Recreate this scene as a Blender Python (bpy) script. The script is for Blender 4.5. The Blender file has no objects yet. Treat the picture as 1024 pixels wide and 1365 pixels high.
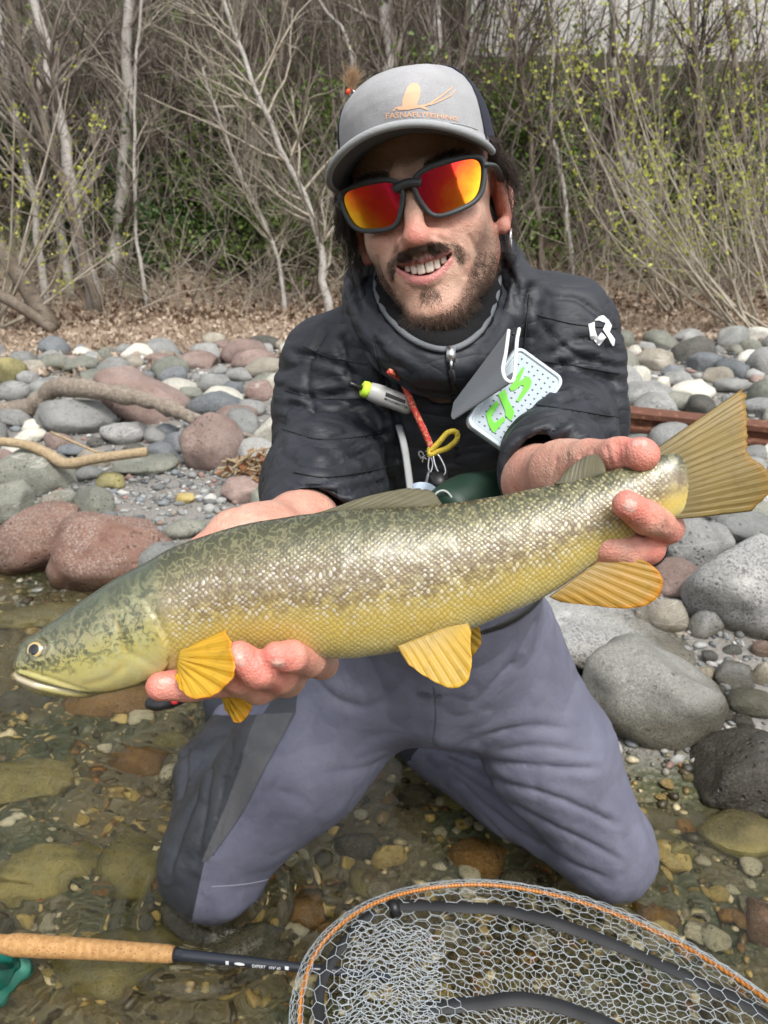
import bpy, math, random
import numpy as np
from mathutils import Vector, Matrix
from mathutils.bvhtree import BVHTree

random.seed(7)
RNG = np.random.default_rng(7)
scene = bpy.context.scene
COL = scene.collection

# ------------------------------------------------------------------ camera
PITCH = math.radians(20.8)
CAM_Z = 1.10
F_PX = 1030.0                        # focal length in pixels of the 1024 x 1365 photograph
cam_data = bpy.data.cameras.new('camera')
cam = bpy.data.objects.new('camera', cam_data)
COL.objects.link(cam)
cam.location = (0, 0, CAM_Z)
cam.rotation_euler = (math.pi / 2 - PITCH, 0, 0)
cam_data.sensor_fit = 'VERTICAL'
cam_data.sensor_height = 36.0
cam_data.lens = 36.0 * F_PX / 1365.0
cam_data.clip_start = 0.02
cam_data.clip_end = 500
cam_data.dof.use_dof = True
cam_data.dof.focus_distance = 0.66
cam_data.dof.aperture_fstop = 14.0
scene.camera = cam

# ------------------------------------------------------------------ sky and sun (bright overcast)
SUN_ELEV, SUN_AZ = math.radians(56), math.radians(158)   # azimuth clockwise from +Y: behind the camera, to the right
world = bpy.data.worlds.new('World')
scene.world = world
world.use_nodes = True
wn = world.node_tree
sky = wn.nodes.new('ShaderNodeTexSky')
sky.sky_type = 'NISHITA'
sky.sun_disc = False
sky.sun_elevation = SUN_ELEV
sky.sun_rotation = SUN_AZ
sky.dust_density = 3.0
hs = wn.nodes.new('ShaderNodeHueSaturation')
hs.inputs['Saturation'].default_value = 0.22          # cloud cover: nearly neutral
wn.links.new(sky.outputs[0], hs.inputs['Color'])
wn.links.new(hs.outputs[0], wn.nodes['Background'].inputs['Color'])
wn.nodes['Background'].inputs['Strength'].default_value = 0.15
sun_data = bpy.data.lights.new('sun', 'SUN')
sun_data.energy = 1.45
sun_data.angle = math.radians(16)
sun_data.color = (1.0, 0.965, 0.91)
sun = bpy.data.objects.new('sun', sun_data)
COL.objects.link(sun)
sdir = Vector((math.sin(SUN_AZ) * math.cos(SUN_ELEV), math.cos(SUN_AZ) * math.cos(SUN_ELEV), math.sin(SUN_ELEV)))
sun.rotation_euler = (-sdir).to_track_quat('-Z', 'Y').to_euler()
sun.location = sdir * 30
vs = scene.view_settings
vs.view_transform = 'Standard'
vs.look = 'None'
vs.exposure = 0.84
vs.gamma = 1.0
vs.use_curve_mapping = False
scene.cycles.use_denoising = True
scene.cycles.max_bounces = 8
scene.cycles.transparent_max_bounces = 16
scene.cycles.caustics_reflective = False
scene.cycles.caustics_refractive = True
scene.cycles.sample_clamp_indirect = 6.0

# ------------------------------------------------------------------ pixel <-> place
CT, ST = math.cos(PITCH), math.sin(PITCH)
CAMV = np.array((0, 0, CAM_Z))
FWD = np.array((0, CT, -ST)); RGT = np.array((1.0, 0, 0)); UPV = np.array((0, ST, CT))

def P(x, y, d):
    """world point seen at photo pixel (x, y) at depth d metres along the view axis"""
    return CAMV + d * FWD + (x - 512) / F_PX * d * RGT + (682.5 - y) / F_PX * d * UPV

def ray(x, y):
    v = FWD + (x - 512) / F_PX * RGT + (682.5 - y) / F_PX * UPV
    return v / np.linalg.norm(v)

def on_z(x, y, z):
    r = ray(x, y)
    return CAMV + r * ((z - CAM_Z) / r[2])

def to_px(V):
    q = np.asarray(V) - CAMV
    d = q @ FWD
    return 512 + (q @ RGT) / d * F_PX, 682.5 - (q @ UPV) / d * F_PX, d

# ------------------------------------------------------------------ noise
_perm = np.random.default_rng(11).permutation(256).astype(np.int64)
_perm = np.concatenate([_perm, _perm, _perm])
_grad = np.random.default_rng(12).normal(size=(256, 3)).astype(np.float32)
_grad /= np.linalg.norm(_grad, axis=1)[:, None]

def pnoise(p):
    p = np.asarray(p, dtype=np.float32)
    i = np.floor(p).astype(np.int64)
    f = p - i
    i &= 255
    u = f * f * f * (f * (f * 6 - 15) + 10)
    out = 0
    for dx in (0, 1):
        wx = u[:, 0] if dx else 1 - u[:, 0]
        for dy in (0, 1):
            wy = u[:, 1] if dy else 1 - u[:, 1]
            for dz in (0, 1):
                wz = u[:, 2] if dz else 1 - u[:, 2]
                h = _perm[_perm[_perm[(i[:, 0] + dx) & 255] + ((i[:, 1] + dy) & 255)] + ((i[:, 2] + dz) & 255)]
                g = _grad[h]
                out = out + wx * wy * wz * (g[:, 0] * (f[:, 0] - dx) + g[:, 1] * (f[:, 1] - dy) + g[:, 2] * (f[:, 2] - dz))
    return out

def fbm(p, octaves=3):
    p = np.asarray(p, dtype=np.float32)
    a, s, r = 1.0, 1.0, 0
    for o in range(octaves):
        r = r + a * pnoise(p * s + 17.3 * o)
        a *= .5; s *= 2.03
    return r

def smooth(e0, e1, x):
    t = np.clip((x - e0) / (e1 - e0), 0, 1)
    return t * t * (3 - 2 * t)

# ------------------------------------------------------------------ implicit surfaces
def smin(a, b, k):
    if k <= 0: return np.minimum(a, b)
    h = np.maximum(k - np.abs(a - b), 0) / k
    return np.minimum(a, b) - h * h * k * .25

def cone(a, b, ra, rb):
    a = np.asarray(a, float); b = np.asarray(b, float); ab = b - a; L = max(ab @ ab, 1e-12)
    def f(p):
        t = np.clip(((p - a) @ ab) / L, 0, 1)
        return np.linalg.norm(p - a - t[:, None] * ab, axis=1) - (ra + (rb - ra) * t)
    return f, (a + b) / 2, math.sqrt(L) / 2 + max(ra, rb)

def ell(c, r, rot=None):
    c = np.asarray(c, float); r = np.asarray(r, float)
    R = np.eye(3) if rot is None else np.asarray(rot)          # rows = local axes
    def f(p):
        q = (p - c) @ R.T
        k0 = np.linalg.norm(q / r, axis=1); k1 = np.linalg.norm(q / (r * r), axis=1) + 1e-9
        return k0 * (k0 - 1) / k1
    return f, c, float(max(r))

def box(c, s, rr, rot=None):
    c = np.asarray(c, float); s = np.asarray(s, float)
    R = np.eye(3) if rot is None else np.asarray(rot)
    def f(p):
        q = np.abs((p - c) @ R.T) - (s - rr)
        return np.linalg.norm(np.maximum(q, 0), axis=1) + np.minimum(q.max(1), 0) - rr
    return f, c, float(np.linalg.norm(s))

class Field:
    def __init__(self): self.pr = []
    def add(self, prim, k=0.0, op='u'):
        self.pr.append((op, k) + tuple(prim)); return self
    def chain(self, pts, rs, k=0.01, kj=0.004):
        for i in range(len(pts) - 1):
            self.add(cone(pts[i], pts[i + 1], rs[i], rs[i + 1]), k if i == 0 else kj)
        return self
    def __call__(self, p, c=None, R=0):
        d = np.full(len(p), 1.0)
        for op, k, fn, pc, pr in self.pr:
            if c is not None and np.linalg.norm(pc - c) - pr - R > k + .02: continue
            if op == 'u': d = smin(d, fn(p), k)
            elif op == 's': d = -smin(-d, fn(p), k)
            else: d = fn(p, d)
        return d

def surfnet(field, lo, hi, h, n=20):
    lo = np.asarray(lo, float); hi = np.asarray(hi, float)
    nb = np.ceil((hi - lo) / (h * n)).astype(int)
    bi = np.stack(np.meshgrid(*[np.arange(k) for k in nb], indexing='ij'), -1).reshape(-1, 3)
    cen = lo + (bi + .5) * n * h
    R = n * h * .5 * 1.75
    act = np.abs(field(cen)) < R * 1.45 + .01
    S = (nb * n + 4).astype(np.int64)
    ids, vs_, qs = [], [], []
    g = np.arange(-1, n + 1)
    G = np.stack(np.meshgrid(g, g, g, indexing='ij'), -1).reshape(-1, 3)
    CO = np.array([(a, b, c) for a in (0, 1) for b in (0, 1) for c in (0, 1)])
    ED = [(i, j) for i in range(8) for j in range(i + 1, 8) if np.abs(CO[i] - CO[j]).sum() == 1]
    m = n + 2
    def gid(I): return ((I[:, 0] + 2) * S[1] + (I[:, 1] + 2)) * S[2] + (I[:, 2] + 2)
    for b, c in zip(bi[act], cen[act]):
        off = b * n
        v = field(lo + (G + off) * h, c, R * 1.1).reshape(m, m, m)
        s = v < 0
        if s.all() or not s.any(): continue
        cs = np.stack([s[a:m - 1 + a, bb:m - 1 + bb, cc:m - 1 + cc] for a, bb, cc in CO], -1)
        mix = cs.any(-1) & ~cs.all(-1)
        I = np.argwhere(mix)
        vals = np.stack([v[I[:, 0] + a, I[:, 1] + bb, I[:, 2] + cc] for a, bb, cc in CO], -1)
        acc = np.zeros((len(I), 3)); cnt = np.zeros(len(I))
        for i, j in ED:
            x = (vals[:, i] < 0) != (vals[:, j] < 0)
            t = vals[x, i] / (vals[x, i] - vals[x, j])
            acc[x] += CO[i] + t[:, None] * (CO[j] - CO[i]); cnt[x] += 1
        ids.append(gid(I - 1 + off)); vs_.append(lo + (I - 1 + off + acc / cnt[:, None]) * h)
        for ax in range(3):
            o = [0, 0, 0]; o[ax] = 1
            A = s[1:n + 1, 1:n + 1, 1:n + 1]
            B = s[1 + o[0]:n + 1 + o[0], 1 + o[1]:n + 1 + o[1], 1 + o[2]:n + 1 + o[2]]
            for flip in (False, True):
                E = np.argwhere(A & ~B if not flip else ~A & B)
                if not len(E): continue
                u, w = [(1, 2), (2, 0), (0, 1)][ax]
                q = []
                for du, dw in ((-1, -1), (0, -1), (0, 0), (-1, 0)):
                    J = E.copy(); J[:, u] += du; J[:, w] += dw
                    q.append(gid(J + off))
                q = np.stack(q, 1)
                qs.append(q[:, ::-1] if flip else q)
    ids = np.concatenate(ids); V = np.concatenate(vs_); Q = np.concatenate(qs)
    uid, first = np.unique(ids, return_index=True)
    V = V[first]
    Q = np.searchsorted(uid, Q)
    return V, Q

def vnormals(V, Q):
    N = np.zeros_like(V)
    a = V[Q[:, 2]] - V[Q[:, 0]]; b = V[Q[:, -1]] - V[Q[:, 1]]
    fn = np.cross(a, b)
    for i in range(Q.shape[1]): np.add.at(N, Q[:, i], fn)
    return N / (np.linalg.norm(N, axis=1)[:, None] + 1e-12)

# ------------------------------------------------------------------ mesh + object helpers
def mesh(name, V, Q, smooth_=True, attrs=None, uv=None):
    V = np.asarray(V, np.float32)
    me = bpy.data.meshes.new(name)
    if isinstance(Q, np.ndarray):
        k = Q.shape[1]; nf = len(Q)
        me.vertices.add(len(V)); me.vertices.foreach_set('co', V.ravel())
        me.loops.add(nf * k); me.loops.foreach_set('vertex_index', Q.astype(np.int32).ravel())
        me.polygons.add(nf); me.polygons.foreach_set('loop_start', np.arange(0, nf * k, k, dtype=np.int32))
        me.update(calc_edges=True)
    else:
        me.from_pydata([tuple(v) for v in V.tolist()], [], Q)
    me.polygons.foreach_set('use_smooth', np.full(len(me.polygons), smooth_, dtype=bool))
    for an, val in (attrs or {}).items():
        val = np.asarray(val, np.float32)
        if val.ndim == 1:
            me.attributes.new(an, 'FLOAT', 'POINT').data.foreach_set('value', val)
        elif val.shape[1] == 3:
            me.attributes.new(an, 'FLOAT_VECTOR', 'POINT').data.foreach_set('vector', val.ravel())
    me.update()
    return me

def obj(name, me, mat=None, parent=None, label=None, cat=None, group=None, kind=None):
    o = bpy.data.objects.new(name, me)
    COL.objects.link(o)
    if mat is not None and me is not None and not me.materials: me.materials.append(mat)
    if parent is not None: o.parent = parent
    tag(o, label, cat, group, kind)
    return o

def tag(o, label=None, cat=None, group=None, kind=None):
    if label: o['label'] = label
    if cat: o['category'] = cat
    if group: o['group'] = group
    if kind: o['kind'] = kind
    return o

def empty(name, loc, label=None, cat=None, group=None, parent=None):
    o = bpy.data.objects.new(name, None); COL.objects.link(o)
    o.location = tuple(loc); o.empty_display_size = .05
    if parent is not None: o.parent = parent
    return tag(o, label, cat, group)

def child(name, V, Q, mat, parent, smooth_=True, attrs=None, **kw):
    """mesh given in world coordinates, parented to an unrotated empty/object"""
    V = np.asarray(V, float)
    off = np.zeros(3); p = parent
    while p is not None: off += np.array(p.location); p = p.parent
    return obj(name, mesh(name, V - off, Q, smooth_, attrs), mat, parent, **kw)

class MB:
    """collects tubes, boxes and sheets into one mesh"""
    def __init__(self): self.v = []; self.f = []; self.a = []
    def raw(self, V, F, a=0.0):
        n = len(self.v)
        V = np.asarray(V, float)
        self.v.extend(V.tolist()); self.f.extend([tuple(i + n for i in f) for f in F])
        self.a.extend([a] * len(V) if np.isscalar(a) else list(a)); return self
    def tube(self, pts, rs, k=8, cap=True, a=0.0, flat=1.0):
        pts = np.asarray(pts, float); n = len(pts)
        rs = np.full(n, rs) if np.isscalar(rs) else np.asarray(rs, float)
        T = np.gradient(pts, axis=0); T /= np.linalg.norm(T, axis=1)[:, None] + 1e-12
        ref = np.array((0, 0, 1.0)) if abs(T[0][2]) < .9 else np.array((1.0, 0, 0))
        U = np.cross(T[0], ref); U /= np.linalg.norm(U)
        V = []
        ang = np.arange(k) * 2 * math.pi / k
        for i in range(n):
            U = U - T[i] * (U @ T[i]); U /= np.linalg.norm(U) + 1e-12
            W = np.cross(T[i], U)
            V.append(pts[i] + rs[i] * (np.cos(ang)[:, None] * U + flat * np.sin(ang)[:, None] * W))
        V = np.concatenate(V)
        F = [(i * k + j, i * k + (j + 1) % k, (i + 1) * k + (j + 1) % k, (i + 1) * k + j) for i in range(n - 1) for j in range(k)]
        if cap: F += [tuple(range(k - 1, -1, -1)), tuple(range((n - 1) * k, n * k))]
        return self.raw(V, F, a)
    def box(self, c, s, R=None, a=0.0):
        c = np.asarray(c, float)
        R = np.eye(3) if R is None else np.asarray(R, float)      # rows are the axes
        co = np.array([(x, y, z) for x in (-1, 1) for y in (-1, 1) for z in (-1, 1)]) * np.asarray(s, float)
        return self.raw(c + co @ R, [(0, 1, 3, 2), (4, 6, 7, 5), (0, 4, 5, 1), (2, 3, 7, 6), (0, 2, 6, 4), (1, 5, 7, 3)], a)
    def me(self, name, smooth_=True, off=None):
        V = np.asarray(self.v, float)
        if off is not None: V = V - off
        return mesh(name, V, self.f, smooth_, {'tone': np.asarray(self.a)})
    def child(self, name, mat, parent, smooth_=True, **kw):
        off = np.zeros(3); p = parent
        while p is not None: off += np.array(p.location); p = p.parent
        return obj(name, self.me(name, smooth_, off), mat, parent, **kw)

def spline(pts, n):
    """Catmull-Rom through the points, n samples"""
    p = np.asarray(pts, float)
    q = np.vstack([2 * p[0] - p[1], p, 2 * p[-1] - p[-2]])
    t = np.linspace(0, len(p) - 1 - 1e-6, n); i = t.astype(int); f = (t - i)[:, None]
    a, b, c, d = q[i], q[i + 1], q[i + 2], q[i + 3]
    return .5 * (2 * b + (c - a) * f + (2 * a - 5 * b + 4 * c - d) * f ** 2 + (3 * b - a - 3 * c + d) * f ** 3)

def poly_dist(x, y, pts, closed=False):
    pts = np.asarray(pts, float)
    if closed: pts = np.vstack([pts, pts[:1]])
    best = np.full(len(x), 1e9)
    for (x0, y0), (x1, y1) in zip(pts[:-1], pts[1:]):
        dx, dy = x1 - x0, y1 - y0; L = dx * dx + dy * dy + 1e-9
        t = np.clip(((x - x0) * dx + (y - y0) * dy) / L, 0, 1)
        best = np.minimum(best, np.hypot(x - x0 - t * dx, y - y0 - t * dy))
    return best

def in_poly(x, y, pts):
    pts = np.asarray(pts, float); r = np.zeros(len(x), bool)
    for (x0, y0), (x1, y1) in zip(pts, np.roll(pts, -1, 0)):
        c = ((y0 > y) != (y1 > y)) & (x < (x1 - x0) * (y - y0) / (y1 - y0 + 1e-12) + x0)
        r ^= c
    return r

# ------------------------------------------------------------------ materials
def new_mat(name, color=(.5, .5, .5), rough=.6, metal=0.0, spec=.5, **kw):
    m = bpy.data.materials.new(name); m.use_nodes = True
    b = m.node_tree.nodes['Principled BSDF']
    b.inputs['Base Color'].default_value = (*color, 1)
    b.inputs['Roughness'].default_value = rough
    b.inputs['Metallic'].default_value = metal
    b.inputs['Specular IOR Level'].default_value = spec
    for k, v in kw.items():
        b.inputs[k.replace('_', ' ')].default_value = v
    return m

class NT:
    """small node builder"""
    def __init__(self, m): self.t = m.node_tree; self.b = self.t.nodes['Principled BSDF']; self.out = self.t.nodes['Material Output']
    def n(self, typ, **kw):
        nd = self.t.nodes.new('ShaderNode' + typ)
        for k, v in kw.items(): setattr(nd, k, v)
        return nd
    def set(self, sock, v):
        if hasattr(v, 'is_output'): self.t.links.new(v, sock)
        elif isinstance(v, (tuple, list)): sock.default_value = (*v, 1) if len(v) == 3 and len(sock.default_value) == 4 else v
        else: sock.default_value = v
    def coord(self, kind='Object'): return self.n('TexCoord').outputs[kind]
    def map(self, vec, scale=(1, 1, 1), rot=(0, 0, 0), loc=(0, 0, 0)):
        m = self.n('Mapping'); self.set(m.inputs['Vector'], vec)
        m.inputs['Scale'].default_value = scale; m.inputs['Rotation'].default_value = rot; m.inputs['Location'].default_value = loc
        return m.outputs[0]
    def noise(self, vec, scale=5, detail=3, rough=.55, dist=0, out='Fac'):
        nd = self.n('TexNoise'); self.set(nd.inputs['Vector'], vec)
        for k, v in (('Scale', scale), ('Detail', detail), ('Roughness', rough), ('Distortion', dist)): self.set(nd.inputs[k], v)
        return nd.outputs[out]
    def voro(self, vec, scale=5, feature='F1', out='Distance', rand=1.0):
        nd = self.n('TexVoronoi', feature=feature); self.set(nd.inputs['Vector'], vec); self.set(nd.inputs['Scale'], scale)
        self.set(nd.inputs['Randomness'], rand)
        return nd.outputs[out]
    def ramp(self, fac, stops, interp='LINEAR'):
        r = self.n('ValToRGB'); self.set(r.inputs[0], fac); e = r.color_ramp.elements
        r.color_ramp.interpolation = interp
        while len(e) < len(stops): e.new(.5)
        for el, (p, c) in zip(e, stops):
            el.position = p; el.color = (*c, 1) if not np.isscalar(c) else (c, c, c, 1)
        return r.outputs[0]
    def mix(self, fac, a, b, mode='MIX'):
        m = self.n('Mix', data_type='RGBA', blend_type=mode)
        self.set(m.inputs[0], fac); self.set(m.inputs[6], a); self.set(m.inputs[7], b)
        return m.outputs[2]
    def math(self, op, a, b=0.0, c=0.0, clamp=False):
        m = self.n('Math', operation=op, use_clamp=clamp)
        self.set(m.inputs[0], a); self.set(m.inputs[1], b); self.set(m.inputs[2], c)
        return m.outputs[0]
    def rng(self, v, a, b, c=0.0, d=1.0):
        m = self.n('MapRange', interpolation_type='SMOOTHSTEP')
        for i, x in enumerate((v, a, b, c, d)): self.set(m.inputs[i], x)
        return m.outputs[0]
    def attr(self, name, out='Fac'): return self.n('Attribute', attribute_name=name).outputs[out]
    def sep(self, vec):
        s = self.n('SeparateXYZ'); self.set(s.inputs[0], vec); return s.outputs
    def comb(self, x, y, z):
        s = self.n('CombineXYZ')
        for i, v in enumerate((x, y, z)): self.set(s.inputs[i], v)
        return s.outputs[0]
    def bump(self, h, strength=.3, dist=.002, normal=None):
        b = self.n('Bump'); self.set(b.inputs['Height'], h)
        b.inputs['Strength'].default_value = strength; b.inputs['Distance'].default_value = dist
        if normal is not None: self.set(b.inputs['Normal'], normal)
        self.t.links.new(b.outputs[0], self.b.inputs['Normal']); return b.outputs[0]
    def to(self, name, v): self.set(self.b.inputs[name], v)

def grid_faces(nu, nv, wrap=False):
    F = []
    for i in range(nu - 1):
        for j in range(nv if wrap else nv - 1):
            F.append((i * nv + j, i * nv + (j + 1) % nv, (i + 1) * nv + (j + 1) % nv, (i + 1) * nv + j))
    return np.array(F)

def rotmat(x, z):
    x = np.asarray(x, float); x = x / np.linalg.norm(x)
    z = np.asarray(z, float); z = z - x * (z @ x); z /= np.linalg.norm(z)
    return np.stack([x, np.cross(z, x), z])

# =================================================================== SETTING
SH0 = np.array((-1.2, 2.2)); SHN = np.array((.419, .908))
def terrain(x, y, rough=True):
    x = np.asarray(x, float); y = np.asarray(y, float)
    s = (x - SH0[0]) * SHN[0] + (y - SH0[1]) * SHN[1]
    s = s + .10 * np.sin(x * 2.1 + .4) + .06 * np.sin(x * 5.3)
    h = np.where(s < 0, -.125 * (1 - np.exp(np.minimum(s, 0) / .38)), .09 * (1 - np.exp(-np.maximum(s, 0) / .7)) + .042 * np.clip(s, 0, 6))
    h = h + 1.12 * np.clip(y - 7.7, 0, 3.2) * smooth(7.4, 8.4, y) + .30 * np.clip(y - 10.9, 0, 30)
    far = np.clip(-s - 12, 0, 200)                    # opposite bank behind the camera
    h = h + .05 * np.clip(far, 0, 6) + .42 * np.clip(far - 5, 0, 45)
    if rough:
        q = np.stack([x.ravel(), y.ravel(), 0 * x.ravel()], 1)
        h = h + (.028 * fbm(q * 1.7, 3)).reshape(x.shape) * smooth(-.5, 1.5, s) + (.020 * fbm(q * 2.6 + 5, 2)).reshape(x.shape)
        h = h + (.30 * fbm(q * .55 + 9, 3)).reshape(x.shape) * smooth(7.6, 9.5, y)
    return h
def tz(x, y): return float(terrain(np.array([x]), np.array([y]))[0])
def on_ground(px_, py_, tmax=14.0):
    r = ray(px_, py_); t = np.linspace(.3, tmax, 700); q = CAMV + r * t[:, None]
    d = q[:, 2] - terrain(q[:, 0], q[:, 1])
    i = np.argmax(d < 0) if (d < 0).any() else len(t) - 1
    return q[i]

# ---- ground sheet: fine near the river bar, coarse to the far hills
def axis(segs):
    a = []
    for lo, hi, n in segs: a += list(np.linspace(lo, hi, n, endpoint=False))
    return np.array(a + [segs[-1][1]])
gx = axis([(-60, -12, 16), (-12, -4, 20), (-4, 4, 150), (4, 12, 20), (12, 60, 16)])
gy = axis([(-75, -6, 30), (-6, .2, 16), (.2, 6, 130), (6, 12, 80), (12, 60, 16)])
X, Y = np.meshgrid(gx, gy, indexing='ij')
Z = terrain(X, Y)
def ground_mat():
    m = new_mat('river_ground', (.2, .18, .15), .9); n = NT(m)
    pos = n.n('NewGeometry').outputs['Position']; x_, y_, z_ = n.sep(pos)
    sand = n.mix(n.noise(pos, 60, 5, .7), (.15, .14, .125), (.30, .285, .26))
    sand = n.mix(n.rng(n.voro(pos, 70), .02, .22), (.36, .35, .33), sand)
    leaf = n.mix(n.noise(pos, 30, 5, .7), (.16, .112, .07), (.31, .235, .165))
    leaf = n.mix(n.rng(n.voro(pos, 32, out='Color'), .3, .7), leaf, (.30, .22, .16))
    bank = n.mix(n.noise(pos, 9, 6, .7), (.022, .018, .012), (.075, .058, .038))
    bank = n.mix(n.rng(n.noise(pos, 1.4, 4), .50, .64), bank, (.045, .062, .018))
    bed = n.mix(n.noise(pos, 7, 4), (.065, .053, .023), (.16, .125, .052))
    bed = n.mix(n.rng(n.noise(pos, 2.3, 3), .48, .62), bed, (.055, .062, .024))
    bed = n.mix(n.rng(n.voro(pos, 55), .05, .35), (.20, .165, .085), bed)
    wob = n.math('MULTIPLY', n.math('SUBTRACT', n.noise(pos, 1.2, 4), .5), 1.6)
    c = n.mix(n.rng(n.math('ADD', y_, wob), 4.9, 5.7), sand, leaf)
    c = n.mix(n.rng(n.math('ADD', y_, wob), 7.5, 8.4), c, bank)
    c = n.mix(n.rng(z_, .028, .004), c, bed)
    c = n.mix(n.rng(y_, -8, -14), c, n.mix(n.noise(pos, .35, 4), (.030, .032, .020), (.075, .072, .045)))
    n.to('Base Color', c); n.to('Roughness', n.rng(z_, .035, .01, .92, .35))
    n.bump(n.math('ADD', n.noise(pos, 45, 5, .7), n.math('MULTIPLY', n.voro(pos, 70), .6)), .7, .012)
    return m
M_GROUND = ground_mat()
ground = obj('ground', mesh('ground', np.stack([X.ravel(), Y.ravel(), Z.ravel()], 1), grid_faces(len(gx), len(gy))[:, ::-1]), M_GROUND, kind='structure')
if ground.data.polygons[0].normal.z < 0: ground.data.flip_normals()

# ---- water: rippled sheet
wx = axis([(-40, -3, 14), (-3, -1.5, 40), (-1.5, 1.3, 420), (1.3, 2.6, 20), (2.6, 30, 12)]); wy = axis([(-14, .35, 24), (.35, 2.6, 340), (2.6, 4, 20)])
X, Y = np.meshgrid(wx, wy, indexing='ij')
q = np.stack([X.ravel() * .908 - Y.ravel() * .419, X.ravel() * .419 + Y.ravel() * .908, 0 * X.ravel()], 1)      # along / across the flow
fast = smooth(.0, -.45, X.ravel()) * 1.2 + .45
qq = q + .05 * np.stack([pnoise(q * 3 + 4), pnoise(q * 3 + 9), 0 * q[:, 0]], 1)
rip = lambda s_, o_: .5 - np.abs(pnoise(qq * np.array((s_[0], s_[1], 1)) + o_)) * 1.6
zw = fast * (.014 * pnoise(qq * np.array((2.2, 5.0, 1)) + 3) + .0110 * rip((4.5, 9), 1) + .0085 * rip((8, 18), 7) + .0042 * rip((14, 30), 5))
zw -= zw.mean()
for k_, (cx, cy, amp) in enumerate(((-.290, 1.01, .0065), (.386, 1.03, .0055))):      # rings where the knees meet the stream
    rr = np.hypot(X.ravel() - cx, Y.ravel() - cy); zw += amp * np.exp(-((rr - .10) / .09) ** 2) * np.sin(rr * 130)
def water_mat():
    m = new_mat('stream_water', (.1, .1, .1), .03); n = NT(m); t = n.t
    pos = n.n('NewGeometry').outputs['Position']
    fl = n.map(pos, (40, 90, 1), (0, 0, .4326))
    h = n.noise(fl, 1, 3, .6, .6)
    bp = n.n('Bump'); n.set(bp.inputs['Height'], h); bp.inputs['Strength'].default_value = .15; bp.inputs['Distance'].default_value = .003
    g = n.n('BsdfGlass'); g.inputs['IOR'].default_value = 1.37; g.inputs['Roughness'].default_value = 0.0; g.inputs['Color'].default_value = (.985, .985, .93, 1)
    n.set(g.inputs['Normal'], bp.outputs[0]); t.links.new(g.outputs[0], n.out.inputs[0])
    return m
water = obj('water', mesh('water', np.stack([X.ravel(), Y.ravel(), zw], 1), grid_faces(len(wx), len(wy))[:, ::-1]), water_mat(), kind='structure')
if water.data.polygons[0].normal.z < 0: water.data.flip_normals()

# ---- stones
import bmesh
def ico(sub):
    bm = bmesh.new(); bmesh.ops.create_icosphere(bm, subdivisions=sub, radius=1.0)
    V = np.array([v.co[:] for v in bm.verts]); F = np.array([[v.index for v in f.verts] for f in bm.faces]); bm.free()
    return V, F
ICO = {k: ico(k) for k in (1, 2, 3, 4)}
def stone_shape(seed, sub, ang=.5):
    V, F = ICO[sub]; V = V.copy(); r = np.random.default_rng(seed)
    for k in range(r.integers(4, 8)):                       # blunt facets
        nrm = r.normal(size=3); nrm /= np.linalg.norm(nrm); d = r.uniform(.62, .92)
        e = V @ nrm - d; V -= np.where(e > 0, e * ang, 0)[:, None] * nrm
    V *= (1 + .20 * fbm(V * 1.1 + seed * 3.7, 2) + .03 * fbm(V * 4 + seed, 2) + (.012 * fbm(V * 13 + seed, 2) if sub > 2 else 0))[:, None]
    V /= np.abs(V).max(0)
    return V, F
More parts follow.
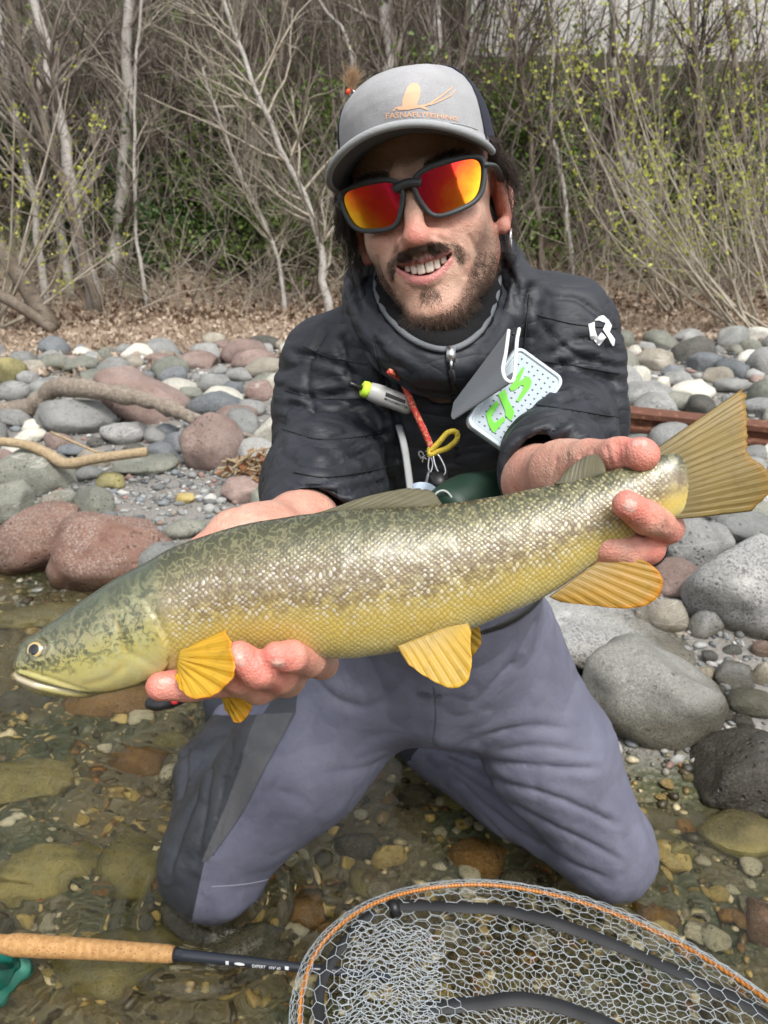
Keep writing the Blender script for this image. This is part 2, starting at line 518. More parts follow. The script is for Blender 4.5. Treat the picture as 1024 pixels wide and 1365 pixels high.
def rock_mat(name, c0, c1, speck=(.5, .5, .48), speck_amt=.25, wet=True, scale=1.0):
    m = new_mat(name, c0, .85); n = NT(m)
    pos = n.n('NewGeometry').outputs['Position']; oi = n.n('ObjectInfo')
    sh = n.n('VectorMath', operation='ADD'); n.set(sh.inputs[0], pos); n.set(sh.inputs[1], n.comb(n.math('MULTIPLY', oi.outputs['Random'], 37.0), n.math('MULTIPLY', oi.outputs['Random'], 11.0), 0.0))
    p = sh.outputs[0]
    c = n.mix(n.rng(n.noise(p, 7 * scale, 6, .65), .3, .7), c0, c1)
    c = n.mix(n.math('MULTIPLY', n.math('MULTIPLY', n.rng(n.noise(p, 150, 5, .8), .50, .58), n.rng(n.noise(p, 6, 4, .7), .34, .56)), speck_amt), c, speck)
    c = n.mix(n.math('MULTIPLY', n.rng(n.noise(p, 210, 4, .8), .54, .62), .65), c, tuple(.30 * a for a in c0))
    pit = n.math('MULTIPLY', n.rng(n.voro(p, 48), .30, .12), n.rng(n.noise(p, 5, 2), .48, .6))
    c = n.mix(n.math('MULTIPLY', pit, .55), c, tuple(.35 * a for a in c0))
    c = n.mix(n.math('MULTIPLY', n.rng(n.noise(p, 22, 5, .75), .5, .68), .5), c, tuple(.62 * a for a in c0))
    c = n.mix(n.math('MULTIPLY', n.rng(n.noise(p, 3.2, 5, .7), .56, .68), .5), c, tuple(min(1, 1.5 * a) for a in c1))
    vein = n.math('MULTIPLY', n.rng(n.math('ABSOLUTE', n.math('SUBTRACT', n.noise(n.map(p, (2, 2, 16), (.5, .4, 0)), 1.0, 2), .5)), .010, .0), n.rng(oi.outputs['Random'], .72, .8))
    c = n.mix(n.math('MULTIPLY', vein, .45), c, (.55, .54, .5))
    tint = n.mix(oi.outputs['Random'], (.80, .80, .78), (1.12, 1.1, 1.08))
    c = n.mix(1.0, c, tint, 'MULTIPLY')
    rg = .88
    if wet:
        z_ = n.sep(pos)[2]
        w = n.rng(n.math('ADD', z_, n.math('MULTIPLY', n.math('SUBTRACT', n.noise(p, 11, 4), .5), .07)), n.rng(n.sep(pos)[1], 2.3, 1.7, .075, .135), n.rng(n.sep(pos)[1], 2.3, 1.7, .03, .075))
        w = n.math('MULTIPLY', w, n.rng(n.sep(pos)[1], 3.3, 2.6))
        al = n.math('MULTIPLY', n.rng(z_, .02, -.02), .15)
        c = n.mix(n.math('MULTIPLY', w, .35), c, n.mix(.5, c, (.028, .024, .014), 'MIX'))
        c = n.mix(w, c, n.mix(1.0, c, n.mix(n.rng(z_, -.012, .012), (1.05, .98, .78), (.50, .46, .38)), 'MULTIPLY'))
        c = n.mix(al, c, (.075, .070, .022))
        n.to('Roughness', n.math('SUBTRACT', .86, n.math('MULTIPLY', w, .62)))
    n.to('Base Color', c)
    n.bump(n.math('SUBTRACT', n.math('ADD', n.noise(p, 32, 8, .75), n.math('MULTIPLY', n.noise(p, 230, 3, .7), .35)), n.math('MULTIPLY', pit, .5)), .95, .010)
    return m
ROCK = {
    'grey': rock_mat('stone_grey', (.20, .205, .20), (.30, .305, .30)),
    'green': rock_mat('stone_green', (.165, .175, .145), (.26, .265, .22)),
    'blue': rock_mat('stone_blue', (.125, .14, .155), (.21, .225, .24)),
    'pale': rock_mat('stone_pale', (.29, .295, .285), (.43, .43, .415), (.10, .10, .11), .75),
    'granite': rock_mat('stone_granite', (.38, .385, .375), (.55, .55, .53), (.10, .10, .11), .85),
    'white': rock_mat('stone_white', (.55, .53, .46), (.72, .70, .62)),
    'pink': rock_mat('stone_pink', (.25, .17, .145), (.345, .255, .225)),
    'red': rock_mat('stone_red', (.205, .105, .075), (.31, .18, .135), (.52, .47, .43), .75),
    'tan': rock_mat('stone_tan', (.26, .235, .19), (.36, .33, .27)),
    'speck': rock_mat('stone_speckled', (.21, .215, .195), (.30, .30, .275), (.46, .45, .40), .55),
    'olive': rock_mat('stone_olive', (.20, .185, .075), (.36, .32, .14)),
    'yellow': rock_mat('stone_yellow', (.50, .37, .11), (.66, .53, .24)),
    'amber': rock_mat('stone_amber', (.23, .115, .03), (.34, .19, .06)),
    'dark': rock_mat('stone_dark', (.065, .062, .055), (.12, .115, .10)),
}
SHAPES = {4: [], 3: [], 2: []}
for sub, cnt in ((4, 10), (3, 12), (2, 12)):
    for i in range(cnt):
        V, F = stone_shape(i * 7 + sub, sub, .82 if i % 3 else 1.0)
        SHAPES[sub].append(mesh('stone', V, F))
def place_stone(name, shp, loc, scl, rot, mat, parent=None, **kw):
    o = bpy.data.objects.new(name, shp); COL.objects.link(o)
    if not shp.materials: shp.materials.append(None)
    o.material_slots[0].link = 'OBJECT'; o.material_slots[0].material = ROCK[mat]
    o.location = tuple(loc); o.scale = tuple(scl); o.rotation_euler = rot
    if parent is not None: o.parent = parent
    tag(o, **kw); return o
occupied = []
def px_stone(name, cx, cy, rx, ry, mat, shape, sub, tilt=0.0, parent=None, sink=.82, dscale=.85, label=None, cat=None, group=None):
    g = on_ground(cx, cy + ry * sink)
    d = float((g - CAMV) @ FWD)
    sy = rx * d / F_PX * dscale
    d2 = d + sy * .35
    c_ = P(cx, cy, d2)
    sx, sz = rx * d2 / F_PX, ry * d2 / F_PX
    # visible height mixes thickness and depth
    el_ = math.asin(min(.99, (CAM_Z - c_[2]) / np.linalg.norm(CAMV - c_)))
    sz = max(.45 * sz, math.sqrt(max(sz ** 2 - (sy * math.sin(el_)) ** 2, (.55 * sz) ** 2)) / max(.5, math.cos(el_)))
    occupied.append((c_[0], c_[1], max(sx, sy)))
    return place_stone(name, SHAPES[sub][shape % len(SHAPES[sub])], c_, (sx * 1.06, sy, sz * 1.06), (0, tilt, RNG.uniform(-.3, .3)), mat, parent, label=label, cat=cat, group=group)
BIG = [  # the boulders one would point at
    (191, 533, 64, 36, 'pink', 0, .45, 'long salmon-pink boulder lying under the grey driftwood branch'),
    (285, 594, 43, 42, 'pink', 1, .1, 'rounded triangular dusty-pink boulder at the tip of the driftwood'),
    (45, 631, 56, 37, 'green', 2, .2, 'large smooth grey-green boulder below the peeled stick'),
    (17, 677, 36, 33, 'green', 3, 0, 'grey-green boulder tucked under the larger smooth one by the stream'),
    (100, 556, 54, 28, 'grey', 4, .05, 'broad grey boulder just in front of the driftwood arch'),
    (143, 738, 88, 54, 'red', 5, .12, 'big reddish-brown speckled boulder at the water edge behind the trout head'),
    (50, 722, 74, 46, 'red', 6, -.45, 'wet rust-red boulder with whitish top leaning at the water edge'),
    (322, 655, 28, 20, 'pink', 7, 0, 'small round mauve boulder on the gravel beside the pink triangular one'),
    (347, 607, 33, 24, 'pale', 8, .1, 'pale grey boulder beside the sleeve and the twig heap'),
    (992, 787, 78, 76, 'granite', 9, .1, 'large rounded white-grey speckled boulder below the trout tail'),
    (866, 926, 96, 72, 'speck', 0, .42, 'big oval grey boulder with pocked top standing in the stream edge beside the knee'),
    (815, 845, 128, 40, 'granite', 2, .16, 'long flat whitish boulder lying under the amber fin'),
    (884, 822, 34, 30, 'tan', 4, .2, 'brownish-grey boulder between the long flat one and the white one'),
    (990, 1030, 80, 54, 'dark', 6, -.1, 'wet dark boulder with glossy face half in the stream'),
    (917, 729, 42, 38, 'grey', 7, .1, 'mid grey boulder under the fingers on the trout tail'),
    (996, 703, 42, 24, 'grey', 1, .12, 'grey flat-topped boulder behind the white speckled one'),
]
for i, (cx, cy, rx, ry, mt, sh_, tl, lb) in enumerate(BIG):
    px_stone('boulder', cx, cy, rx, ry, mt, sh_, 4, tl, label=lb, cat='boulder', group='river boulders')
MED = [(15, 496, 19, 18, 'olive'), (71, 485, 22, 13, 'green'), (109, 488, 24, 13, 'green'), (150, 490, 23, 14, 'grey'), (350, 492, 27, 15, 'tan'), (348, 522, 21, 17, 'pink'),
       (293, 540, 40, 20, 'blue'), (287, 511, 24, 14, 'grey'), (232, 502, 19, 12, 'blue'), (163, 578, 30, 17, 'pale'), (236, 593, 19, 17, 'blue'), (218, 603, 25, 13, 'blue'), (194, 621, 42, 14, 'green'),
       (145, 643, 20, 14, 'olive'), (100, 601, 21, 10, 'blue'), (36, 583, 24, 11, 'white'), (17, 523, 22, 15, 'grey'), (73, 674, 18, 18, 'tan'), (246, 704, 30, 15, 'green'), (248, 664, 14, 8, 'yellow'),
       (286, 455, 15, 11, 'tan'), (303, 462, 18, 9, 'pink'), (350, 458, 23, 11, 'dark'), (215, 479, 22, 8, 'pink'), (60, 700, 20, 12, 'grey'), (330, 545, 24, 13, 'grey'), (20, 560, 24, 14, 'grey'),
       (270, 572, 20, 10, 'grey'), (180, 600, 16, 9, 'dark'), (128, 590, 12, 8, 'dark'), (320, 500, 18, 11, 'grey'), (255, 525, 18, 10, 'green'), (60, 515, 20, 10, 'grey'), (305, 630, 16, 9, 'green'),
       (980, 902, 30, 21, 'grey'), (1004, 937, 32, 19, 'green'), (945, 877, 10, 10, 'blue'), (937, 901, 16, 13, 'white'), (755, 882, 34, 18, 'pale'), (939, 835, 24, 20, 'pale'), (975, 868, 13, 9, 'blue'), (1016, 866, 14, 14, 'pink'),
       (905, 506, 22, 13, 'pale'), (862, 526, 36, 20, 'pale'), (908, 536, 23, 13, 'green'), (975, 514, 24, 12, 'pale'), (957, 501, 23, 12, 'tan'), (885, 468, 15, 7, 'dark'), (1010, 545, 22, 14, 'grey'), (1000, 610, 24, 16, 'grey'),
       (850, 600, 16, 12, 'pink'), (1016, 660, 22, 16, 'pale'), (955, 660, 30, 18, 'grey'), (945, 625, 24, 13, 'pale'), (1015, 900, 12, 18, 'white'), (890, 870, 16, 10, 'dark'), (725, 905, 30, 22, 'dark'), (965, 905, 10, 7, 'white'),
       (955, 920, 14, 9, 'dark'), (992, 962, 16, 10, 'dark'), (740, 850, 22, 14, 'dark'), (1018, 985, 14, 9, 'white'), (968, 955, 13, 9, 'dark')]
for i, (cx, cy, rx, ry, mt) in enumerate(MED):
    px_stone('stone', cx, cy, rx, ry, mt, i, 3, RNG.uniform(-.2, .2), ground)
# scattered cobbles over the bar
names = ['grey'] * 5 + ['green'] * 3 + ['blue'] * 2 + ['pale'] * 4 + ['white'] * 2 + ['pink'] * 2 + ['tan'] * 2 + ['dark']
n_c = 0
for k in range(6000):
    if n_c >= 235: break
    x_, y_ = RNG.uniform(-3.2, 3.2), RNG.uniform(1.5, 5.6)
    s_ = (x_ - SH0[0]) * SHN[0] + (y_ - SH0[1]) * SHN[1]
    if s_ < .12: continue
    u_, v_, d_ = to_px(np.array([[x_, y_, tz(x_, y_)]]))
    if not (-30 < u_[0] < 1054) or (390 < u_[0] < 800 and y_ < 4.6): continue
    r_ = RNG.uniform(.035, .125) * (1 + .14 * (y_ - 2.5))
    if 150 < u_[0] < 330 and 625 < v_[0] < 720 and r_ > .03: continue
    if any((x_ - a) ** 2 + (y_ - b) ** 2 < (c * .72 + r_ * .72) ** 2 for a, b, c in occupied): continue
    occupied.append((x_, y_, r_)); n_c += 1
    fl_ = RNG.uniform(.5, .8)
    place_stone('stone', SHAPES[3][RNG.integers(12)], (x_, y_, tz(x_, y_) + r_ * fl_ * .35), (r_, r_ * RNG.uniform(.65, 1), r_ * fl_), (RNG.uniform(-.25, .25), RNG.uniform(-.25, .25), RNG.uniform(0, 6.3)), names[RNG.integers(len(names))], ground)
# the cobbles the man hides and those beyond the edges of the view
cb_v, cb_f, cb_n, cb_t = [], [], 0, []
for k in range(9000):
    x_, y_ = RNG.uniform(-5.0, 5.0), RNG.uniform(1.4, 5.7)
    s_ = (x_ - SH0[0]) * SHN[0] + (y_ - SH0[1]) * SHN[1]
    if s_ < .15 or len(cb_v) >= 420: continue
    r_ = RNG.uniform(.035, .125) * (1 + .14 * (y_ - 2.5))
    if any((x_ - a) ** 2 + (y_ - b) ** 2 < (c * .75 + r_ * .75) ** 2 for a, b, c in occupied): continue
    u_, v_, d_ = to_px(np.array([[x_, y_, tz(x_, y_)]]))
    if -30 < u_[0] < 1054 and not (390 < u_[0] < 800): continue
    occupied.append((x_, y_, r_)); me_ = SHAPES[2][RNG.integers(12)]
    Vv = np.array([v.co[:] for v in me_.vertices]) * np.array((r_, r_ * RNG.uniform(.65, 1), r_ * RNG.uniform(.45, .7)))
    a_ = RNG.uniform(0, 6.3); Vv = Vv @ np.array(((math.cos(a_), math.sin(a_), 0), (-math.sin(a_), math.cos(a_), 0), (0, 0, 1))) + (x_, y_, tz(x_, y_) + r_ * .2)
    cb_v.append(Vv); cb_f.append(np.array([p.vertices[:] for p in me_.polygons]) + cb_n); cb_n += len(Vv); cb_t += [RNG.random()] * len(Vv)
cobbles = (np.concatenate(cb_v), np.concatenate(cb_f), np.array(cb_t))
# stream-bed stones one can see through the water
bed = ['olive'] * 2 + ['amber'] * 4 + ['yellow'] * 6 + ['white'] * 6 + ['dark'] * 2 + ['tan'] * 3
SLABS = [(40, 1070, 60, 34, 'olive'), (180, 1180, 60, 40, 'olive'), (60, 830, 70, 26, 'olive'), (160, 950, 75, 30, 'amber'), (250, 1245, 60, 30, 'dark'), (70, 1190, 70, 40, 'olive'), (640, 1160, 45, 26, 'amber'), (415, 1240, 28, 22, 'amber'), (520, 1165, 24, 12, 'yellow'),
         (985, 1120, 60, 34, 'olive'), (1015, 1250, 28, 34, 'red'), (700, 1200, 40, 18, 'dark'), (330, 1290, 60, 30, 'dark'), (150, 1310, 90, 40, 'olive'), (190, 1040, 40, 18, 'amber'), (30, 960, 50, 24, 'dark'), (230, 1010, 26, 14, 'olive'), (560, 1080, 30, 16, 'dark'), (900, 1150, 34, 14, 'olive'), (480, 1150, 34, 16, 'dark')]
for i, (cx, cy, rx, ry, mt) in enumerate(SLABS):
    g = on_ground(cx, cy); d = float((g - CAMV) @ FWD); R_ = rx * d / F_PX; Q_ = ry * d / F_PX
    place_stone('slab', SHAPES[3][i % 12], g + (0, 0, .008), (R_, Q_ * 1.25, .048), (0, 0, RNG.uniform(-.4, .4)), mt, ground)
for k in range(300):
    if k < 205: cx, cy = RNG.uniform(380, 1010), RNG.uniform(1040, 1360)
    else: cx, cy = RNG.uniform(0, 400), RNG.uniform(960, 1360)
    g = on_ground(cx, cy); s_ = (g[0] - SH0[0]) * SHN[0] + (g[1] - SH0[1]) * SHN[1]
    if s_ > 0: continue
    r_ = RNG.uniform(.008, .018) * (1.0 if k % 6 else 1.7)
    place_stone('pebble', SHAPES[2][RNG.integers(12)], g + (0, 0, r_ * .35 + .006), (r_ * RNG.uniform(.9, 1.4), r_, r_ * .6), (RNG.uniform(-.3, .3), RNG.uniform(-.3, .3), RNG.uniform(0, 6.3)), bed[RNG.integers(len(bed))], ground)

# gravel too small to pick apart: joined low-poly pebbles
def gravel(name, pts, rad, cols, sub=1):
    V0, F0 = ICO[sub]; n, m_ = len(pts), len(V0)
    rot = RNG.uniform(0, 6.3, n); sc = np.stack([rad * RNG.uniform(.8, 1.4, n), rad * RNG.uniform(.6, 1, n), rad * RNG.uniform(.4, .75, n)], 1)
    base = V0[None] * (1 + .16 * RNG.normal(size=(n, m_, 1))) * sc[:, None, :]
    c, s = np.cos(rot)[:, None], np.sin(rot)[:, None]
    V = np.stack([base[..., 0] * c - base[..., 1] * s, base[..., 0] * s + base[..., 1] * c, base[..., 2]], -1) + pts[:, None, :]
    F = (F0[None] + (np.arange(n) * m_)[:, None, None]).reshape(-1, 3)
    return V.reshape(-1, 3), F, np.repeat(cols, m_)
def gravel_mat(name, stops):
    m = new_mat(name, (.3, .3, .3), .8); n = NT(m)
    pos = n.n('NewGeometry').outputs['Position']
    c = n.ramp(n.attr('tone'), stops, 'CONSTANT')
    c = n.mix(n.rng(n.noise(pos, 160, 3), .3, .7, 0, .5), c, n.mix(1.0, c, (.5, .5, .5), 'MULTIPLY'))
    z_ = n.sep(pos)[2]; w = n.rng(z_, .04, .012)
    n.to('Base Color', n.mix(w, c, n.mix(1.0, c, n.mix(n.rng(z_, -.012, .012), (1.15, 1.05, .85), (.6, .55, .45)), 'MULTIPLY'))); n.to('Roughness', n.rng(z_, .04, .012, .85, .3))
    n.bump(n.noise(pos, 300, 3), .4, .002)
    return m
def scatter(n, cond, xr, yr):
    x_, y_ = RNG.uniform(*xr, n), RNG.uniform(*yr, n); z_ = terrain(x_, y_)
    s_ = (x_ - SH0[0]) * SHN[0] + (y_ - SH0[1]) * SHN[1]
    k = cond(x_, y_, s_); return np.stack([x_, y_, z_], 1)[k]
p_ = np.concatenate([scatter(23000, lambda x, y, s: (s > -.02) & (np.abs(x) < .62 * y + 1.6), (-5.2, 5.2), (1.0, 5.6)), scatter(7000, lambda x, y, s: (s > -.05) & (np.abs(x) < .62 * y), (-1.4, 1.6), (1.3, 3.2))])
r_ = np.exp(RNG.normal(size=len(p_)) * .45) * .0075 * (1 + .25 * (p_[:, 1] - 2).clip(0))
V, F, t_ = gravel('gravel', p_ + np.stack([0 * r_, 0 * r_, r_ * .3], 1), r_, RNG.random(len(p_)))
M_GRAV = gravel_mat('cobble_mixed', [(0, (.18, .185, .18)), (.22, (.25, .255, .25)), (.45, (.36, .36, .345)), (.6, (.20, .21, .17)), (.74, (.27, .19, .165)), (.86, (.48, .47, .43)), (.94, (.14, .155, .17))])
obj('cobbles', mesh('cobbles', cobbles[0], cobbles[1], True, {'tone': cobbles[2]}), M_GRAV, label='mixed grey cobbles spread along the rest of the river bar', cat='cobbles', kind='stuff')
obj('gravel', mesh('gravel', V, F, True, {'tone': t_}), gravel_mat('gravel_dry', [(0, (.16, .165, .16)), (.18, (.27, .275, .27)), (.36, (.38, .38, .36)), (.54, (.52, .51, .48)), (.66, (.22, .24, .25)), (.78, (.30, .27, .22)), (.88, (.10, .105, .11)), (.95, (.30, .20, .17))]), label='small mixed grey gravel between the stones of the river bar', cat='gravel', kind='stuff')
p_ = scatter(15000, lambda x, y, s: (s < .05) & (np.abs(x) < .62 * y + .9), (-2.4, 2.0), (.3, 2.7))
r_ = np.exp(RNG.normal(size=len(p_)) * .5) * .0068
V, F, t_ = gravel('bed', p_ + np.stack([0 * r_, 0 * r_, r_ * .3], 1), r_, RNG.random(len(p_)))
obj('stream_gravel', mesh('stream_gravel', V, F, True, {'tone': t_}), gravel_mat('gravel_bed', [(0, (.055, .045, .022)), (.22, (.11, .085, .04)), (.38, (.26, .20, .085)), (.50, (.06, .055, .03)), (.62, (.48, .38, .16)), (.73, (.22, .115, .035)), (.80, (.62, .56, .40)), (.90, (.36, .33, .20))]), label='small brown and yellow gravel on the bed of the stream', cat='gravel', kind='stuff')
# =================================================================== BANK: WALL, TREES, BRUSH
def batch_tubes(pts, rad, k=3):
    """pts n,m,3 ; rad n,m -> V, Q"""
    n, m, _ = pts.shape
    T = np.gradient(pts, axis=1); T /= np.linalg.norm(T, axis=2)[..., None] + 1e-9
    A = RNG.normal(size=(n, 1, 3)); U = np.cross(T, A); U /= np.linalg.norm(U, axis=2)[..., None] + 1e-9
    W = np.cross(T, U); ang = np.arange(k) * 2 * math.pi / k
    V = pts[:, :, None] + rad[:, :, None, None] * (np.cos(ang)[None, None, :, None] * U[:, :, None] + np.sin(ang)[None, None, :, None] * W[:, :, None])
    idx = np.arange(n * m * k).reshape(n, m, k); a, b = idx[:, :-1], idx[:, 1:]
    Q = np.stack([a, np.roll(a, -1, 2), np.roll(b, -1, 2), b], -1).reshape(-1, 4)
    return V.reshape(-1, 3), Q
def grow(par, prad, n, lens, spread, up, m=6, wob=.12, t0=.2, t1=1.0, rr=.55):
    """n side shoots from random places on the parent polylines"""
    i = RNG.integers(len(par), size=n); mm = par.shape[1]
    t = RNG.uniform(t0, t1, n) * (mm - 1.001); j = t.astype(int); f = (t - j)[:, None]
    p = par[i, j] * (1 - f) + par[i, j + 1] * f
    r0 = (prad[i, j] * (1 - f[:, 0]) + prad[i, j + 1] * f[:, 0]) * rr
    d = par[i, j + 1] - par[i, j]; d /= np.linalg.norm(d, axis=1)[:, None] + 1e-9
    q = RNG.normal(size=(n, 3)); q -= d * (q * d).sum(1)[:, None]; q /= np.linalg.norm(q, axis=1)[:, None] + 1e-9
    d = d + q * (spread * RNG.uniform(.6, 1.3, n))[:, None]; d /= np.linalg.norm(d, axis=1)[:, None]
    L = RNG.uniform(*lens, n) * (1.15 - .6 * t / (mm - 1)); pts = [p]
    for s in range(m - 1):
        d = d + np.array((0, 0, up / m)) + RNG.normal(size=(n, 3)) * wob
        d /= np.linalg.norm(d, axis=1)[:, None]
        pts.append(pts[-1] + d * (L / (m - 1))[:, None])
    pts = np.stack(pts, 1); rad = r0[:, None] * np.linspace(1, .3, m)[None]
    return pts, np.maximum(rad, .0012)
def bark_mat(name, c0, c1, c2, sc=9, patch=.0):
    m = new_mat(name, c0, .9); n = NT(m); p = n.n('NewGeometry').outputs['Position']
    c = n.mix(n.rng(n.noise(n.map(p, (1, 1, .35)), sc, 5, .7), .3, .7), c0, c1)
    c = n.mix(n.rng(n.noise(n.map(p, (1, 1, 2.2)), sc * 1.7, 4, .7), .55, .68), c, c2)
    n.to('Base Color', c); n.bump(n.noise(n.map(p, (1, 1, .3)), sc * 8, 4), .6, .01); return m
M_BIRCH = bark_mat('bark_pale', (.30, .275, .245), (.46, .435, .40), (.09, .075, .06), 14)
M_BARK = bark_mat('bark_brown', (.095, .072, .052), (.19, .155, .12), (.05, .04, .03))
M_TWIG = bark_mat('twig_grey', (.14, .112, .09), (.29, .25, .21), (.08, .062, .05))
M_TWIGP = bark_mat('twig_pale', (.30, .26, .20), (.45, .40, .325), (.18, .145, .11))
M_TWIGR = bark_mat('twig_dark', (.055, .042, .034), (.12, .09, .072), (.03, .025, .02))
def leaf_mat(name, c0, c1, trans=.35):
    m = new_mat(name, c0, .5); n = NT(m); p = n.n('NewGeometry').outputs['Position']
    c = n.mix(n.rng(n.noise(p, 14, 2), .35, .65), c0, c1); n.to('Base Color', c)
    tr = n.n('BsdfTranslucent'); n.set(tr.inputs['Color'], c); mx = n.n('MixShader'); mx.inputs[0].default_value = trans
    n.t.links.new(n.b.outputs[0], mx.inputs[1]); n.t.links.new(tr.outputs[0], mx.inputs[2]); n.t.links.new(mx.outputs[0], n.out.inputs[0]); return m
M_BUD = leaf_mat('spring_buds', (.36, .40, .04), (.55, .56, .10))
M_EVER = leaf_mat('evergreen_leaf', (.035, .08, .025), (.085, .15, .045))
M_IVY = leaf_mat('ivy_leaf', (.085, .15, .022), (.19, .27, .055))
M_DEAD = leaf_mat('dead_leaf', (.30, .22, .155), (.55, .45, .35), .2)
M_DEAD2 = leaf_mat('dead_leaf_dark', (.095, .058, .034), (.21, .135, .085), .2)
def leaves(pts, size, up=.3, fold=.25):
    """pointed folded leaves: 4 triangles each"""
    n = len(pts); d = RNG.normal(size=(n, 3)); d[:, 2] += up; d /= np.linalg.norm(d, axis=1)[:, None]
    s = np.cross(d, RNG.normal(size=(n, 3))); s /= np.linalg.norm(s, axis=1)[:, None]; nn = np.cross(d, s)
    L = (size * RNG.uniform(.6, 1.3, n))[:, None]; W = L * .36
    b = pts; m1 = pts + d * L * .5; t = pts + d * L - nn * L * .15
    l = m1 + s * W + nn * W * fold * 2; r = m1 - s * W + nn * W * fold * 2
    V = np.stack([b, r, t, l, m1], 1).reshape(-1, 3); o = (np.arange(n) * 5)[:, None]
    Q = np.concatenate([o + [0, 1, 4], o + [1, 2, 4], o + [2, 3, 4], o + [3, 0, 4]]); return V, Q
def merge(parts):
    V, Q, o = [], [], 0
    for v, q in parts: V.append(v); Q.append(q + o); o += len(v)
    return np.concatenate(V), np.concatenate(Q)
def ground_at(px_, py_, y):
    """point on the bank below photo column px_ at distance y"""
    r = ray(px_, py_); q = CAMV + r * (y / r[1]); return np.array((q[0], y, tz(q[0], y)))
def pxy(px_, py_, y):
    r = ray(px_, py_); return CAMV + r * (y / r[1])

# concrete wall at the top of the bank
mb = MB()
wall_e = empty('concrete_wall', (4.4, 10.3, 2.6), 'long pale concrete retaining wall at the top of the wooded bank', 'wall')
def wall_mat():
    m = new_mat('concrete', (.42, .41, .38), .9); n = NT(m); p = n.n('NewGeometry').outputs['Position']
    c = n.mix(n.noise(p, 2.5, 6, .7), (.58, .565, .53), (.74, .72, .68)); c = n.mix(n.rng(n.noise(n.map(p, (3, 3, .4)), 2, 4), .5, .7), c, (.36, .34, .31)); n.to('Base Color', c); n.bump(n.noise(p, 30, 5), .4, .01); return m
M_WALL = wall_mat()
for i in range(5):
    x0 = .95 + i * 2.0
    b = MB(); b.box((x0 + 1.0, 10.05 - .08 * i, 3.42), (.992, .15, .80)); b.child('wall_panel', M_WALL, wall_e, False)
b = MB(); b.box((5.95, 9.85, 4.285), (5.05, .26, .06), rotmat((1, -.05, 0), (0, 0, 1)) if 'rotmat' in globals() else None); b.child('coping', M_WALL, wall_e, False)

# ---- trees
def tree(name, path, r0, r1, bark, tw, nb, nt, label, blen=(.6, 1.3), up=.5, spread=.9, buds=0, group='bare trees on the river bank', t0=.25, nt2=0):
    base = path[0]
    q = spline(path, 16); q[0, 2] -= .12
    q[1:-1] += RNG.normal(size=(14, 3)) * r0 * .35
    e = empty(name, base, label, 'tree', group)
    rad = np.linspace(r0, r1, 16) * (1 + .35 * np.exp(-np.arange(16) / 1.2))
    b = MB(); b.tube(q, rad, 9); b.child('trunk', bark, e)
    P1, R1 = grow(q[None], rad[None], nb, blen, spread, up, 7, .13, t0)
    P2, R2 = grow(P1, R1, nt, (.25, .65), .8, .25, 5, .16)
    ps = [batch_tubes(P1, R1, 4), batch_tubes(P2, R2, 3)]
    if nt2:
        P3, R3 = grow(P2, R2, nt2, (.10, .28), .8, .1, 4, .18); ps.append(batch_tubes(P3, np.maximum(R3 * .8, .0011), 3))
    V, Q = merge(ps); child('crown', V, Q, tw, e, kind='stuff')
    if buds:
        src = P2.reshape(-1, 3); V, Q = leaves(src[RNG.integers(len(src), size=buds)] + RNG.normal(size=(buds, 3)) * .012, .036); child('buds', V, Q, M_BUD, e, kind='stuff')
    return e
def path(pts, y0, y1):
    """trunk through photo points; first one stands on the ground"""
    ys = np.linspace(y0, y1, len(pts)); g = ground_at(pts[0][0], pts[0][1], y0)
    return np.array([g] + [pxy(a, b, y) for (a, b), y in zip(pts[1:], ys[1:])])
tree('pale_tree', path([(125, 405), (100, 300), (82, 170), (60, 60), (30, -60)], 7.6, 8.2), .062, .040, M_BIRCH, M_TWIG, 16, 110, 'pale-barked tree leaning left with a trunk like birch', nt2=200)
tree('slender_tree', path([(128, 412), (112, 330), (70, 200), (35, 90), (0, -30)], 7.4, 8.0), .040, .028, M_BARK, M_TWIG, 16, 120, 'thin brown trunk crossing beside the pale leaning tree', nt2=150)
tree('slender_tree', path([(95, 405), (72, 250), (55, 120), (48, -40)], 7.9, 8.4), .045, .030, M_BIRCH, M_TWIG, 12, 90, 'grey upright trunk just left of the pale leaning tree', nt2=120)
tree('slender_tree', path([(60, 392), (40, 250), (8, 90), (-10, -30)], 7.7, 8.2), .034, .024, M_BIRCH, M_TWIGP, 14, 110, 'thin pale stem at the edge of the left tree clump', buds=160)
tree('grey_tree', path([(150, 398), (160, 300), (166, 160), (174, -40)], 8.1, 8.6), .070, .045, M_BIRCH, M_TWIG, 18, 160, 'straight grey tree rising from the brush past the leaning trees', nt2=220)
tree('slender_tree', path([(196, 396), (184, 330), (178, 230), (182, 100), (190, -30)], 7.6, 8.3), .018, .012, M_BIRCH, M_TWIGP, 8, 60, 'very thin pale stem beside the straight grey tree')
tree('bare_tree', path([(440, 412), (428, 350), (405, 260), (360, 165), (325, 80), (288, -40)], 7.2, 7.9), .036, .016, M_BIRCH, M_TWIGP, 34, 260, 'pale bare sapling leaning left with many long side branches', (.7, 1.6), .15, 1.1, nt2=420, t0=.08)
tree('bare_tree', path([(380, 412), (372, 350), (330, 250), (300, 180), (270, 90)], 7.4, 7.9), .020, .010, M_BIRCH, M_TWIGP, 24, 180, 'fine bare sapling in front of the evergreen ivy', (.5, 1.1), .2, 1.0, nt2=260)
tree('grey_tree', path([(520, 320), (518, 180), (515, 80), (520, -60)], 8.9, 9.3), .075, .055, M_BIRCH, M_TWIG, 14, 120, 'pale trunk showing above the front of the cap')
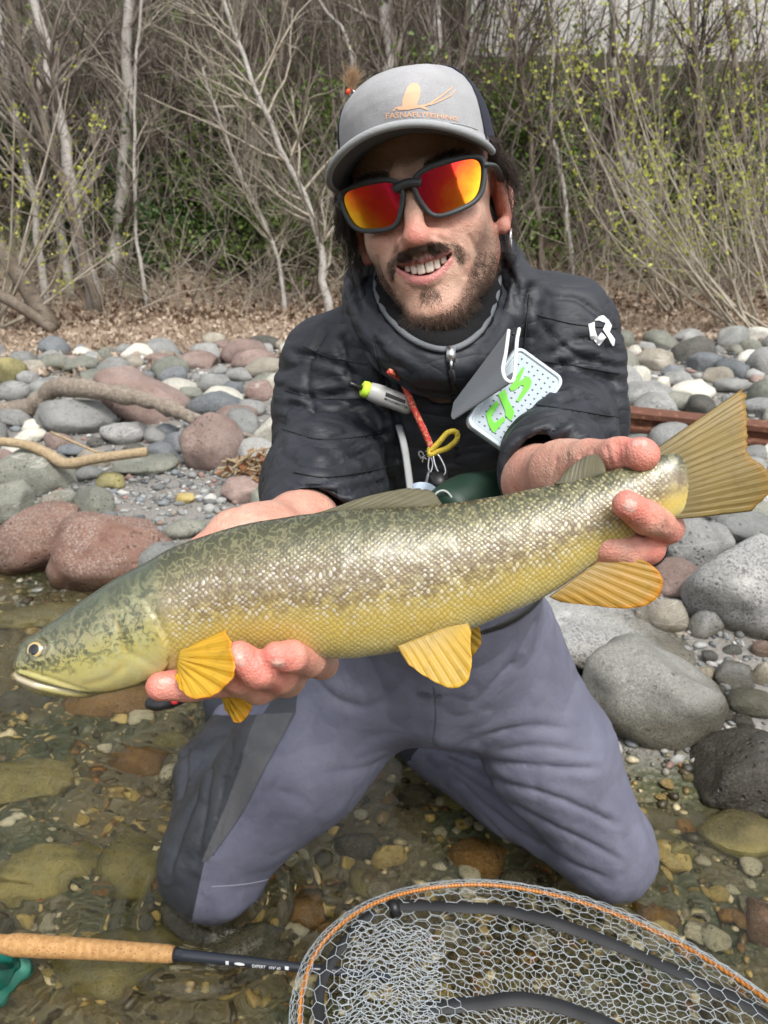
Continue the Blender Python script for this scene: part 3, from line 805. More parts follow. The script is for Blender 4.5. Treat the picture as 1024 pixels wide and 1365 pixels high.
tree('grey_tree', path([(590, 300), (588, 160), (584, 60), (582, -60)], 9.1, 9.5), .060, .045, M_BIRCH, M_TWIG, 12, 100, 'pale trunk showing above the dark mesh of the cap')
tree('slender_tree', path([(615, 300), (612, 120), (620, 20), (618, -60)], 9.3, 9.6), .035, .025, M_BARK, M_TWIGR, 12, 100, 'dark thin trunk next to the end of the concrete wall')
tree('grey_tree', path([(868, 372), (852, 280), (832, 200), (822, 100), (815, -60)], 8.2, 8.9), .075, .050, M_BIRCH, M_TWIG, 18, 160, 'grey-brown tree standing in front of the concrete wall', buds=260, nt2=200)
tree('slender_tree', path([(726, 352), (712, 240), (696, 110), (680, -40)], 8.0, 8.6), .030, .018, M_BARK, M_TWIGR, 18, 140, 'dark slanting sapling behind the left shoulder', buds=260)
tree('slender_tree', path([(766, 340), (752, 250), (735, 170), (738, 60), (735, -40)], 8.0, 8.7), .022, .014, M_BIRCH, M_TWIG, 14, 110, 'thin pale sapling behind the shoulder with yellow buds', buds=300)
tree('slender_tree', path([(930, 370), (934, 260), (930, 120), (918, -40)], 8.0, 8.5), .034, .022, M_BARK, M_TWIGR, 18, 150, 'dark upright sapling behind the budding willow', buds=350)
tree('slender_tree', path([(1010, 380), (1000, 250), (985, 120), (960, -40)], 8.1, 8.6), .036, .022, M_BARK, M_TWIG, 18, 150, 'brown sapling at the far end of the bank by the evergreen', buds=450)
tree('slender_tree', path([(265, 390), (262, 250), (250, 100), (262, -40)], 8.6, 9.1), .034, .022, M_BARK, M_TWIGR, 16, 130, 'dark sapling behind the evergreen ivy', nt2=150)
tree('slender_tree', path([(345, 380), (350, 250), (372, 100), (380, -40)], 8.8, 9.3), .038, .024, M_BARK, M_TWIGR, 16, 130, 'brown sapling upright behind the leaning bare one', nt2=150)
tree('slender_tree', path([(430, 380), (436, 250), (470, 80), (410, -20)], 8.6, 9.0), .026, .016, M_BIRCH, M_TWIG, 14, 110, 'pale crooked stem behind the cap brim')
tree('slender_tree', path([(230, 392), (222, 240), (206, 120), (196, -40)], 8.4, 8.9), .026, .018, M_BARK, M_TWIGR, 16, 130, 'thin brown stem between the grey tree and the ivy')
# old leaning trunk and logs at the left edge
e = empty('leaning_trunk', ground_at(70, 432, 6.6), 'thick brown trunk lying aslant at the foot of the left trees', 'fallen tree')
b = MB(); b.tube(spline([pxy(-60, 250, 7.0), pxy(-10, 318, 6.9), pxy(28, 372, 6.7), pxy(70, 440, 6.5)], 12), np.linspace(.060, .075, 12), 9); b.child('trunk', M_BARK, e)
b = MB(); b.tube(spline([pxy(-40, 372, 6.4), pxy(20, 405, 6.3), pxy(72, 440, 6.2)], 9), np.linspace(.055, .040, 9), 8); b.child('broken_limb', M_BARK, e)
# budding willow on the right
def willow(px_, py_, y, stems, label, seed, lean=-1):
    base = ground_at(px_, py_, y)
    e = empty('budding_shrub', base, label, 'shrub', 'budding shrubs on the bank')
    pts, rad = [], []
    for i in range(stems):
        a = RNG.uniform(.1, 1.0); L = RNG.uniform(1.2, 2.3)
        d = np.array((lean * (.25 + .95 * a) * RNG.uniform(.5, 1.1), RNG.uniform(-.5, .3), RNG.uniform(.45, .95))); d /= np.linalg.norm(d)
        q = [base + RNG.normal(size=3) * (.10, .10, .02)]
        for k in range(9):
            d = d + np.array((0, 0, .055)) + RNG.normal(size=3) * .055; d /= np.linalg.norm(d); q.append(q[-1] + d * L / 9)
        pts.append(q); rad.append(np.linspace(.013, .003, 10) * RNG.uniform(.7, 1.2))
    pts, rad = np.array(pts), np.array(rad)
    for i_ in range(stems): child('stem', *batch_tubes(pts[i_:i_ + 1], rad[i_:i_ + 1], 5), M_TWIGP, e)
    P2, R2 = grow(pts, rad, stems * 9, (.25, .75), .55, .35, 6, .12, .25)
    P3, R3 = grow(P2, R2, stems * 14, (.1, .25), .6, .2, 4, .15)
    child('twigs', *merge([batch_tubes(P2, R2, 3), batch_tubes(P3, np.maximum(R3 * .8, .0011), 3)]), M_TWIGP, e, kind='stuff')
    src = np.concatenate([P2[:, 2:].reshape(-1, 3), P3.reshape(-1, 3)]); n = stems * 60
    child('buds', *leaves(src[RNG.integers(len(src), size=n)] + RNG.normal(size=(n, 3)) * .006, .030, .8), M_BUD, e, kind='stuff')
willow(1000, 452, 5.9, 17, 'yellow-green budding willow arching over the leaf litter', 1)
willow(1060, 430, 6.6, 12, 'second budding willow behind the arching one', 2)
willow(-30, 330, 6.6, 8, 'small budding shrub beside the leaning trunk', 3, 1)
willow(900, 420, 7.0, 8, 'low pale twiggy bush at the toe of the bank', 4)
# evergreen clumps
def evergreen(name, label, cen, rad, n, mat, size):
    base = np.array((cen[0], cen[1], tz(cen[0], cen[1])))
    e = empty(name, base, label, 'shrub', 'evergreen growth on the bank')
    k = 46; d = RNG.normal(size=(k, 3)); d[:, 2] = np.abs(d[:, 2]); d /= np.linalg.norm(d, axis=1)[:, None]
    pts = np.stack([base + (np.array(cen) - base) * .0 + d * np.array(rad) * t for t in np.linspace(0, 1, 6)], 1); pts += RNG.normal(size=pts.shape) * .05
    child('stems', *batch_tubes(pts, np.tile(np.linspace(.012, .004, 6), (k, 1)), 4), M_TWIGR, e, kind='stuff')
    cl = np.array(cen) + RNG.normal(size=(60, 3)) * np.array(rad) * .5
    i = RNG.integers(60, size=n); p = cl[i] + RNG.normal(size=(n, 3)) * np.array(rad) * .13
    p[:, 2] = np.maximum(p[:, 2], terrain(p[:, 0], p[:, 1]) + .01)
    child('foliage', *leaves(p, size), mat, e, kind='stuff')
def cpx(px_, py_, y): return tuple(pxy(px_, py_, y))
evergreen('evergreen_bush', 'dark green evergreen bush behind the fine bare sapling', cpx(285, 340, 8.5), (1.0, .5, .55), 5200, M_EVER, .07)
evergreen('ivy_clump', 'lighter green ivy climbing the bank above the evergreen bush', cpx(330, 235, 8.9), (1.1, .4, .8), 4600, M_IVY, .06)
evergreen('evergreen_bush', 'evergreen bush at the left edge behind the pale stem', cpx(10, 200, 8.8), (.6, .4, .6), 1600, M_EVER, .07)
evergreen('evergreen_bush', 'dark evergreen behind the budding willow', cpx(990, 270, 8.7), (.8, .5, .7), 3600, M_EVER, .07)
evergreen('ivy_clump', 'green ivy among the stems behind the left shoulder', cpx(690, 240, 8.9), (.9, .4, .9), 3000, M_IVY, .055)
evergreen('ivy_clump', 'sparse green brambles low behind the left shoulder', cpx(760, 330, 8.3), (1.0, .4, .4), 2000, M_IVY, .05)
evergreen('ivy_clump', 'green brambles at the toe of the bank behind the budding willow', cpx(880, 300, 8.6), (.9, .4, .6), 2200, M_IVY, .05)
evergreen('evergreen_bush', 'dark green growth between the grey tree and the leaning trees', cpx(140, 310, 8.6), (.7, .4, .5), 1500, M_EVER, .06)

evergreen('ivy_clump', 'bright green undergrowth low in front of the evergreen bush', cpx(330, 318, 8.1), (.9, .3, .40), 2600, M_IVY, .05)
evergreen('ivy_clump', 'green undergrowth between the straight grey tree and the leaning sapling', cpx(235, 280, 8.5), (.6, .3, .6), 2200, M_IVY, .05)
evergreen('ivy_clump', 'bright ivy on the stems behind the arching willow', cpx(950, 235, 8.6), (.7, .3, .6), 2400, M_IVY, .05)
evergreen('ivy_clump', 'tall green ivy behind the sunglasses and ear', cpx(715, 190, 8.7), (.5, .3, .7), 1900, M_IVY, .05)
# ---- brush nobody could count: thin stems all over the bank
def brush(n, xr, yr, lens, r0, m=8, lean=.35, zmin=None):
    x_, y_ = RNG.uniform(*xr, n) , RNG.uniform(*yr, n); x_ = x_ * y_ / 8
    p = np.stack([x_, y_, terrain(x_, y_) - .02], 1)
    d = RNG.normal(size=(n, 3)) * lean; d[:, 2] = 1; d[:, 1] -= .15; d /= np.linalg.norm(d, axis=1)[:, None]
    L = RNG.uniform(*lens, n); q = [p]
    for i in range(m - 1):
        d = d + RNG.normal(size=(n, 3)) * .13; d /= np.linalg.norm(d, axis=1)[:, None]; q.append(q[-1] + d * (L / (m - 1))[:, None])
    return np.stack(q, 1), r0 * RNG.uniform(.5, 1.3, (n, 1)) * np.linspace(1, .35, m)[None]
B1, BR1 = brush(640, (-7.8, 7.8), (7.7, 9.8), (.9, 2.4), .011)
B2, BR2 = grow(B1, BR1, 3900, (.25, .8), .8, .3, 6, .15)
B3, BR3 = grow(B2, BR2, 7000, (.12, .35), .8, .1, 4, .18)
obj('thicket', mesh('thicket', *merge([batch_tubes(B1, BR1, 4), batch_tubes(B2, np.maximum(BR2, .002), 3), batch_tubes(B3, np.maximum(BR3, .0016), 3)])), M_TWIG, label='dense tangle of bare grey-brown stems covering the bank', cat='thicket', kind='stuff')
B1, BR1 = brush(620, (-7.8, 7.8), (8.6, 10.6), (.8, 2.2), .010, lean=.5)
B2, BR2 = grow(B1, BR1, 5200, (.3, .8), .9, .2, 6, .18)
obj('dark_thicket', mesh('dark_thicket', *merge([batch_tubes(B1, BR1, 4), batch_tubes(B2, np.maximum(BR2, .002), 3)])), M_TWIGR, label='darker tangle of dead bramble stems high on the bank', cat='thicket', kind='stuff')
B1, BR1 = brush(620, (-7.8, 7.8), (7.0, 8.8), (.4, 1.5), .006, lean=.8)
B2, BR2 = grow(B1, BR1, 4700, (.15, .5), .9, .0, 5, .2)
obj('dry_brush', mesh('dry_brush', *merge([batch_tubes(B1, BR1, 3), batch_tubes(B2, np.maximum(BR2, .0018), 3)])), M_TWIGP, label='low dry pale twigs along the foot of the bank', cat='brush', kind='stuff')
# dead leaves
def litter(n, xr, yr, size, dens=None):
    x_, y_ = RNG.uniform(*xr, n), RNG.uniform(*yr, n); x_ = x_ * y_ / 7
    k = RNG.random(n) < smooth(4.7, 5.6, y_ + .5 * np.sin(x_ * 2.2)); x_, y_ = x_[k], y_[k]
    return leaves(np.stack([x_, y_, terrain(x_, y_) + RNG.uniform(.0, .03, len(x_))], 1), size, .5, .5)
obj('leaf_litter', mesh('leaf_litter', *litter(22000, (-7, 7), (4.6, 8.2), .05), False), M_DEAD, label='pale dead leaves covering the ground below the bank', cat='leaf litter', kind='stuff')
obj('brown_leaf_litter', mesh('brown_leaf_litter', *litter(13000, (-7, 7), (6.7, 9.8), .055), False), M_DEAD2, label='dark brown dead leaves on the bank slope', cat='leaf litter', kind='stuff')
x_, y_ = RNG.uniform(-4.5, 4.5, 5200), RNG.uniform(7.8, 10.2, 5200)
obj('bank_leaves', mesh('bank_leaves', *leaves(np.stack([x_, y_, terrain(x_, y_) + RNG.uniform(0, 1.1, 5200) ** 2], 1), .05)), M_IVY, label='scattered small green leaves through the brush', cat='leaves', kind='stuff')

# ---- driftwood, twigs, rusty rail
def drift_mat(name, c0, c1):
    m = new_mat(name, c0, .9); n = NT(m); g = n.coord('Object')
    n.to('Base Color', n.mix(n.rng(n.noise(n.map(g, (60, 60, 60)), 1, 5, .7), .3, .7), c0, c1)); n.bump(n.noise(g, 90, 4), .8, .008); return m
M_DRIFT = drift_mat('driftwood', (.16, .125, .095), (.31, .265, .215)); M_STICK = drift_mat('peeled_stick', (.30, .215, .12), (.42, .33, .21))
def gpx(a, b, lift): return on_ground(a, b) + np.array((0, 0, lift))
e = empty('driftwood_branch', gpx(40, 560, 0), 'thick grey weathered driftwood branch arching over the pink boulder', 'driftwood')
q = spline([pxy(-30, 540, 3.9), pxy(20, 546, 3.9), pxy(50, 538, 3.85), pxy(75, 516, 3.8), pxy(130, 521, 3.72), pxy(190, 532, 3.62), pxy(235, 548, 3.52), pxy(262, 560, 3.45)], 40)
b = MB(); b.tube(q + RNG.normal(size=q.shape) * .003, np.interp(np.linspace(0, 1, 40), [0, .3, .6, 1], [.040, .050, .046, .024]) * (1 + .12 * RNG.normal(size=40)), 10); b.child('branch', M_DRIFT, e)
b = MB(); b.tube(spline([pxy(225, 543, 3.54), pxy(262, 556, 3.45), pxy(300, 570, 3.38), pxy(345, 586, 3.3)], 14), np.linspace(.022, .010, 14), 7); b.child('side_branch', M_DRIFT, e)
e = empty('peeled_stick', gpx(90, 620, 0), 'pale yellow-brown peeled stick lying across the stones', 'stick')
q = spline([pxy(-30, 586, 3.0), pxy(30, 592, 3.0), pxy(62, 604, 2.98), pxy(88, 618, 2.94), pxy(130, 611, 2.93), pxy(196, 602, 2.92)], 26)
b = MB(); b.tube(q, np.interp(np.linspace(0, 1, 26), [0, .5, 1], [.017, .023, .019]), 9); b.child('stick', M_STICK, e)
b = MB(); b.tube(spline([pxy(68, 576, 3.1), pxy(100, 590, 3.05), pxy(132, 604, 3.0)], 8), [.006] * 8, 5); b.child('twig', M_STICK, e)
e = empty('twig_heap', gpx(350, 645, 0), 'small heap of dry twigs with rust-brown leaves beside the sleeve', 'twigs')
n = 26; a0 = np.array([pxy(RNG.uniform(290, 345), RNG.uniform(610, 650), 2.9) for _ in range(n)]); a1 = np.array([pxy(RNG.uniform(345, 400), RNG.uniform(600, 660), 2.85) for _ in range(n)])
pts = np.stack([a0 + (a1 - a0) * t + np.array((0, 0, .03 * math.sin(t * 3.1))) + RNG.normal(size=(n, 3)) * .012 for t in np.linspace(0, 1, 6)], 1)
child('twigs', *batch_tubes(pts, np.tile(np.linspace(.006, .003, 6), (n, 1)), 4), M_STICK, e, kind='stuff')
src = pts.reshape(-1, 3); M_RUSTL = leaf_mat('rust_leaf', (.30, .12, .05), (.38, .20, .10), .2)
child('dry_leaves', *leaves(src[RNG.integers(len(src), size=60)], .04), M_RUSTL, e, kind='stuff')
def rust_mat():
    m = new_mat('rusty_steel', (.12, .05, .03), .7, .2); n = NT(m); g = n.coord()
    c = n.mix(n.noise(g, 9, 6, .7), (.075, .028, .018), (.20, .085, .05)); c = n.mix(n.rng(n.noise(g, 40, 4), .55, .7), c, (.28, .14, .08)); n.to('Base Color', c); n.bump(n.noise(g, 60, 5), .5, .006); return m
M_RUST = rust_mat()
a, b_ = pxy(700, 543, 3.30), pxy(1120, 588, 3.22); ax = (b_ - a) / np.linalg.norm(b_ - a)
e = empty('rusty_rail', np.array((a + b_) / 2) - (0, 0, .05), 'rusty steel rail lying across the stones behind the sleeve', 'rail')
Rr = rotmat(ax, (0, -.25, 1)); L = np.linalg.norm(b_ - a) / 2; c_ = (a + b_) / 2
b = MB(); b.box(c_ + Rr[2] * .032, (L, .034, .012), Rr); b.child('rail_head', M_RUST, e, False)
b = MB(); b.box(c_, (L, .009, .022), Rr); b.child('rail_web', M_RUST, e, False)
b = MB(); b.box(c_ - Rr[2] * .029, (L, .050, .008), Rr); b.child('rail_foot', M_RUST, e, False)
# =================================================================== THE ANGLER
# ---- materials
def skin_material():
    m = new_mat('skin', (.58, .36, .28), .46, Subsurface_Weight=.14, Subsurface_Scale=.006)
    n = NT(m); n.b.inputs['Subsurface Radius'].default_value = (1.0, .35, .2)
    c = n.coord()
    base = n.mix(n.rng(n.noise(c, 42, 5, .7), .3, .7), (.62, .395, .295), (.50, .285, .205))
    base = n.mix(n.math('MULTIPLY', n.attr('red'), .85), base, (.64, .19, .15))
    base = n.mix(n.attr('lip'), base, (.50, .19, .17))
    st = n.math('MULTIPLY', n.attr('stubble'), n.rng(n.noise(c, 700, 2), .35, .62))
    st = n.math('ADD', n.math('MULTIPLY', st, .6), n.math('MULTIPLY', n.attr('stubble'), .25))
    base = n.mix(st, base, (.075, .045, .03))
    base = n.mix(n.attr('nail'), base, (.62, .36, .30))
    n.to('Base Color', base)
    n.to('Roughness', n.mix(n.attr('lip'), n.rng(n.noise(c, 90, 2), .3, .7, .38, .55), (.28, .28, .28)))
    n.bump(n.math('ADD', n.voro(c, 620), n.math('MULTIPLY', n.noise(c, 190, 3), 1.8)), .36, .0014)
    return m
M_SKIN = skin_material()

def fabric(name, c0, c1, rough, weave=1800, bump=.15, sheen=.0, spec=.5, blot=18, crinkle=0.0):
    m = new_mat(name, c0, rough, spec=spec)
    n = NT(m); c = n.coord()
    base = n.mix(n.rng(n.noise(c, blot, 4), .35, .7), c0, c1)
    n.to('Base Color', base)
    n.b.inputs['Sheen Weight'].default_value = sheen
    n.to('Roughness', n.rng(n.noise(c, blot * 2, 3), .3, .7, rough - .07, rough + .08))
    h = n.math('ADD', n.noise(c, weave, 1), n.math('MULTIPLY', n.noise(c, 120, 4), 1.2))
    nb = n.bump(h, bump, .001)
    if crinkle:
        w_ = n.noise(c, 9, 2, out='Color'); vm = n.n('VectorMath', operation='MULTIPLY_ADD'); n.set(vm.inputs[0], w_); vm.inputs[1].default_value = (.05, .05, .02); n.set(vm.inputs[2], c)
        a_ = n.math('ABSOLUTE', n.math('SUBTRACT', n.noise(n.map(vm.outputs[0], (.8, .8, 2.6)), 13, 1), .5))
        b_ = n.math('ABSOLUTE', n.math('SUBTRACT', n.noise(n.map(vm.outputs[0], (1, 1, 1.8)), 46, 2), .5))
        h2 = n.math('ADD', n.math('POWER', n.math('MULTIPLY', a_, 3.0, clamp=True), .6), n.math('MULTIPLY', n.math('POWER', n.math('MULTIPLY', b_, 3.0, clamp=True), .6), .15))
        n.bump(h2, crinkle, .012, nb)
    return m
M_NYLON = fabric('jacket_nylon', (.014, .016, .022), (.023, .026, .033), .54, bump=.25, spec=.5, crinkle=.22)
M_FLEECE = fabric('fleece_black', (.008, .008, .009), (.014, .014, .015), .95, weave=500, bump=.6, spec=.15)
M_PIPING = fabric('collar_piping', (.10, .11, .12), (.16, .17, .18), .8, weave=900, bump=.5)
M_HAIR = new_mat('dark_hair', (.035, .021, .014), .45, spec=.4)
M_BEARD = new_mat('beard_hair', (.080, .054, .039), .6, spec=.25)
M_WADER = fabric('wader_slate', (.105, .108, .155), (.135, .138, .19), .62, weave=2200, bump=.18, blot=14)
M_WGREY = fabric('wader_grey', (.050, .055, .066), (.075, .08, .09), .5, weave=1500, bump=.2, blot=20)
M_NEO = fabric('neoprene', (.022, .026, .036), (.03, .035, .046), .75, weave=900, bump=.3)
M_BLACK = new_mat('black_plastic', (.012, .012, .013), .38)
M_SILVER = new_mat('silver_metal', (.62, .62, .63), .28, 1.0)

# ---- head frame
psi, alp, phi = math.radians(12), math.radians(3), math.radians(13)
hx = np.array((math.cos(psi), -math.sin(psi), 0)); hy = np.array((math.sin(psi), math.cos(psi), 0)); hz = np.array((0, 0, 1.0))
hy, hz = hy * math.cos(alp) - hz * math.sin(alp), hz * math.cos(alp) + hy * math.sin(alp)
hx, hz = hx * math.cos(phi) + hz * math.sin(phi), hz * math.cos(phi) - hx * math.sin(phi)
HB = np.stack([hx, hy, hz])                     # rows: head axes in the world
HO = P(549, 260, .765) + .09 * hy
def hw(L): return HO + np.asarray(L, float) @ HB
def hl(W): return (np.asarray(W, float) - HO) @ HB.T

def y_m(x): return -.0985 + 20 * x * x
def z_u(x): return -.0655 + 4.5 * x * x
def z_l(x): return -.0660 - .0118 * np.clip(1 - (x / .0300) ** 2, 0, 1) + 4.5 * x * x

head = Field()
head.add(ell((0, .012, .035), (.0755, .097, .088)))
head.add(ell((0, -.020, -.030), (.061, .068, .080)), .03)
for s in (-1, 1):
    head.add(cone((s * .044, .008, -.062), (s * .016, -.074, -.112), .0215, .0165), .035)
    head.add(ell((s * .036, -.060, -.036), (.021, .024, .020)), .034)         # smiling cheeks
    head.add(cone((s * .012, -.086, .021), (s * .046, -.070, .020), .010, .008), .012)
head.add(ell((0, -.080, -.114), (.021, .017, .014)), .016)                       # chin
head.add(ell((0, -.075, -.072), (.040, .024, .030)), .020)                       # muzzle
head.add(cone((0, -.084, .010), (0, -.112, -.037), .0085, .0100), .010)          # nose
head.add(ell((0, -.1120, -.0415), (.0130, .0108, .0098)), .007)
for s in (-1, 1):
    head.add(ell((s * .0158, -.0985, -.0450), (.0080, .0105, .0085)), .012)
    head.add(ell((s * .0085, -.1065, -.0528), (.0046, .0052, .0042)), .003, 's')
    head.add(ell((s * .033, -.097, -.002), (.020, .014, .013)), .012, 's')       # eye sockets
head.add(cone((0, .020, -.070), (0, .060, -.190), .054, .060), .03)              # neck
xs = np.linspace(-.029, .029, 11)
for i in range(10):                                                              # lips
    a, b = xs[i], xs[i + 1]; r = lambda x: .0012 + .0027 * max(0, 1 - (x / .03) ** 2)
    head.add(cone((a, y_m(a) + .001, z_l(a) - .0052), (b, y_m(b) + .001, z_l(b) - .0052), r(a) + .0012, r(b) + .0012), .004)
    head.add(cone((a, y_m(a) + .002, z_u(a) + .0040), (b, y_m(b) + .002, z_u(b) + .0040), r(a), r(b)), .004)
def mouth_cut(p):
    x, y, z = p.T
    zu, zl = z_u(x), z_l(x)
    d = np.abs(z - (zu + zl) / 2) - np.maximum((zu - zl) / 2, -.002)
    d = np.maximum(d, np.abs(x) - .0285)
    return np.maximum(d, np.maximum(y - y_m(x) - .020, -.125 - y))
head.add((mouth_cut, np.array((0, -.09, -.07)), .04), .0015, 's')
for s in (-1, 1):                                                                # ears
    er = rotmat((.35 * -s, .93, .05), (0, -.18, 1))
    head.add(ell((s * .079, .018, -.014), (.019, .007, .033), er), .006)
    head.add(ell((s * .0845, .016, -.008), (.010, .006, .019), er), .004, 's')
    head.add(ell((s * .0775, .006, -.043), (.008, .006, .009)), .005)
    hel = spline([(s * .080, .004, -.004), (s * .0825, .004, .012), (s * .0865, .016, .021), (s * .0895, .029, .012), (s * .0895, .031, -.010), (s * .086, .021, -.031), (s * .080, .009, -.045)], 16)
    head.chain(list(hel), [.0030] * 16, .003, .002)
    anti = spline([(s * .083, .013, .008), (s * .0855, .019, -.004), (s * .0845, .016, -.024), (s * .081, .008, -.030)], 9)
    head.chain(list(anti), [.0024] * 9, .003, .002)
HV, HQ = surfnet(head, (-.11, -.135, -.20), (.11, .125, .135), .0017)
HN = vnormals(HV, HQ)
x, y, z = HV.T
front = smooth(-.02, -.05, y)
disp = np.zeros(len(HV))
for s in (-1, 1):
    disp -= .0020 * np.exp(-(poly_dist(x, z, [(s * .018, -.043), (s * .033, -.056), (s * .0385, -.072), (s * .037, -.086)]) / .0032) ** 2) * front
    disp -= .0011 * np.exp(-(poly_dist(x, z, [(s * .048, -.050), (s * .052, -.070), (s * .047, -.088)]) / .0022) ** 2) * front
    disp -= .0009 * np.exp(-(poly_dist(x, z, [(s * .050, -.026), (s * .062, -.018)]) / .002) ** 2)
disp -= .0012 * np.exp(-(poly_dist(x, z, [(0, -.061), (0, -.053)]) / .0028) ** 2) * front
disp += .0005 * fbm(HV * 90, 2)
HV = HV + HN * disp[:, None]
sx = np.abs(x)
zl_, zu_ = z_l(np.clip(x, -.029, .029)), z_u(np.clip(x, -.029, .029))
lipw = smooth(.0315, .027, sx) * (y < -.06)
lip = np.maximum(smooth(.0098, .0070, zl_ - z) * (z < zl_ + .003), smooth(.0052, .0035, z - zu_) * (z > zu_ - .003)) * lipw
nearm = (y < -.055)
must = smooth(.0076, .0046, poly_dist(sx, z, [(0, -.0575), (.012, -.0568), (.025, -.0572), (.034, -.0610), (.0395, -.0690)]) - .0012 * smooth(.03, .0, sx)) * nearm
patch = smooth(1.0, .55, np.hypot(x / .0135, (z + .098) / .0105)) * nearm
jaw = smooth(.016, .005, poly_dist(sx, z, [(0, -.128), (.028, -.120), (.047, -.098), (.061, -.066), (.070, -.034), (.073, .0)]))
jaw = np.maximum(jaw, smooth(-.112, -.121, z) * smooth(.07, .05, sx)) * smooth(.075, .04, y)
jaw *= smooth(-.02, -.06, z) * .9 + .1 * (z > -.06)
cheekst = .11 * smooth(-.045, -.075, z) * smooth(.016, .03, np.abs(sx - .0)) * smooth(.06, .03, y)
stub = np.clip(np.maximum.reduce([must * .7, patch * .9, jaw, cheekst]), 0, 1) * (1 - lip)
red = np.clip(.75 * np.exp(-((x / .017) ** 2 + ((z + .040) / .017) ** 2)) * (y < -.075) + .42 * np.exp(-(((sx - .038) / .016) ** 2 + ((z + .030) / .016) ** 2)) * (y < -.03)
              + .55 * (np.abs(sx - .082) < .02) * (y > -.01) + .18 * fbm(HV * 40, 2), 0, 1)
mwet = ((y > y_m(x) + .004) & (sx < .029) & (z < zu_ + .001) & (z > zl_ - .001) & (y < -.05))

# ---- hands (world space).  his left hand grips the tail, his right hand carries the head end
hand = Field()
def fing(pts, r0, r1, k=.010):
    q = spline([P(*p) for p in pts], 3 * (len(pts) - 1) + 1); n = len(q)
    rs = np.linspace(r0, r1, n)
    hand.chain(q, rs, k, .003)
    return q
WR_R, WR_L = P(716, 640, .690), P(405, 700, .690)
EL_R, EL_L = P(762, 578, .985), P(440, 618, .985)
# tail hand
hand.chain([EL_R * .4 + WR_R * .6, WR_R, P(752, 634, .625)], [.034, .0275, .027], .02, .02)
hand.add(ell(P(790, 650, .592), (.040, .024, .030), rotmat(P(830, 668, .580) - P(740, 632, .625), UPV)), .022)
hand.chain([P(742, 626, .615), P(785, 613, .572), P(826, 607, .538), P(852, 606, .522)], [.0185, .0145, .0120, .0108], .016, .006)   # thumb
hand.add(ell(P(858, 606, .519), (.0105, .0105, .0100)), .006)
F1 = [P(822, 655, .590), P(868, 690, .572), P(889, 703, .538), P(862, 690, .505), P(836, 673, .493)]
hand.chain(F1, [.0130, .0120, .0112, .0108, .0095], .012, .004)
F2 = [P(812, 678, .600), P(850, 722, .578), P(864, 731, .545), P(838, 733, .528), P(806, 728, .524)]
hand.chain(F2, [.0130, .0120, .0112, .0110, .0105], .010, .004)
F3 = [P(798, 690, .606), P(822, 742, .586), P(828, 748, .556), P(806, 742, .534), P(780, 736, .530)]
hand.chain(F3, [.0125, .0112, .0105, .0100, .0095], .010, .004)
# head-end hand
hand.chain([EL_L * .4 + WR_L * .6, WR_L, P(348, 718, .632)], [.034, .0285, .029], .02, .02)
hand.add(ell(P(338, 770, .606), (.044, .024, .046), rotmat(RGT, UPV)), .024)
hand.chain([P(365, 715, .63), P(310, 712, .605), P(268, 735, .592)], [.022, .017, .012], .016, .006)
G1 = [P(318, 830, .610), P(318, 905, .585), P(322, 905, .540), P(252, 912, .521), P(214, 915, .514)]
hand.chain(G1, [.0135, .0125, .012, .0112, .0098], .012, .004)
G2 = [P(348, 835, .610), P(383, 905, .582), P(372, 900, .532), P(345, 893, .503), P(319, 875, .4965)]
hand.chain(G2, [.0135, .0130, .0125, .0118, .0102], .012, .004)
G3 = [P(375, 825, .612), P(430, 884, .582), P(412, 880, .535), P(388, 875, .506), P(368, 873, .498)]
hand.chain(G3, [.0125, .0115, .0110, .0102, .0088], .012, .004)
G4 = [P(330, 835, .612), P(352, 915, .590), P(345, 916, .545), P(318, 903, .522), P(296, 890, .512)]
hand.chain(G4, [.0125, .0120, .0115, .0108, .0100], .010, .004)
allp = [P(270, 660, .52), P(900, 800, .52), P(200, 940, .49), P(900, 560, .49), P(430, 620, .8), P(800, 600, .85)]
lo = np.min(allp, 0) - .05; hi = np.max(allp, 0) + .05
AV, AQ = surfnet(hand, lo, hi, .0019)
AN = vnormals(AV, AQ)
apx, apy, apd = to_px(AV)
facing = np.clip((AN * ((CAMV - AV) / np.linalg.norm(CAMV - AV, axis=1)[:, None])).sum(1), 0, 1)
nail = np.zeros(len(AV)); crease = np.zeros(len(AV))
def nail_at(cx, cy, rx, ry, ang, dmax):
    c, s = math.cos(ang), math.sin(ang)
    u = ((apx - cx) * c + (apy - cy) * s) / rx; v = (-(apx - cx) * s + (apy - cy) * c) / ry
    w = (u ** 4 + v ** 4) ** .25
    return smooth(1.08, .92, w) * (facing > .15) * (apd < dmax), np.exp(-((w - 1.05) / .12) ** 2) * (facing > .15) * (apd < dmax)
for a in ((840, 674, 9, 8, .5, .53), (320, 880, 6.5, 9, -.45, .53), (372, 884, 8, 5, .1, .53), (852, 590, 10, 4, .0, .56), (222, 908, 8, 4, -.1, .56)):
    w, e = nail_at(*a); nail = np.maximum(nail, w); crease = np.maximum(crease, e)
dsp = -.0006 * crease + .0003 * nail
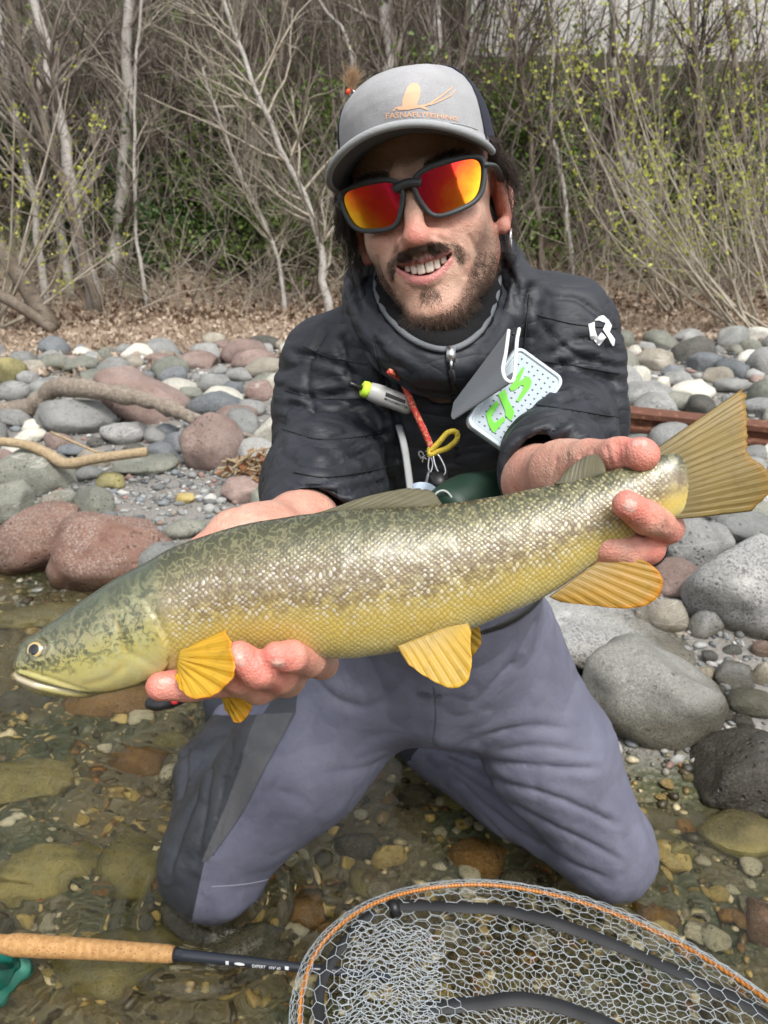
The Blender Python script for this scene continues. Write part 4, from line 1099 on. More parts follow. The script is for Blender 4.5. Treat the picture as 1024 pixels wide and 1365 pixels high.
for ln in ([(862, 672), (870, 690)], [(866, 676), (874, 694)], [(340, 868), (352, 900)], [(344, 866), (357, 898)], [(392, 864), (394, 888)], [(790, 600), (798, 622)], [(820, 590), (824, 618)], [(824, 590), (828, 618)],
           [(300, 690), (318, 676)], [(318, 694), (330, 674)], [(735, 640), (742, 612)], [(752, 640), (757, 606)], [(878, 682), (884, 704)], [(884, 686), (890, 706)], [(846, 722), (848, 744)], [(850, 722), (852, 744)], [(240, 900), (243, 920)], [(236, 901), (239, 921)], [(362, 886), (366, 906)], [(398, 864), (400, 888)], [(808, 596), (814, 620)], [(774, 606), (780, 628)], [(832, 592), (835, 616)], [(330, 690), (352, 678)], [(290, 700), (306, 684)]):
    dsp -= .0011 * np.exp(-(poly_dist(apx, apy, ln) / 1.6) ** 2)
AV = AV + AN * (dsp + .0004 * fbm(AV * 110, 2))[:, None]
tipred = np.zeros(len(AV))
for t, r in ((P(836, 673, .49), .030), (P(858, 606, .52), .034), (P(870, 731, .54), .03), (G1[-1], .032), (G2[-1], .03), (G3[-1], .03), (G2[-2], .03)):
    tipred = np.maximum(tipred, np.exp(-(np.linalg.norm(AV - t, axis=1) / r) ** 2))
hred = np.clip(.26 + .66 * tipred + .45 * fbm(AV * 45, 3), 0, 1)

# ---- the rest of the body, under the clothes (one mesh with head and hands)
HIP = P(590, 872, 1.27)
H_R, H_L = np.array((.185, 1.13, .41)), np.array((.005, 1.13, .41))
K_R, K_L = np.array((.386, 1.035, .085)), np.array((-.290, 1.015, .092))
A_R, A_L = np.array((.10, 1.33, .07)), np.array((-.315, 1.42, .065))
S_R, S_L = P(746, 456, .97), P(456, 497, .97)
CH = P(592, 560, 1.005)
body = Field()
body.add(ell(CH, (.140, .085, .20), rotmat(RGT, P(590, 440, .9) - HIP)))
body.chain([CH, HIP], [.10, .11], .06)
body.chain([hw((0, .055, -.13)), P(592, 480, .95)], [.05, .06], .04)
for S, E, W in ((S_R, EL_R, WR_R), (S_L, EL_L, WR_L)):
    body.chain([CH * .5 + S * .5, S, E, E * .45 + W * .55], [.06, .045, .036, .034], .04, .02)
for H, K, A in ((H_R, K_R, A_R), (H_L, K_L, A_L)):
    body.chain([H, K, A], [.075, .048, .036], .05, .01)
BV, BQ = surfnet(body, (-.45, .60, .0), (.55, 1.55, 1.12), .009)
nb_, nh_, na_ = len(BV), len(HV), len(AV)
PV = np.concatenate([hw(HV), AV, BV]); PQ = np.concatenate([HQ, AQ + nh_, BQ + nh_ + na_])
zz = lambda n: np.zeros(n)
ROOT = np.array((float(HIP[0]), float(HIP[1]), 0.0))
person = obj('person', mesh('person', PV - ROOT, PQ, True, {
    'lip': np.concatenate([np.maximum(lip, mwet * .8), zz(na_), zz(nb_)]),
    'stubble': np.concatenate([stub, zz(na_), zz(nb_)]),
    'red': np.concatenate([red, hred, zz(nb_)]),
    'nail': np.concatenate([zz(nh_), nail, zz(nb_)])}), M_SKIN,
    label='smiling bearded man in cap and sunglasses kneeling in the shallows holding a trout', cat='person')
person.location = tuple(ROOT)
HEADBVH = BVHTree.FromPolygons([Vector(v) for v in HV], [tuple(q) for q in HQ.tolist()])

# ---- teeth
tm = Field(); tx = 0
M_TEETH = new_mat('teeth', (.80, .75, .64), .22, Subsurface_Weight=.1, Subsurface_Scale=.002)
for s in (-1, 1):
    tx = 0
    for w, hgt in ((.0086, .0108), (.0068, .0098), (.0074, .0104), (.0066, .0088), (.0062, .0075)):
        cx = s * (tx + w / 2); tx += w * .96
        ang = math.atan(40 * cx)
        zt = float(z_u(cx)) + .004
        zb = max(zt - hgt - .0035, float(z_l(cx)) + .0012)
        R = rotmat((math.cos(ang), math.sin(ang), 0), (0, -.06, 1))
        tm.add(box((cx, y_m(cx) + .0060, (zt + zb) / 2), (w / 2 - .00025, .003, (zt - zb) / 2), .0017, R))
TV, TQ = surfnet(tm, (-.04, -.11, -.09), (.04, -.055, -.05), .0008)
child('teeth', hw(TV), TQ, M_TEETH, person)

# ---- facial hair
def strands(name, roots, dirs, lens, rad, mat, parent, curl=.3, seg=2, world=False, droop=0.0, k=3):
    n = len(roots); pts = [roots]
    d = dirs / np.linalg.norm(dirs, axis=1)[:, None]
    perp = RNG.normal(size=(n, 3)) * curl
    for i in range(seg):
        d = d + perp / seg + np.array((0, 0, -droop)) / seg
        d /= np.linalg.norm(d, axis=1)[:, None]
        pts.append(pts[-1] + d * (lens / seg)[:, None])
    pts = np.stack(pts, 1)                                   # n, seg+1, 3
    return ribbons(name, pts, rad, mat, parent, world, k)

def ribbons(name, pts, rad, mat, parent, world=False, k=3):
    n, m, _ = pts.shape
    T = pts[:, -1] - pts[:, 0]; T /= np.linalg.norm(T, axis=1)[:, None] + 1e-9
    U = np.cross(T, RNG.normal(size=(n, 3))); U /= np.linalg.norm(U, axis=1)[:, None] + 1e-9
    W = np.cross(T, U)
    taper = np.linspace(1, .35, m) * rad
    ang = np.arange(k) * 2 * math.pi / k
    V = pts[:, :, None, :] + taper[None, :, None, None] * (np.cos(ang)[None, None, :, None] * U[:, None, None, :] + np.sin(ang)[None, None, :, None] * W[:, None, None, :])
    idx = np.arange(n * m * k).reshape(n, m, k)
    a = idx[:, :-1, :]; b = idx[:, 1:, :]
    Q = np.stack([a, np.roll(a, -1, 2), np.roll(b, -1, 2), b], -1).reshape(-1, 4)
    V = V.reshape(-1, 3)
    return child(name, V if world else hw(V), Q, mat, parent)

HN = vnormals(HV, HQ)
def pick(mask, n, zmax=None):
    w = mask.copy(); w[w < .15] = 0
    w /= w.sum()
    i = RNG.choice(len(HV), n, p=w)
    return HV[i] + RNG.normal(size=(n, 3)) * .0007, HN[i]
r, nn = pick(must * (1 - lip) * np.where(sx > .0265, .70 * smooth(.042, .034, sx), z > zu_ + .0015), 2700)
d = nn * .30 + np.stack([np.sign(r[:, 0]) * (.25 + 14 * np.abs(r[:, 0])), -.1 * np.ones(len(r)), -1.0 * np.ones(len(r))], 1)
strands('moustache', r - nn * .001, d, RNG.uniform(.004, .0078, len(r)), .00013, M_BEARD, person, .35)
r, nn = pick(np.maximum(jaw * smooth(-.05, -.09, z), np.minimum(1.5 * patch, 1.3)) ** 1.3, 10500)
d = nn * .5 + np.stack([.25 * np.sign(r[:, 0]), -.15 * np.ones(len(r)), -1.0 * np.ones(len(r))], 1)
strands('beard', r - nn * .001, d, RNG.uniform(.005, .011, len(r)) * np.where(r[:, 2] < -.11, 1.5, .75), .00019, M_BEARD, person, .5)
r, nn = pick(cheekst * (np.abs(x) > .03) + .3 * jaw, 1100)
strands('stubble_hair', r - nn * .0005, nn * .8 + np.array((0, 0, -.8)), RNG.uniform(.0015, .004, len(r)), .00014, M_BEARD, person, .5)
# eyebrows peeking over the glasses
n = 700
s = RNG.choice((-1, 1), n); t = RNG.random(n)
s = np.where(np.arange(n) < n // 2, -1, 1)
bx_ = s * (.016 + .042 * t); bz_ = .0215 + .006 * np.sin(t * 2.4) + RNG.normal(size=n) * .0022
by_ = np.array([HEADBVH.ray_cast(Vector((a, -.3, b)), Vector((0, 1, 0)))[0].y for a, b in zip(bx_, bz_)])
r = np.stack([bx_, by_ + .0005, bz_], 1)
for h_ in (slice(0, n // 2), slice(n // 2, n)):
    k_ = n // 2
    strands('eyebrow', r[h_], np.stack([s[h_] * 1.0, -.35 * np.ones(k_), .35 * np.ones(k_)], 1), RNG.uniform(.006, .010, k_), .00022, M_BEARD, person, .3)
# hair: wavy locks from under the cap
def locks(n, sgn):
    pts = []
    for i in range(n):
        a = RNG.uniform(-.35, 2.2); rr = 1.0
        p = np.array((sgn * .0755 * math.cos(a * .62), -.012 + .085 * math.sin(a * .70), RNG.uniform(.018, .050)))
        out = np.array((sgn * 1.0, RNG.uniform(-.35, .25), 0)); L = RNG.uniform(.055, .125) * (1.0 if a > .1 else .62)
        ph, fr, am = RNG.uniform(0, 6.3), RNG.uniform(28, 60), RNG.uniform(.004, .010)
        q = [p]
        for j in range(1, 10):
            t = j / 9
            w = p + np.array((0, 0, -L * t)) + out * (.004 + (.040 if sgn < 0 else .026) * t ** 1.1 * RNG.uniform(.75, 1.2)) * (1 - .55 * t)
            w = w + am * t * np.array((math.sin(fr * L * t + ph), math.cos(fr * L * t * .9 + ph), .5 * math.sin(fr * L * t * 1.3)))
            q.append(w)
        pts.append(q)
    return np.array(pts)
LR = locks(150, 1); fr_ = LR[:, 0, 1] < .016; LR[fr_] = LR[fr_][:, :1] + (LR[fr_] - LR[fr_][:, :1]) * np.array((1.5, 1.0, .50)); LR = LR[~fr_ | (RNG.random(150) < .75)]
base_l = np.concatenate([np.repeat(locks(150, -1), 9, 0), np.repeat(LR, 9, 0)])
jit = RNG.normal(size=(len(base_l), 1, 3)) * .0016 + RNG.normal(size=(len(base_l), 10, 3)) * .0006
ribbons('hair', base_l + jit * np.linspace(.6, 1.6, 10)[None, :, None], .00028, M_HAIR, person)

# ---- cap
CRX, CRY, CCY = .0835, .104, .010
def rim_z(y): return .033 - .27 * (y - 0.0)
PR = np.array([1.0, 1.0, .992, .972, .93, .85, .71, .48, .22, .0]); PZ = np.array([0, .14, .28, .43, .58, .72, .85, .94, .985, 1.0])
def crown(a, t, grow=0.0):
    """a: angle from the front, t 0..1 rim to button"""
    rr = np.interp(t, np.linspace(0, 1, 10), PR); zz_ = np.interp(t, np.linspace(0, 1, 10), PZ)
    x = (CRX + grow) * rr * np.sin(a); y = CCY - (CRY + grow) * rr * np.cos(a)
    z0 = rim_z(CCY - CRY * np.cos(a))
    z = z0 + (.1295 + grow - z0) * zz_
    flat = smooth(.9, .0, np.abs(a)) * .006 * np.sin(np.clip(t, 0, 1) * math.pi)
    y = y - flat
    return np.stack([x, y, z], -1)
def panel(a0, a1, na, nt, grow=0.0, t0=0.0, t1=1.0):
    A, T = np.meshgrid(np.linspace(a0, a1, na), np.linspace(t0, t1, nt), indexing='ij')
    V = crown(A.ravel(), T.ravel(), grow)
    w = fbm(V * np.array((22, 22, 16)), 3) * .0016
    V[:, :] += w[:, None] * np.stack([np.sin(A.ravel()), -np.cos(A.ravel()), .3 * np.ones(A.size)], 1)
    F = grid_faces(na, nt)
    return V, F
def two_sided(V, F, N, th):
    n = len(V)
    return np.concatenate([V, V - N * th]), np.concatenate([F, F[:, ::-1] + n])
def cap_mat(name, c0, c1, mesh_=False):
    m = new_mat(name, c0, .85); n = NT(m); c = n.coord()
    w = n.noise(c, 900, 2)
    n.to('Base Color', n.mix(n.rng(n.math('ADD', n.math('MULTIPLY', w, .6), n.math('MULTIPLY', n.noise(c, 25, 4), .5)), .35, .75), c0, c1))
    if mesh_:
        v = n.voro(c, 650, out='Distance', rand=.15)
        n.bump(v, .8, .002); n.to('Base Color', n.mix(n.rng(v, .25, .6), c1, c0))
    else: n.bump(w, .35, .001)
    return m
M_CAPG = cap_mat('cap_heather', (.285, .285, .295), (.39, .388, .395))
M_CAPN = cap_mat('cap_mesh', (.012, .014, .028), (.035, .038, .06), True)
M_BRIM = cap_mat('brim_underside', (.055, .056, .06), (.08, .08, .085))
M_BEDGE = cap_mat('brim_edge', (.29, .30, .31), (.37, .38, .385))
cap = empty('cap', hw((0, 0, .06)) - ROOT, parent=person)
FA = math.radians(66)
V, F = panel(-FA, FA, 90, 40); N = vnormals(V, F)
if (N * V).sum(1).mean() < 0: N = -N; F = F[:, ::-1]
CAPV, CAPF = V, F
V, F = two_sided(V, F, N, .0015)
child('front_panel', hw(V), F, M_CAPG, cap)
V, F = panel(FA, 2 * math.pi - FA, 80, 36, -.0012); N = vnormals(V, F); V, F = two_sided(V, F, N, .001)
child('mesh_panel', hw(V), F, M_CAPN, cap)
for s in (-1, 1):
    t = np.linspace(.0, .97, 30); mb = MB(); q = crown(np.full(30, s * FA), t, .0008)
    mb.tube(hw(q), .0011, 6); mb.child('seam', M_CAPN, cap)
mb = MB(); aa = np.linspace(-1.0, 1.0, 40); mb.tube(hw(crown(aa, np.full(40, .035), .0004)), .0006, 5); mb.child('stitching', M_BEDGE, cap)
mb = MB(); q = crown(np.zeros(1), np.ones(1))[0]; mb.tube([hw(q + (0, 0, -.001)), hw(q + (0, 0, .004))], [.007, .005], 12); mb.child('button', M_CAPG, cap)
nu, nv = 61, 14
U, W = np.meshgrid(np.linspace(-1, 1, nu), np.linspace(0, 1, nv), indexing='ij')
def brim_pt(U, W):
    a = U * math.radians(70)
    rx_, ry_ = (CRX - .001) * np.sin(a), CCY - (CRY - .001) * np.cos(a)
    ox = .0815 * np.sign(U) * np.abs(np.sin(U * math.pi / 2)) ** .92
    oy = -.030 - .138 * np.abs(np.cos(U * math.pi / 2)) ** .62
    X = rx_ + (ox - rx_) * W; Y = ry_ + (oy - ry_) * W
    Zr = rim_z(ry_) + .003
    Zo = .0510 - .0230 * (X / .08) ** 2
    Z = Zr * (1 - smooth(0, .6, W)) + Zo * smooth(0, .6, W)
    Z = np.where(W > .0, np.minimum(Z + 0, .0510 - .0230 * (X / .08) ** 2 + .006 * (1 - W)), Z)
    return np.stack([X, Y, Z], -1)
bt = brim_pt(U.ravel(), W.ravel()); bf = grid_faces(nu, nv)
N = vnormals(bt, bf)
if N[:, 2].mean() < 0: N = -N; bf = bf[:, ::-1]
V, F = two_sided(bt, bf, N, .0035)
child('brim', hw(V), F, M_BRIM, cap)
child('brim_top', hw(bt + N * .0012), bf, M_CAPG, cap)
mb = MB(); q = brim_pt(np.linspace(-.985, .985, 70), np.ones(70)); q[:, 2] -= .0010
mb.tube(hw(q), .0036, 8); mb.child('brim_edge', M_BEDGE, cap)

# cap print, laid on the panel
def decal(name, polys, V, F, mat, parent, off=.0006, sub=2):
    import bmesh
    bvh = BVHTree.FromPolygons([Vector(v) for v in V], [tuple(f) for f in F.tolist()] if isinstance(F, np.ndarray) else F)
    bm = bmesh.new()
    for p in polys:
        vs_ = [bm.verts.new((a, b, 0)) for a, b in p]
        if len(vs_) > 2: bm.faces.new(vs_)
    bm.normal_update(); bmesh.ops.triangulate(bm, faces=bm.faces[:])
    for _ in range(sub):
        e = [e for e in bm.edges if e.calc_length() > 2.5]
        if not e: break
        bmesh.ops.subdivide_edges(bm, edges=e, cuts=1); bmesh.ops.triangulate(bm, faces=bm.faces[:])
    return _lay(name, bm, bvh, mat, parent, off)
def _lay(name, bm, bvh, mat, parent, off):
    bad = []
    for v in bm.verts:
        r_ = ray(v.co.x, v.co.y)
        hit, nrm, _, _ = bvh.ray_cast(Vector(CAMV), Vector(r_))
        if hit is None: bad.append(v); continue
        if nrm.dot(Vector(r_)) > 0: nrm = -nrm
        v.co = hit + nrm * off
    import bmesh
    if bad: bmesh.ops.delete(bm, geom=bad, context='VERTS')
    me = bpy.data.meshes.new(name)
    o = np.zeros(3); p = parent
    while p is not None: o += np.array(p.location); p = p.parent
    for v in bm.verts: v.co -= Vector(o)
    bm.to_mesh(me); bm.free()
    return obj(name, me, mat, parent)
def text_bm(txt, fn, sx=1.0, weight=0.0):
    """letters as flat faces; fn maps (u along, v up) in letter heights to photo pixels"""
    import bmesh
    cu = bpy.data.curves.new('t', 'FONT'); cu.body = txt; cu.size = 1.0; cu.resolution_u = 2; cu.offset = weight
    o = bpy.data.objects.new('t', cu); COL.objects.link(o)
    dg = bpy.context.evaluated_depsgraph_get(); dg.update()
    me = bpy.data.meshes.new_from_object(o.evaluated_get(dg))
    bpy.data.objects.remove(o); bpy.data.curves.remove(cu)
    bm = bmesh.new(); bm.from_mesh(me); bpy.data.meshes.remove(me)
    for f in bm.faces: f.smooth = False
    w = max(v.co.x for v in bm.verts)
    for v in bm.verts:
        a, b = fn(v.co.x / w, v.co.y); v.co = (a, b, 0)
    return bm
def text_decal(name, txt, fn, V, F, mat, parent, off=.0006, weight=.0):
    bvh = BVHTree.FromPolygons([Vector(v) for v in V], [tuple(f) for f in F.tolist()] if isinstance(F, np.ndarray) else F)
    return _lay(name, text_bm(txt, fn, weight=weight), bvh, mat, parent, off)
M_PRINT = new_mat('peach_print', (.72, .42, .26), .7)
wc = hw(CAPV)
def c1(a, b): return (500 + a / 7.314, 95 + b / 7.314)
wing = [(265, 345), (268, 280), (290, 220), (315, 160), (345, 128), (380, 115), (415, 125), (435, 155), (442, 200), (432, 260), (412, 310), (410, 350)]
abd = [(170, 385), (205, 350), (230, 345), (400, 335), (480, 325), (540, 310), (545, 322), (480, 345), (520, 375), (505, 380), (440, 355), (330, 375), (230, 380), (212, 362), (180, 395)]
t1 = [(520, 318), (620, 250), (720, 180), (750, 145), (755, 152), (728, 188), (630, 262), (535, 325)]
t2 = [(530, 322), (650, 275), (740, 225), (780, 175), (786, 182), (748, 235), (655, 286), (540, 332)]
decal('printed_mayfly', [[c1(*p) for p in s_] for s_ in (wing, abd, t1, t2)], wc, CAPF, M_PRINT, cap, .0006, 4)
def cap_fn(u, v):
    X = 102 + u * 700; Y = 470 - 66 * math.sin(math.pi * (u * .62 + .14)) + u * 38 + 22
    return c1(X, Y - v * (82 - 30 * u))
text_decal('printed_name', 'FASNAFLYFISHING', cap_fn, wc, CAPF, M_PRINT, cap, .0007, .012)

# ---- sunglasses
LENS = np.array([(9, 9), (15, 14.5), (26, 17.5), (50, 19.5), (66, 19), (71.5, 14), (71, 4), (66, -10), (58, -17.5), (44, -21.5), (28, -23.5), (19, -20.5), (13.5, -12), (9, 0)]) / 1000.0
def dense(poly, n=72):
    p = np.vstack([poly, poly[:1]]); q = spline(np.vstack([poly[-1:], p, poly[1:2]]), (len(p) + 2) * 12)
    k = 12
    q = q[12:-12]
    s = np.r_[0, np.cumsum(np.linalg.norm(np.diff(q, axis=0), axis=1))]; t = np.linspace(0, s[-1], n + 1)[:-1]
    return np.stack([np.interp(t, s, q[:, 0]), np.interp(t, s, q[:, 1])], 1)
def wrap(xz, y0=-.1065):
    x, z = xz[:, 0], xz[:, 1]
    return np.stack([x, y0 + 4.3 * x * x + .12 * z * -1 * .6, z - .001], 1)
M_FRAME = new_mat('matte_frame', (.045, .05, .052), .5)
def lens_mat():
    m = new_mat('mirror_lens', (.9, .1, .05), .03, 1.0); n = NT(m)
    x, y, z = n.sep(n.coord())
    a = n.attr('lensu')
    w = n.math('ADD', a, n.math('MULTIPLY', n.math('SUBTRACT', n.noise(n.coord(), 45, 3), .5), .5))
    c = n.ramp(w, [(0, (.62, .02, .06)), (.35, (.85, .05, .03)), (.62, (.95, .26, .02)), (.9, (.98, .62, .04))])
    n.to('Base Color', c); n.to('Roughness', .05)
    return m
M_LENS = lens_mat()
gl = empty('sunglasses', hw((0, -.1, 0)) - ROOT, parent=person)
fr = MB()
for s in (-1, 1):
    o = dense(LENS); cen = o.mean(0)
    d = o - cen; nrm = d / np.linalg.norm(d, axis=1)[:, None]
    outer = o + nrm * np.where(o[:, 1] > .008, .0052, .0042)[:, None]; inner = o - nrm * .0004
    sg = np.array((s, 1))
    rings = [wrap(inner * sg, -.1062), wrap(outer * sg, -.1075), wrap(outer * sg, -.1030), wrap(inner * sg, -.1030)]
    V = np.concatenate(rings); n = len(o)
    F = []
    for r_ in range(4):
        for j in range(n):
            q = (r_ * n + j, r_ * n + (j + 1) % n, ((r_ + 1) % 4) * n + (j + 1) % n, ((r_ + 1) % 4) * n + j)
            F.append(q if s > 0 else q[::-1])
    fr.raw(hw(V), F)
    # lens: concentric rings
    Lv = [wrap((cen + (o - cen) * t) * sg, -.1045) for t in (1, .85, .7, .55, .4, .25, .1)]
    V = np.concatenate(Lv); F = [(r_ * n + j, r_ * n + (j + 1) % n, (r_ + 1) * n + (j + 1) % n, (r_ + 1) * n + j) for r_ in range(6) for j in range(n)]
    F.append(tuple(range(6 * n, 7 * n)))
    u = np.concatenate([((cen + (o - cen) * t)) for t in (1, .85, .7, .55, .4, .25, .1)])
    lu = np.clip((u[:, 0] - .012) / .055 * .75 - u[:, 1] * 9, 0, 1)
    child('lens', hw(V), F, M_LENS, gl, attrs={'lensu': lu})
    q = spline([wrap(np.array([(s * .0735, .012)]))[0], (s * .081, -.060, .011), (s * .0835, -.02, .006), (s * .082, .012, .000), (s * .079, .030, -.012)], 14)
    mt = MB(); mt.tube(hw(q), np.linspace(.0052, .003, 14), 8, flat=.5); mt.child('temple_arm', M_FRAME, gl)
q = wrap(np.array([(a, .0105 - 16 * a * a) for a in np.linspace(-.0135, .0135, 11)]), -.1052)
fr.tube(hw(q), .0056, 10, flat=.8)
fr.child('frame', M_FRAME, gl)

# earring
mb = MB(); t = np.linspace(0, 2 * math.pi, 25); ec = np.array((.0835, .000, -.058))
mb.tube(hw(np.stack([ec[0] + 0 * t + .002 * np.sin(t), ec[1] + .0085 * np.cos(t), ec[2] + .0095 * np.sin(t)], 1)), .0013, 6); mb.child('earring', M_SILVER, person)
# finger ring on the middle finger of the tail hand
mb = MB(); cR = F2[2]; ax = F2[3] - F2[2]; ax /= np.linalg.norm(ax)
ax = (F2[1] - F2[2]); ax /= np.linalg.norm(ax); cR = F2[2] + ax * .006
u = np.cross(ax, UPV); u /= np.linalg.norm(u); w = np.cross(ax, u)
q = [cR + .0125 * (math.cos(a) * u + math.sin(a) * w) for a in np.linspace(0, 2 * math.pi, 25)]
mb.tube(q, .0032, 8); mb.child('finger_ring', M_BLACK, person)
# =================================================================== CLOTHES
def face_cam(V, N):
    w = CAMV - V; w /= np.linalg.norm(w, axis=1)[:, None]
    return (N * w).sum(1)

def creases(V, N, lines, amin=.12, gain=1.0):
    """folds: each line is (photo polyline, width px, depth m); a groove with a raised lip on one side"""
    px, py, pd = to_px(V); fc = smooth(amin, amin + .2, face_cam(V, N))
    d = np.zeros(len(V))
    for pts, w, dep in lines:
        q = spline(pts, 10 * len(pts))
        s = poly_dist(px, py, q)
        # fade at both ends
        L = np.hypot(px - q[0][0], py - q[0][1]); R_ = np.hypot(px - q[-1][0], py - q[-1][1])
        e = smooth(0, 3.0 * w, L) * smooth(0, 3.0 * w, R_) * .7 + .3
        d += (-.62 * dep * np.exp(-np.abs(s / (.62 * w)) ** 1.3) + .22 * dep * np.exp(-((s - 2.6 * w) / (1.8 * w)) ** 2)) * e
    return d * fc * gain

# ---------------- jacket
jk = Field()
TU = P(590, 440, .9) - HIP; TU /= np.linalg.norm(TU)
jk.add(ell(CH + TU * .02, (.160, .100, .225), rotmat(RGT, TU)))
jk.chain([CH - TU * .02, HIP + TU * .30], [.108, .118], .06)
jk.add(ell(P(592, 480, .955), (.135, .070, .062), rotmat(RGT, TU)), .035)
def arm(N_, S, E, C, rs):
    jk.chain([N_, S, S * .5 + E * .5, E, E * .5 + C * .5, C], rs, .022, .02)
CUF_R, CUF_L = P(728, 634, .675), P(418, 722, .690)
EJ_R, EJ_L = P(757, 560, .985), P(441, 600, .985)
SJ_R, SJ_L = P(747, 449, .965), P(452, 497, .975)
arm(P(660, 430, .985), SJ_R, EJ_R, CUF_R, [.060, .072, .073, .069, .058, .043])
arm(P(525, 462, .985), SJ_L, EJ_L, CUF_L, [.060, .074, .076, .071, .064, .053])
jk.add(ell(P(685, 402, 1.0), (.07, .045, .040), rotmat(P(720, 410, 1.0) - P(620, 380, 1.0), UPV)), .04)
# opening for the neck and cuffs
nk0, nk1 = hw((0, -.030, -.150)), hw((0, -.030, -.03))
jk.add(cone(P(592, 490, .900), hw((0, -.012, -.060)), .046, .094), .012, 's')
for C, E in ((CUF_R, EJ_R), (CUF_L, EJ_L)):
    ax = (C - E) / np.linalg.norm(C - E)
    rc = .043 if C is CUF_R else .053
    def cutp(p, C=C, ax=ax):
        return -((p - C) @ ax) - .0
    f = lambda p, C=C, ax=ax, rc=rc: np.maximum(np.linalg.norm(p - C, axis=1) - .11, -((p - C) @ ax))
    jk.add((f, C, .11), .006, 's')
    jk.add(cone(C - ax * .035, C + ax * .03, rc - .009, rc - .007), .005, 's')
JV, JQ = surfnet(jk, (-.30, .45, .40), (.45, 1.30, 1.15), .0042)
# keep the outside shell free of stray islands
JN = vnormals(JV, JQ)
jx, jy, jd = to_px(JV)
# quilting + wrinkles: seams run round the sleeves, fine puckers across them
def sleeve_t(V, S, E, C):
    pts = [S, S * .5 + E * .5, E, E * .5 + C * .5, C]; best = np.full(len(V), 9.0); t_ = np.zeros(len(V)); L0 = 0
    for a, b in zip(pts[:-1], pts[1:]):
        ab = b - a; L = np.linalg.norm(ab); t = np.clip(((V - a) @ ab) / L ** 2, 0, 1)
        dd = np.linalg.norm(V - a - t[:, None] * ab, axis=1)
        m_ = dd < best; best[m_] = dd[m_]; t_[m_] = L0 + t[m_] * L; L0 += L
    return best, t_
bR, tR = sleeve_t(JV, SJ_R, EJ_R, CUF_R); bL, tL = sleeve_t(JV, SJ_L, EJ_L, CUF_L)
disp = np.zeros(len(JV))
for b_, t_, ph in ((bR, tR, .3), (bL, tL, 1.1)):
    w = smooth(.100, .078, b_)
    tt = t_ + .020 * fbm(JV * 11 + ph, 2)
    disp += w * (-.0042 * (1 - np.abs(np.sin(tt * math.pi / .082))) ** 4)                    # stitched channels
    cc = np.stack([JV @ RGT, JV @ UPV, JV @ FWD], 1)
    q = np.stack([tt * 30, cc[:, 0] * 5 + ph * 7, cc[:, 2] * 5 + .8 * pnoise(JV * 9)], 1)
    disp += w * .0115 * (np.abs(pnoise(q + .5 * fbm(JV * 13, 2)[:, None])) ** .75 - .25)
    q = np.stack([tt * 75, cc[:, 0] * 14 + ph * 3, cc[:, 2] * 14], 1)
    disp += w * .0030 * (np.abs(pnoise(q)) ** .8 - .2) * smooth(-.4, .3, pnoise(JV * 7 + 2))
tor = smooth(.085, .115, np.minimum(bR, bL))
disp += tor * .0075 * (np.abs(pnoise(JV * np.array((11, 11, 26)) + 4 + .5 * fbm(JV * 12, 2)[:, None])) ** .75 - .25)
disp += .0028 * (np.abs(pnoise(JV * 48 + 2)) ** .8 - .2) * smooth(-.3, .4, pnoise(JV * 8))
disp += .0016 * fbm(JV * 16, 2)
disp += creases(JV, JN, [
    ([(706, 385), (700, 430), (698, 470), (690, 530)], 4, .009), ([(500, 462), (512, 505), (528, 555), (534, 610)], 5, .010),
    ([(470, 372), (480, 405), (505, 440)], 3.5, .005), ([(660, 330), (684, 372), (690, 410)], 3.5, .005), ([(668, 345), (660, 395), (640, 430)], 3, .004),
    ([(498, 385), (520, 440), (565, 466)], 3, .004), ([(600, 470), (604, 500), (606, 540)], 3, .004),
    ([(392, 470), (430, 478), (478, 500)], 4, .005), ([(375, 520), (420, 528), (470, 522)], 4, .006), ([(374, 565), (420, 580), (480, 572)], 5, .006),
    ([(380, 612), (430, 618), (500, 600)], 4, .006), ([(390, 640), (440, 640), (505, 628)], 3.5, .005),
    ([(735, 470), (780, 452), (822, 470)], 4, .005), ([(742, 520), (785, 500), (826, 508)], 4, .006), ([(722, 580), (770, 556), (826, 560)], 5, .007), ([(715, 600), (765, 580), (820, 585)], 3.5, .005),
    ([(730, 395), (770, 398), (806, 425)], 4, .004), ([(725, 545), (765, 530), (800, 528)], 3.5, .005), ([(430, 440), (410, 500), (420, 560)], 4, .004), ([(455, 455), (470, 510), (510, 560)], 4.5, .006), ([(395, 590), (450, 600), (520, 575)], 3.5, .006), ([(400, 655), (460, 655), (520, 640)], 3.5, .006), ([(390, 540), (450, 548), (515, 530)], 3, .005), ([(720, 430), (760, 470), (790, 480)], 4, .005), ([(730, 490), (775, 482), (828, 490)], 3, .005), ([(735, 605), (785, 590), (825, 600)], 3, .005)], gain=1.9)
JV = JV + JN * disp[:, None]
jacket = child('jacket', JV, JQ, M_NYLON, person, attrs={'tone': disp})
JN = vnormals(JV, JQ)
JBVH = BVHTree.FromPolygons([Vector(v) for v in JV], [tuple(q) for q in JQ.tolist()])
def on_jacket(x_, y_, off=0.0):
    h, n_, _, _ = JBVH.ray_cast(Vector(CAMV), Vector(ray(x_, y_)))
    return np.array(h) + np.array(n_) * off
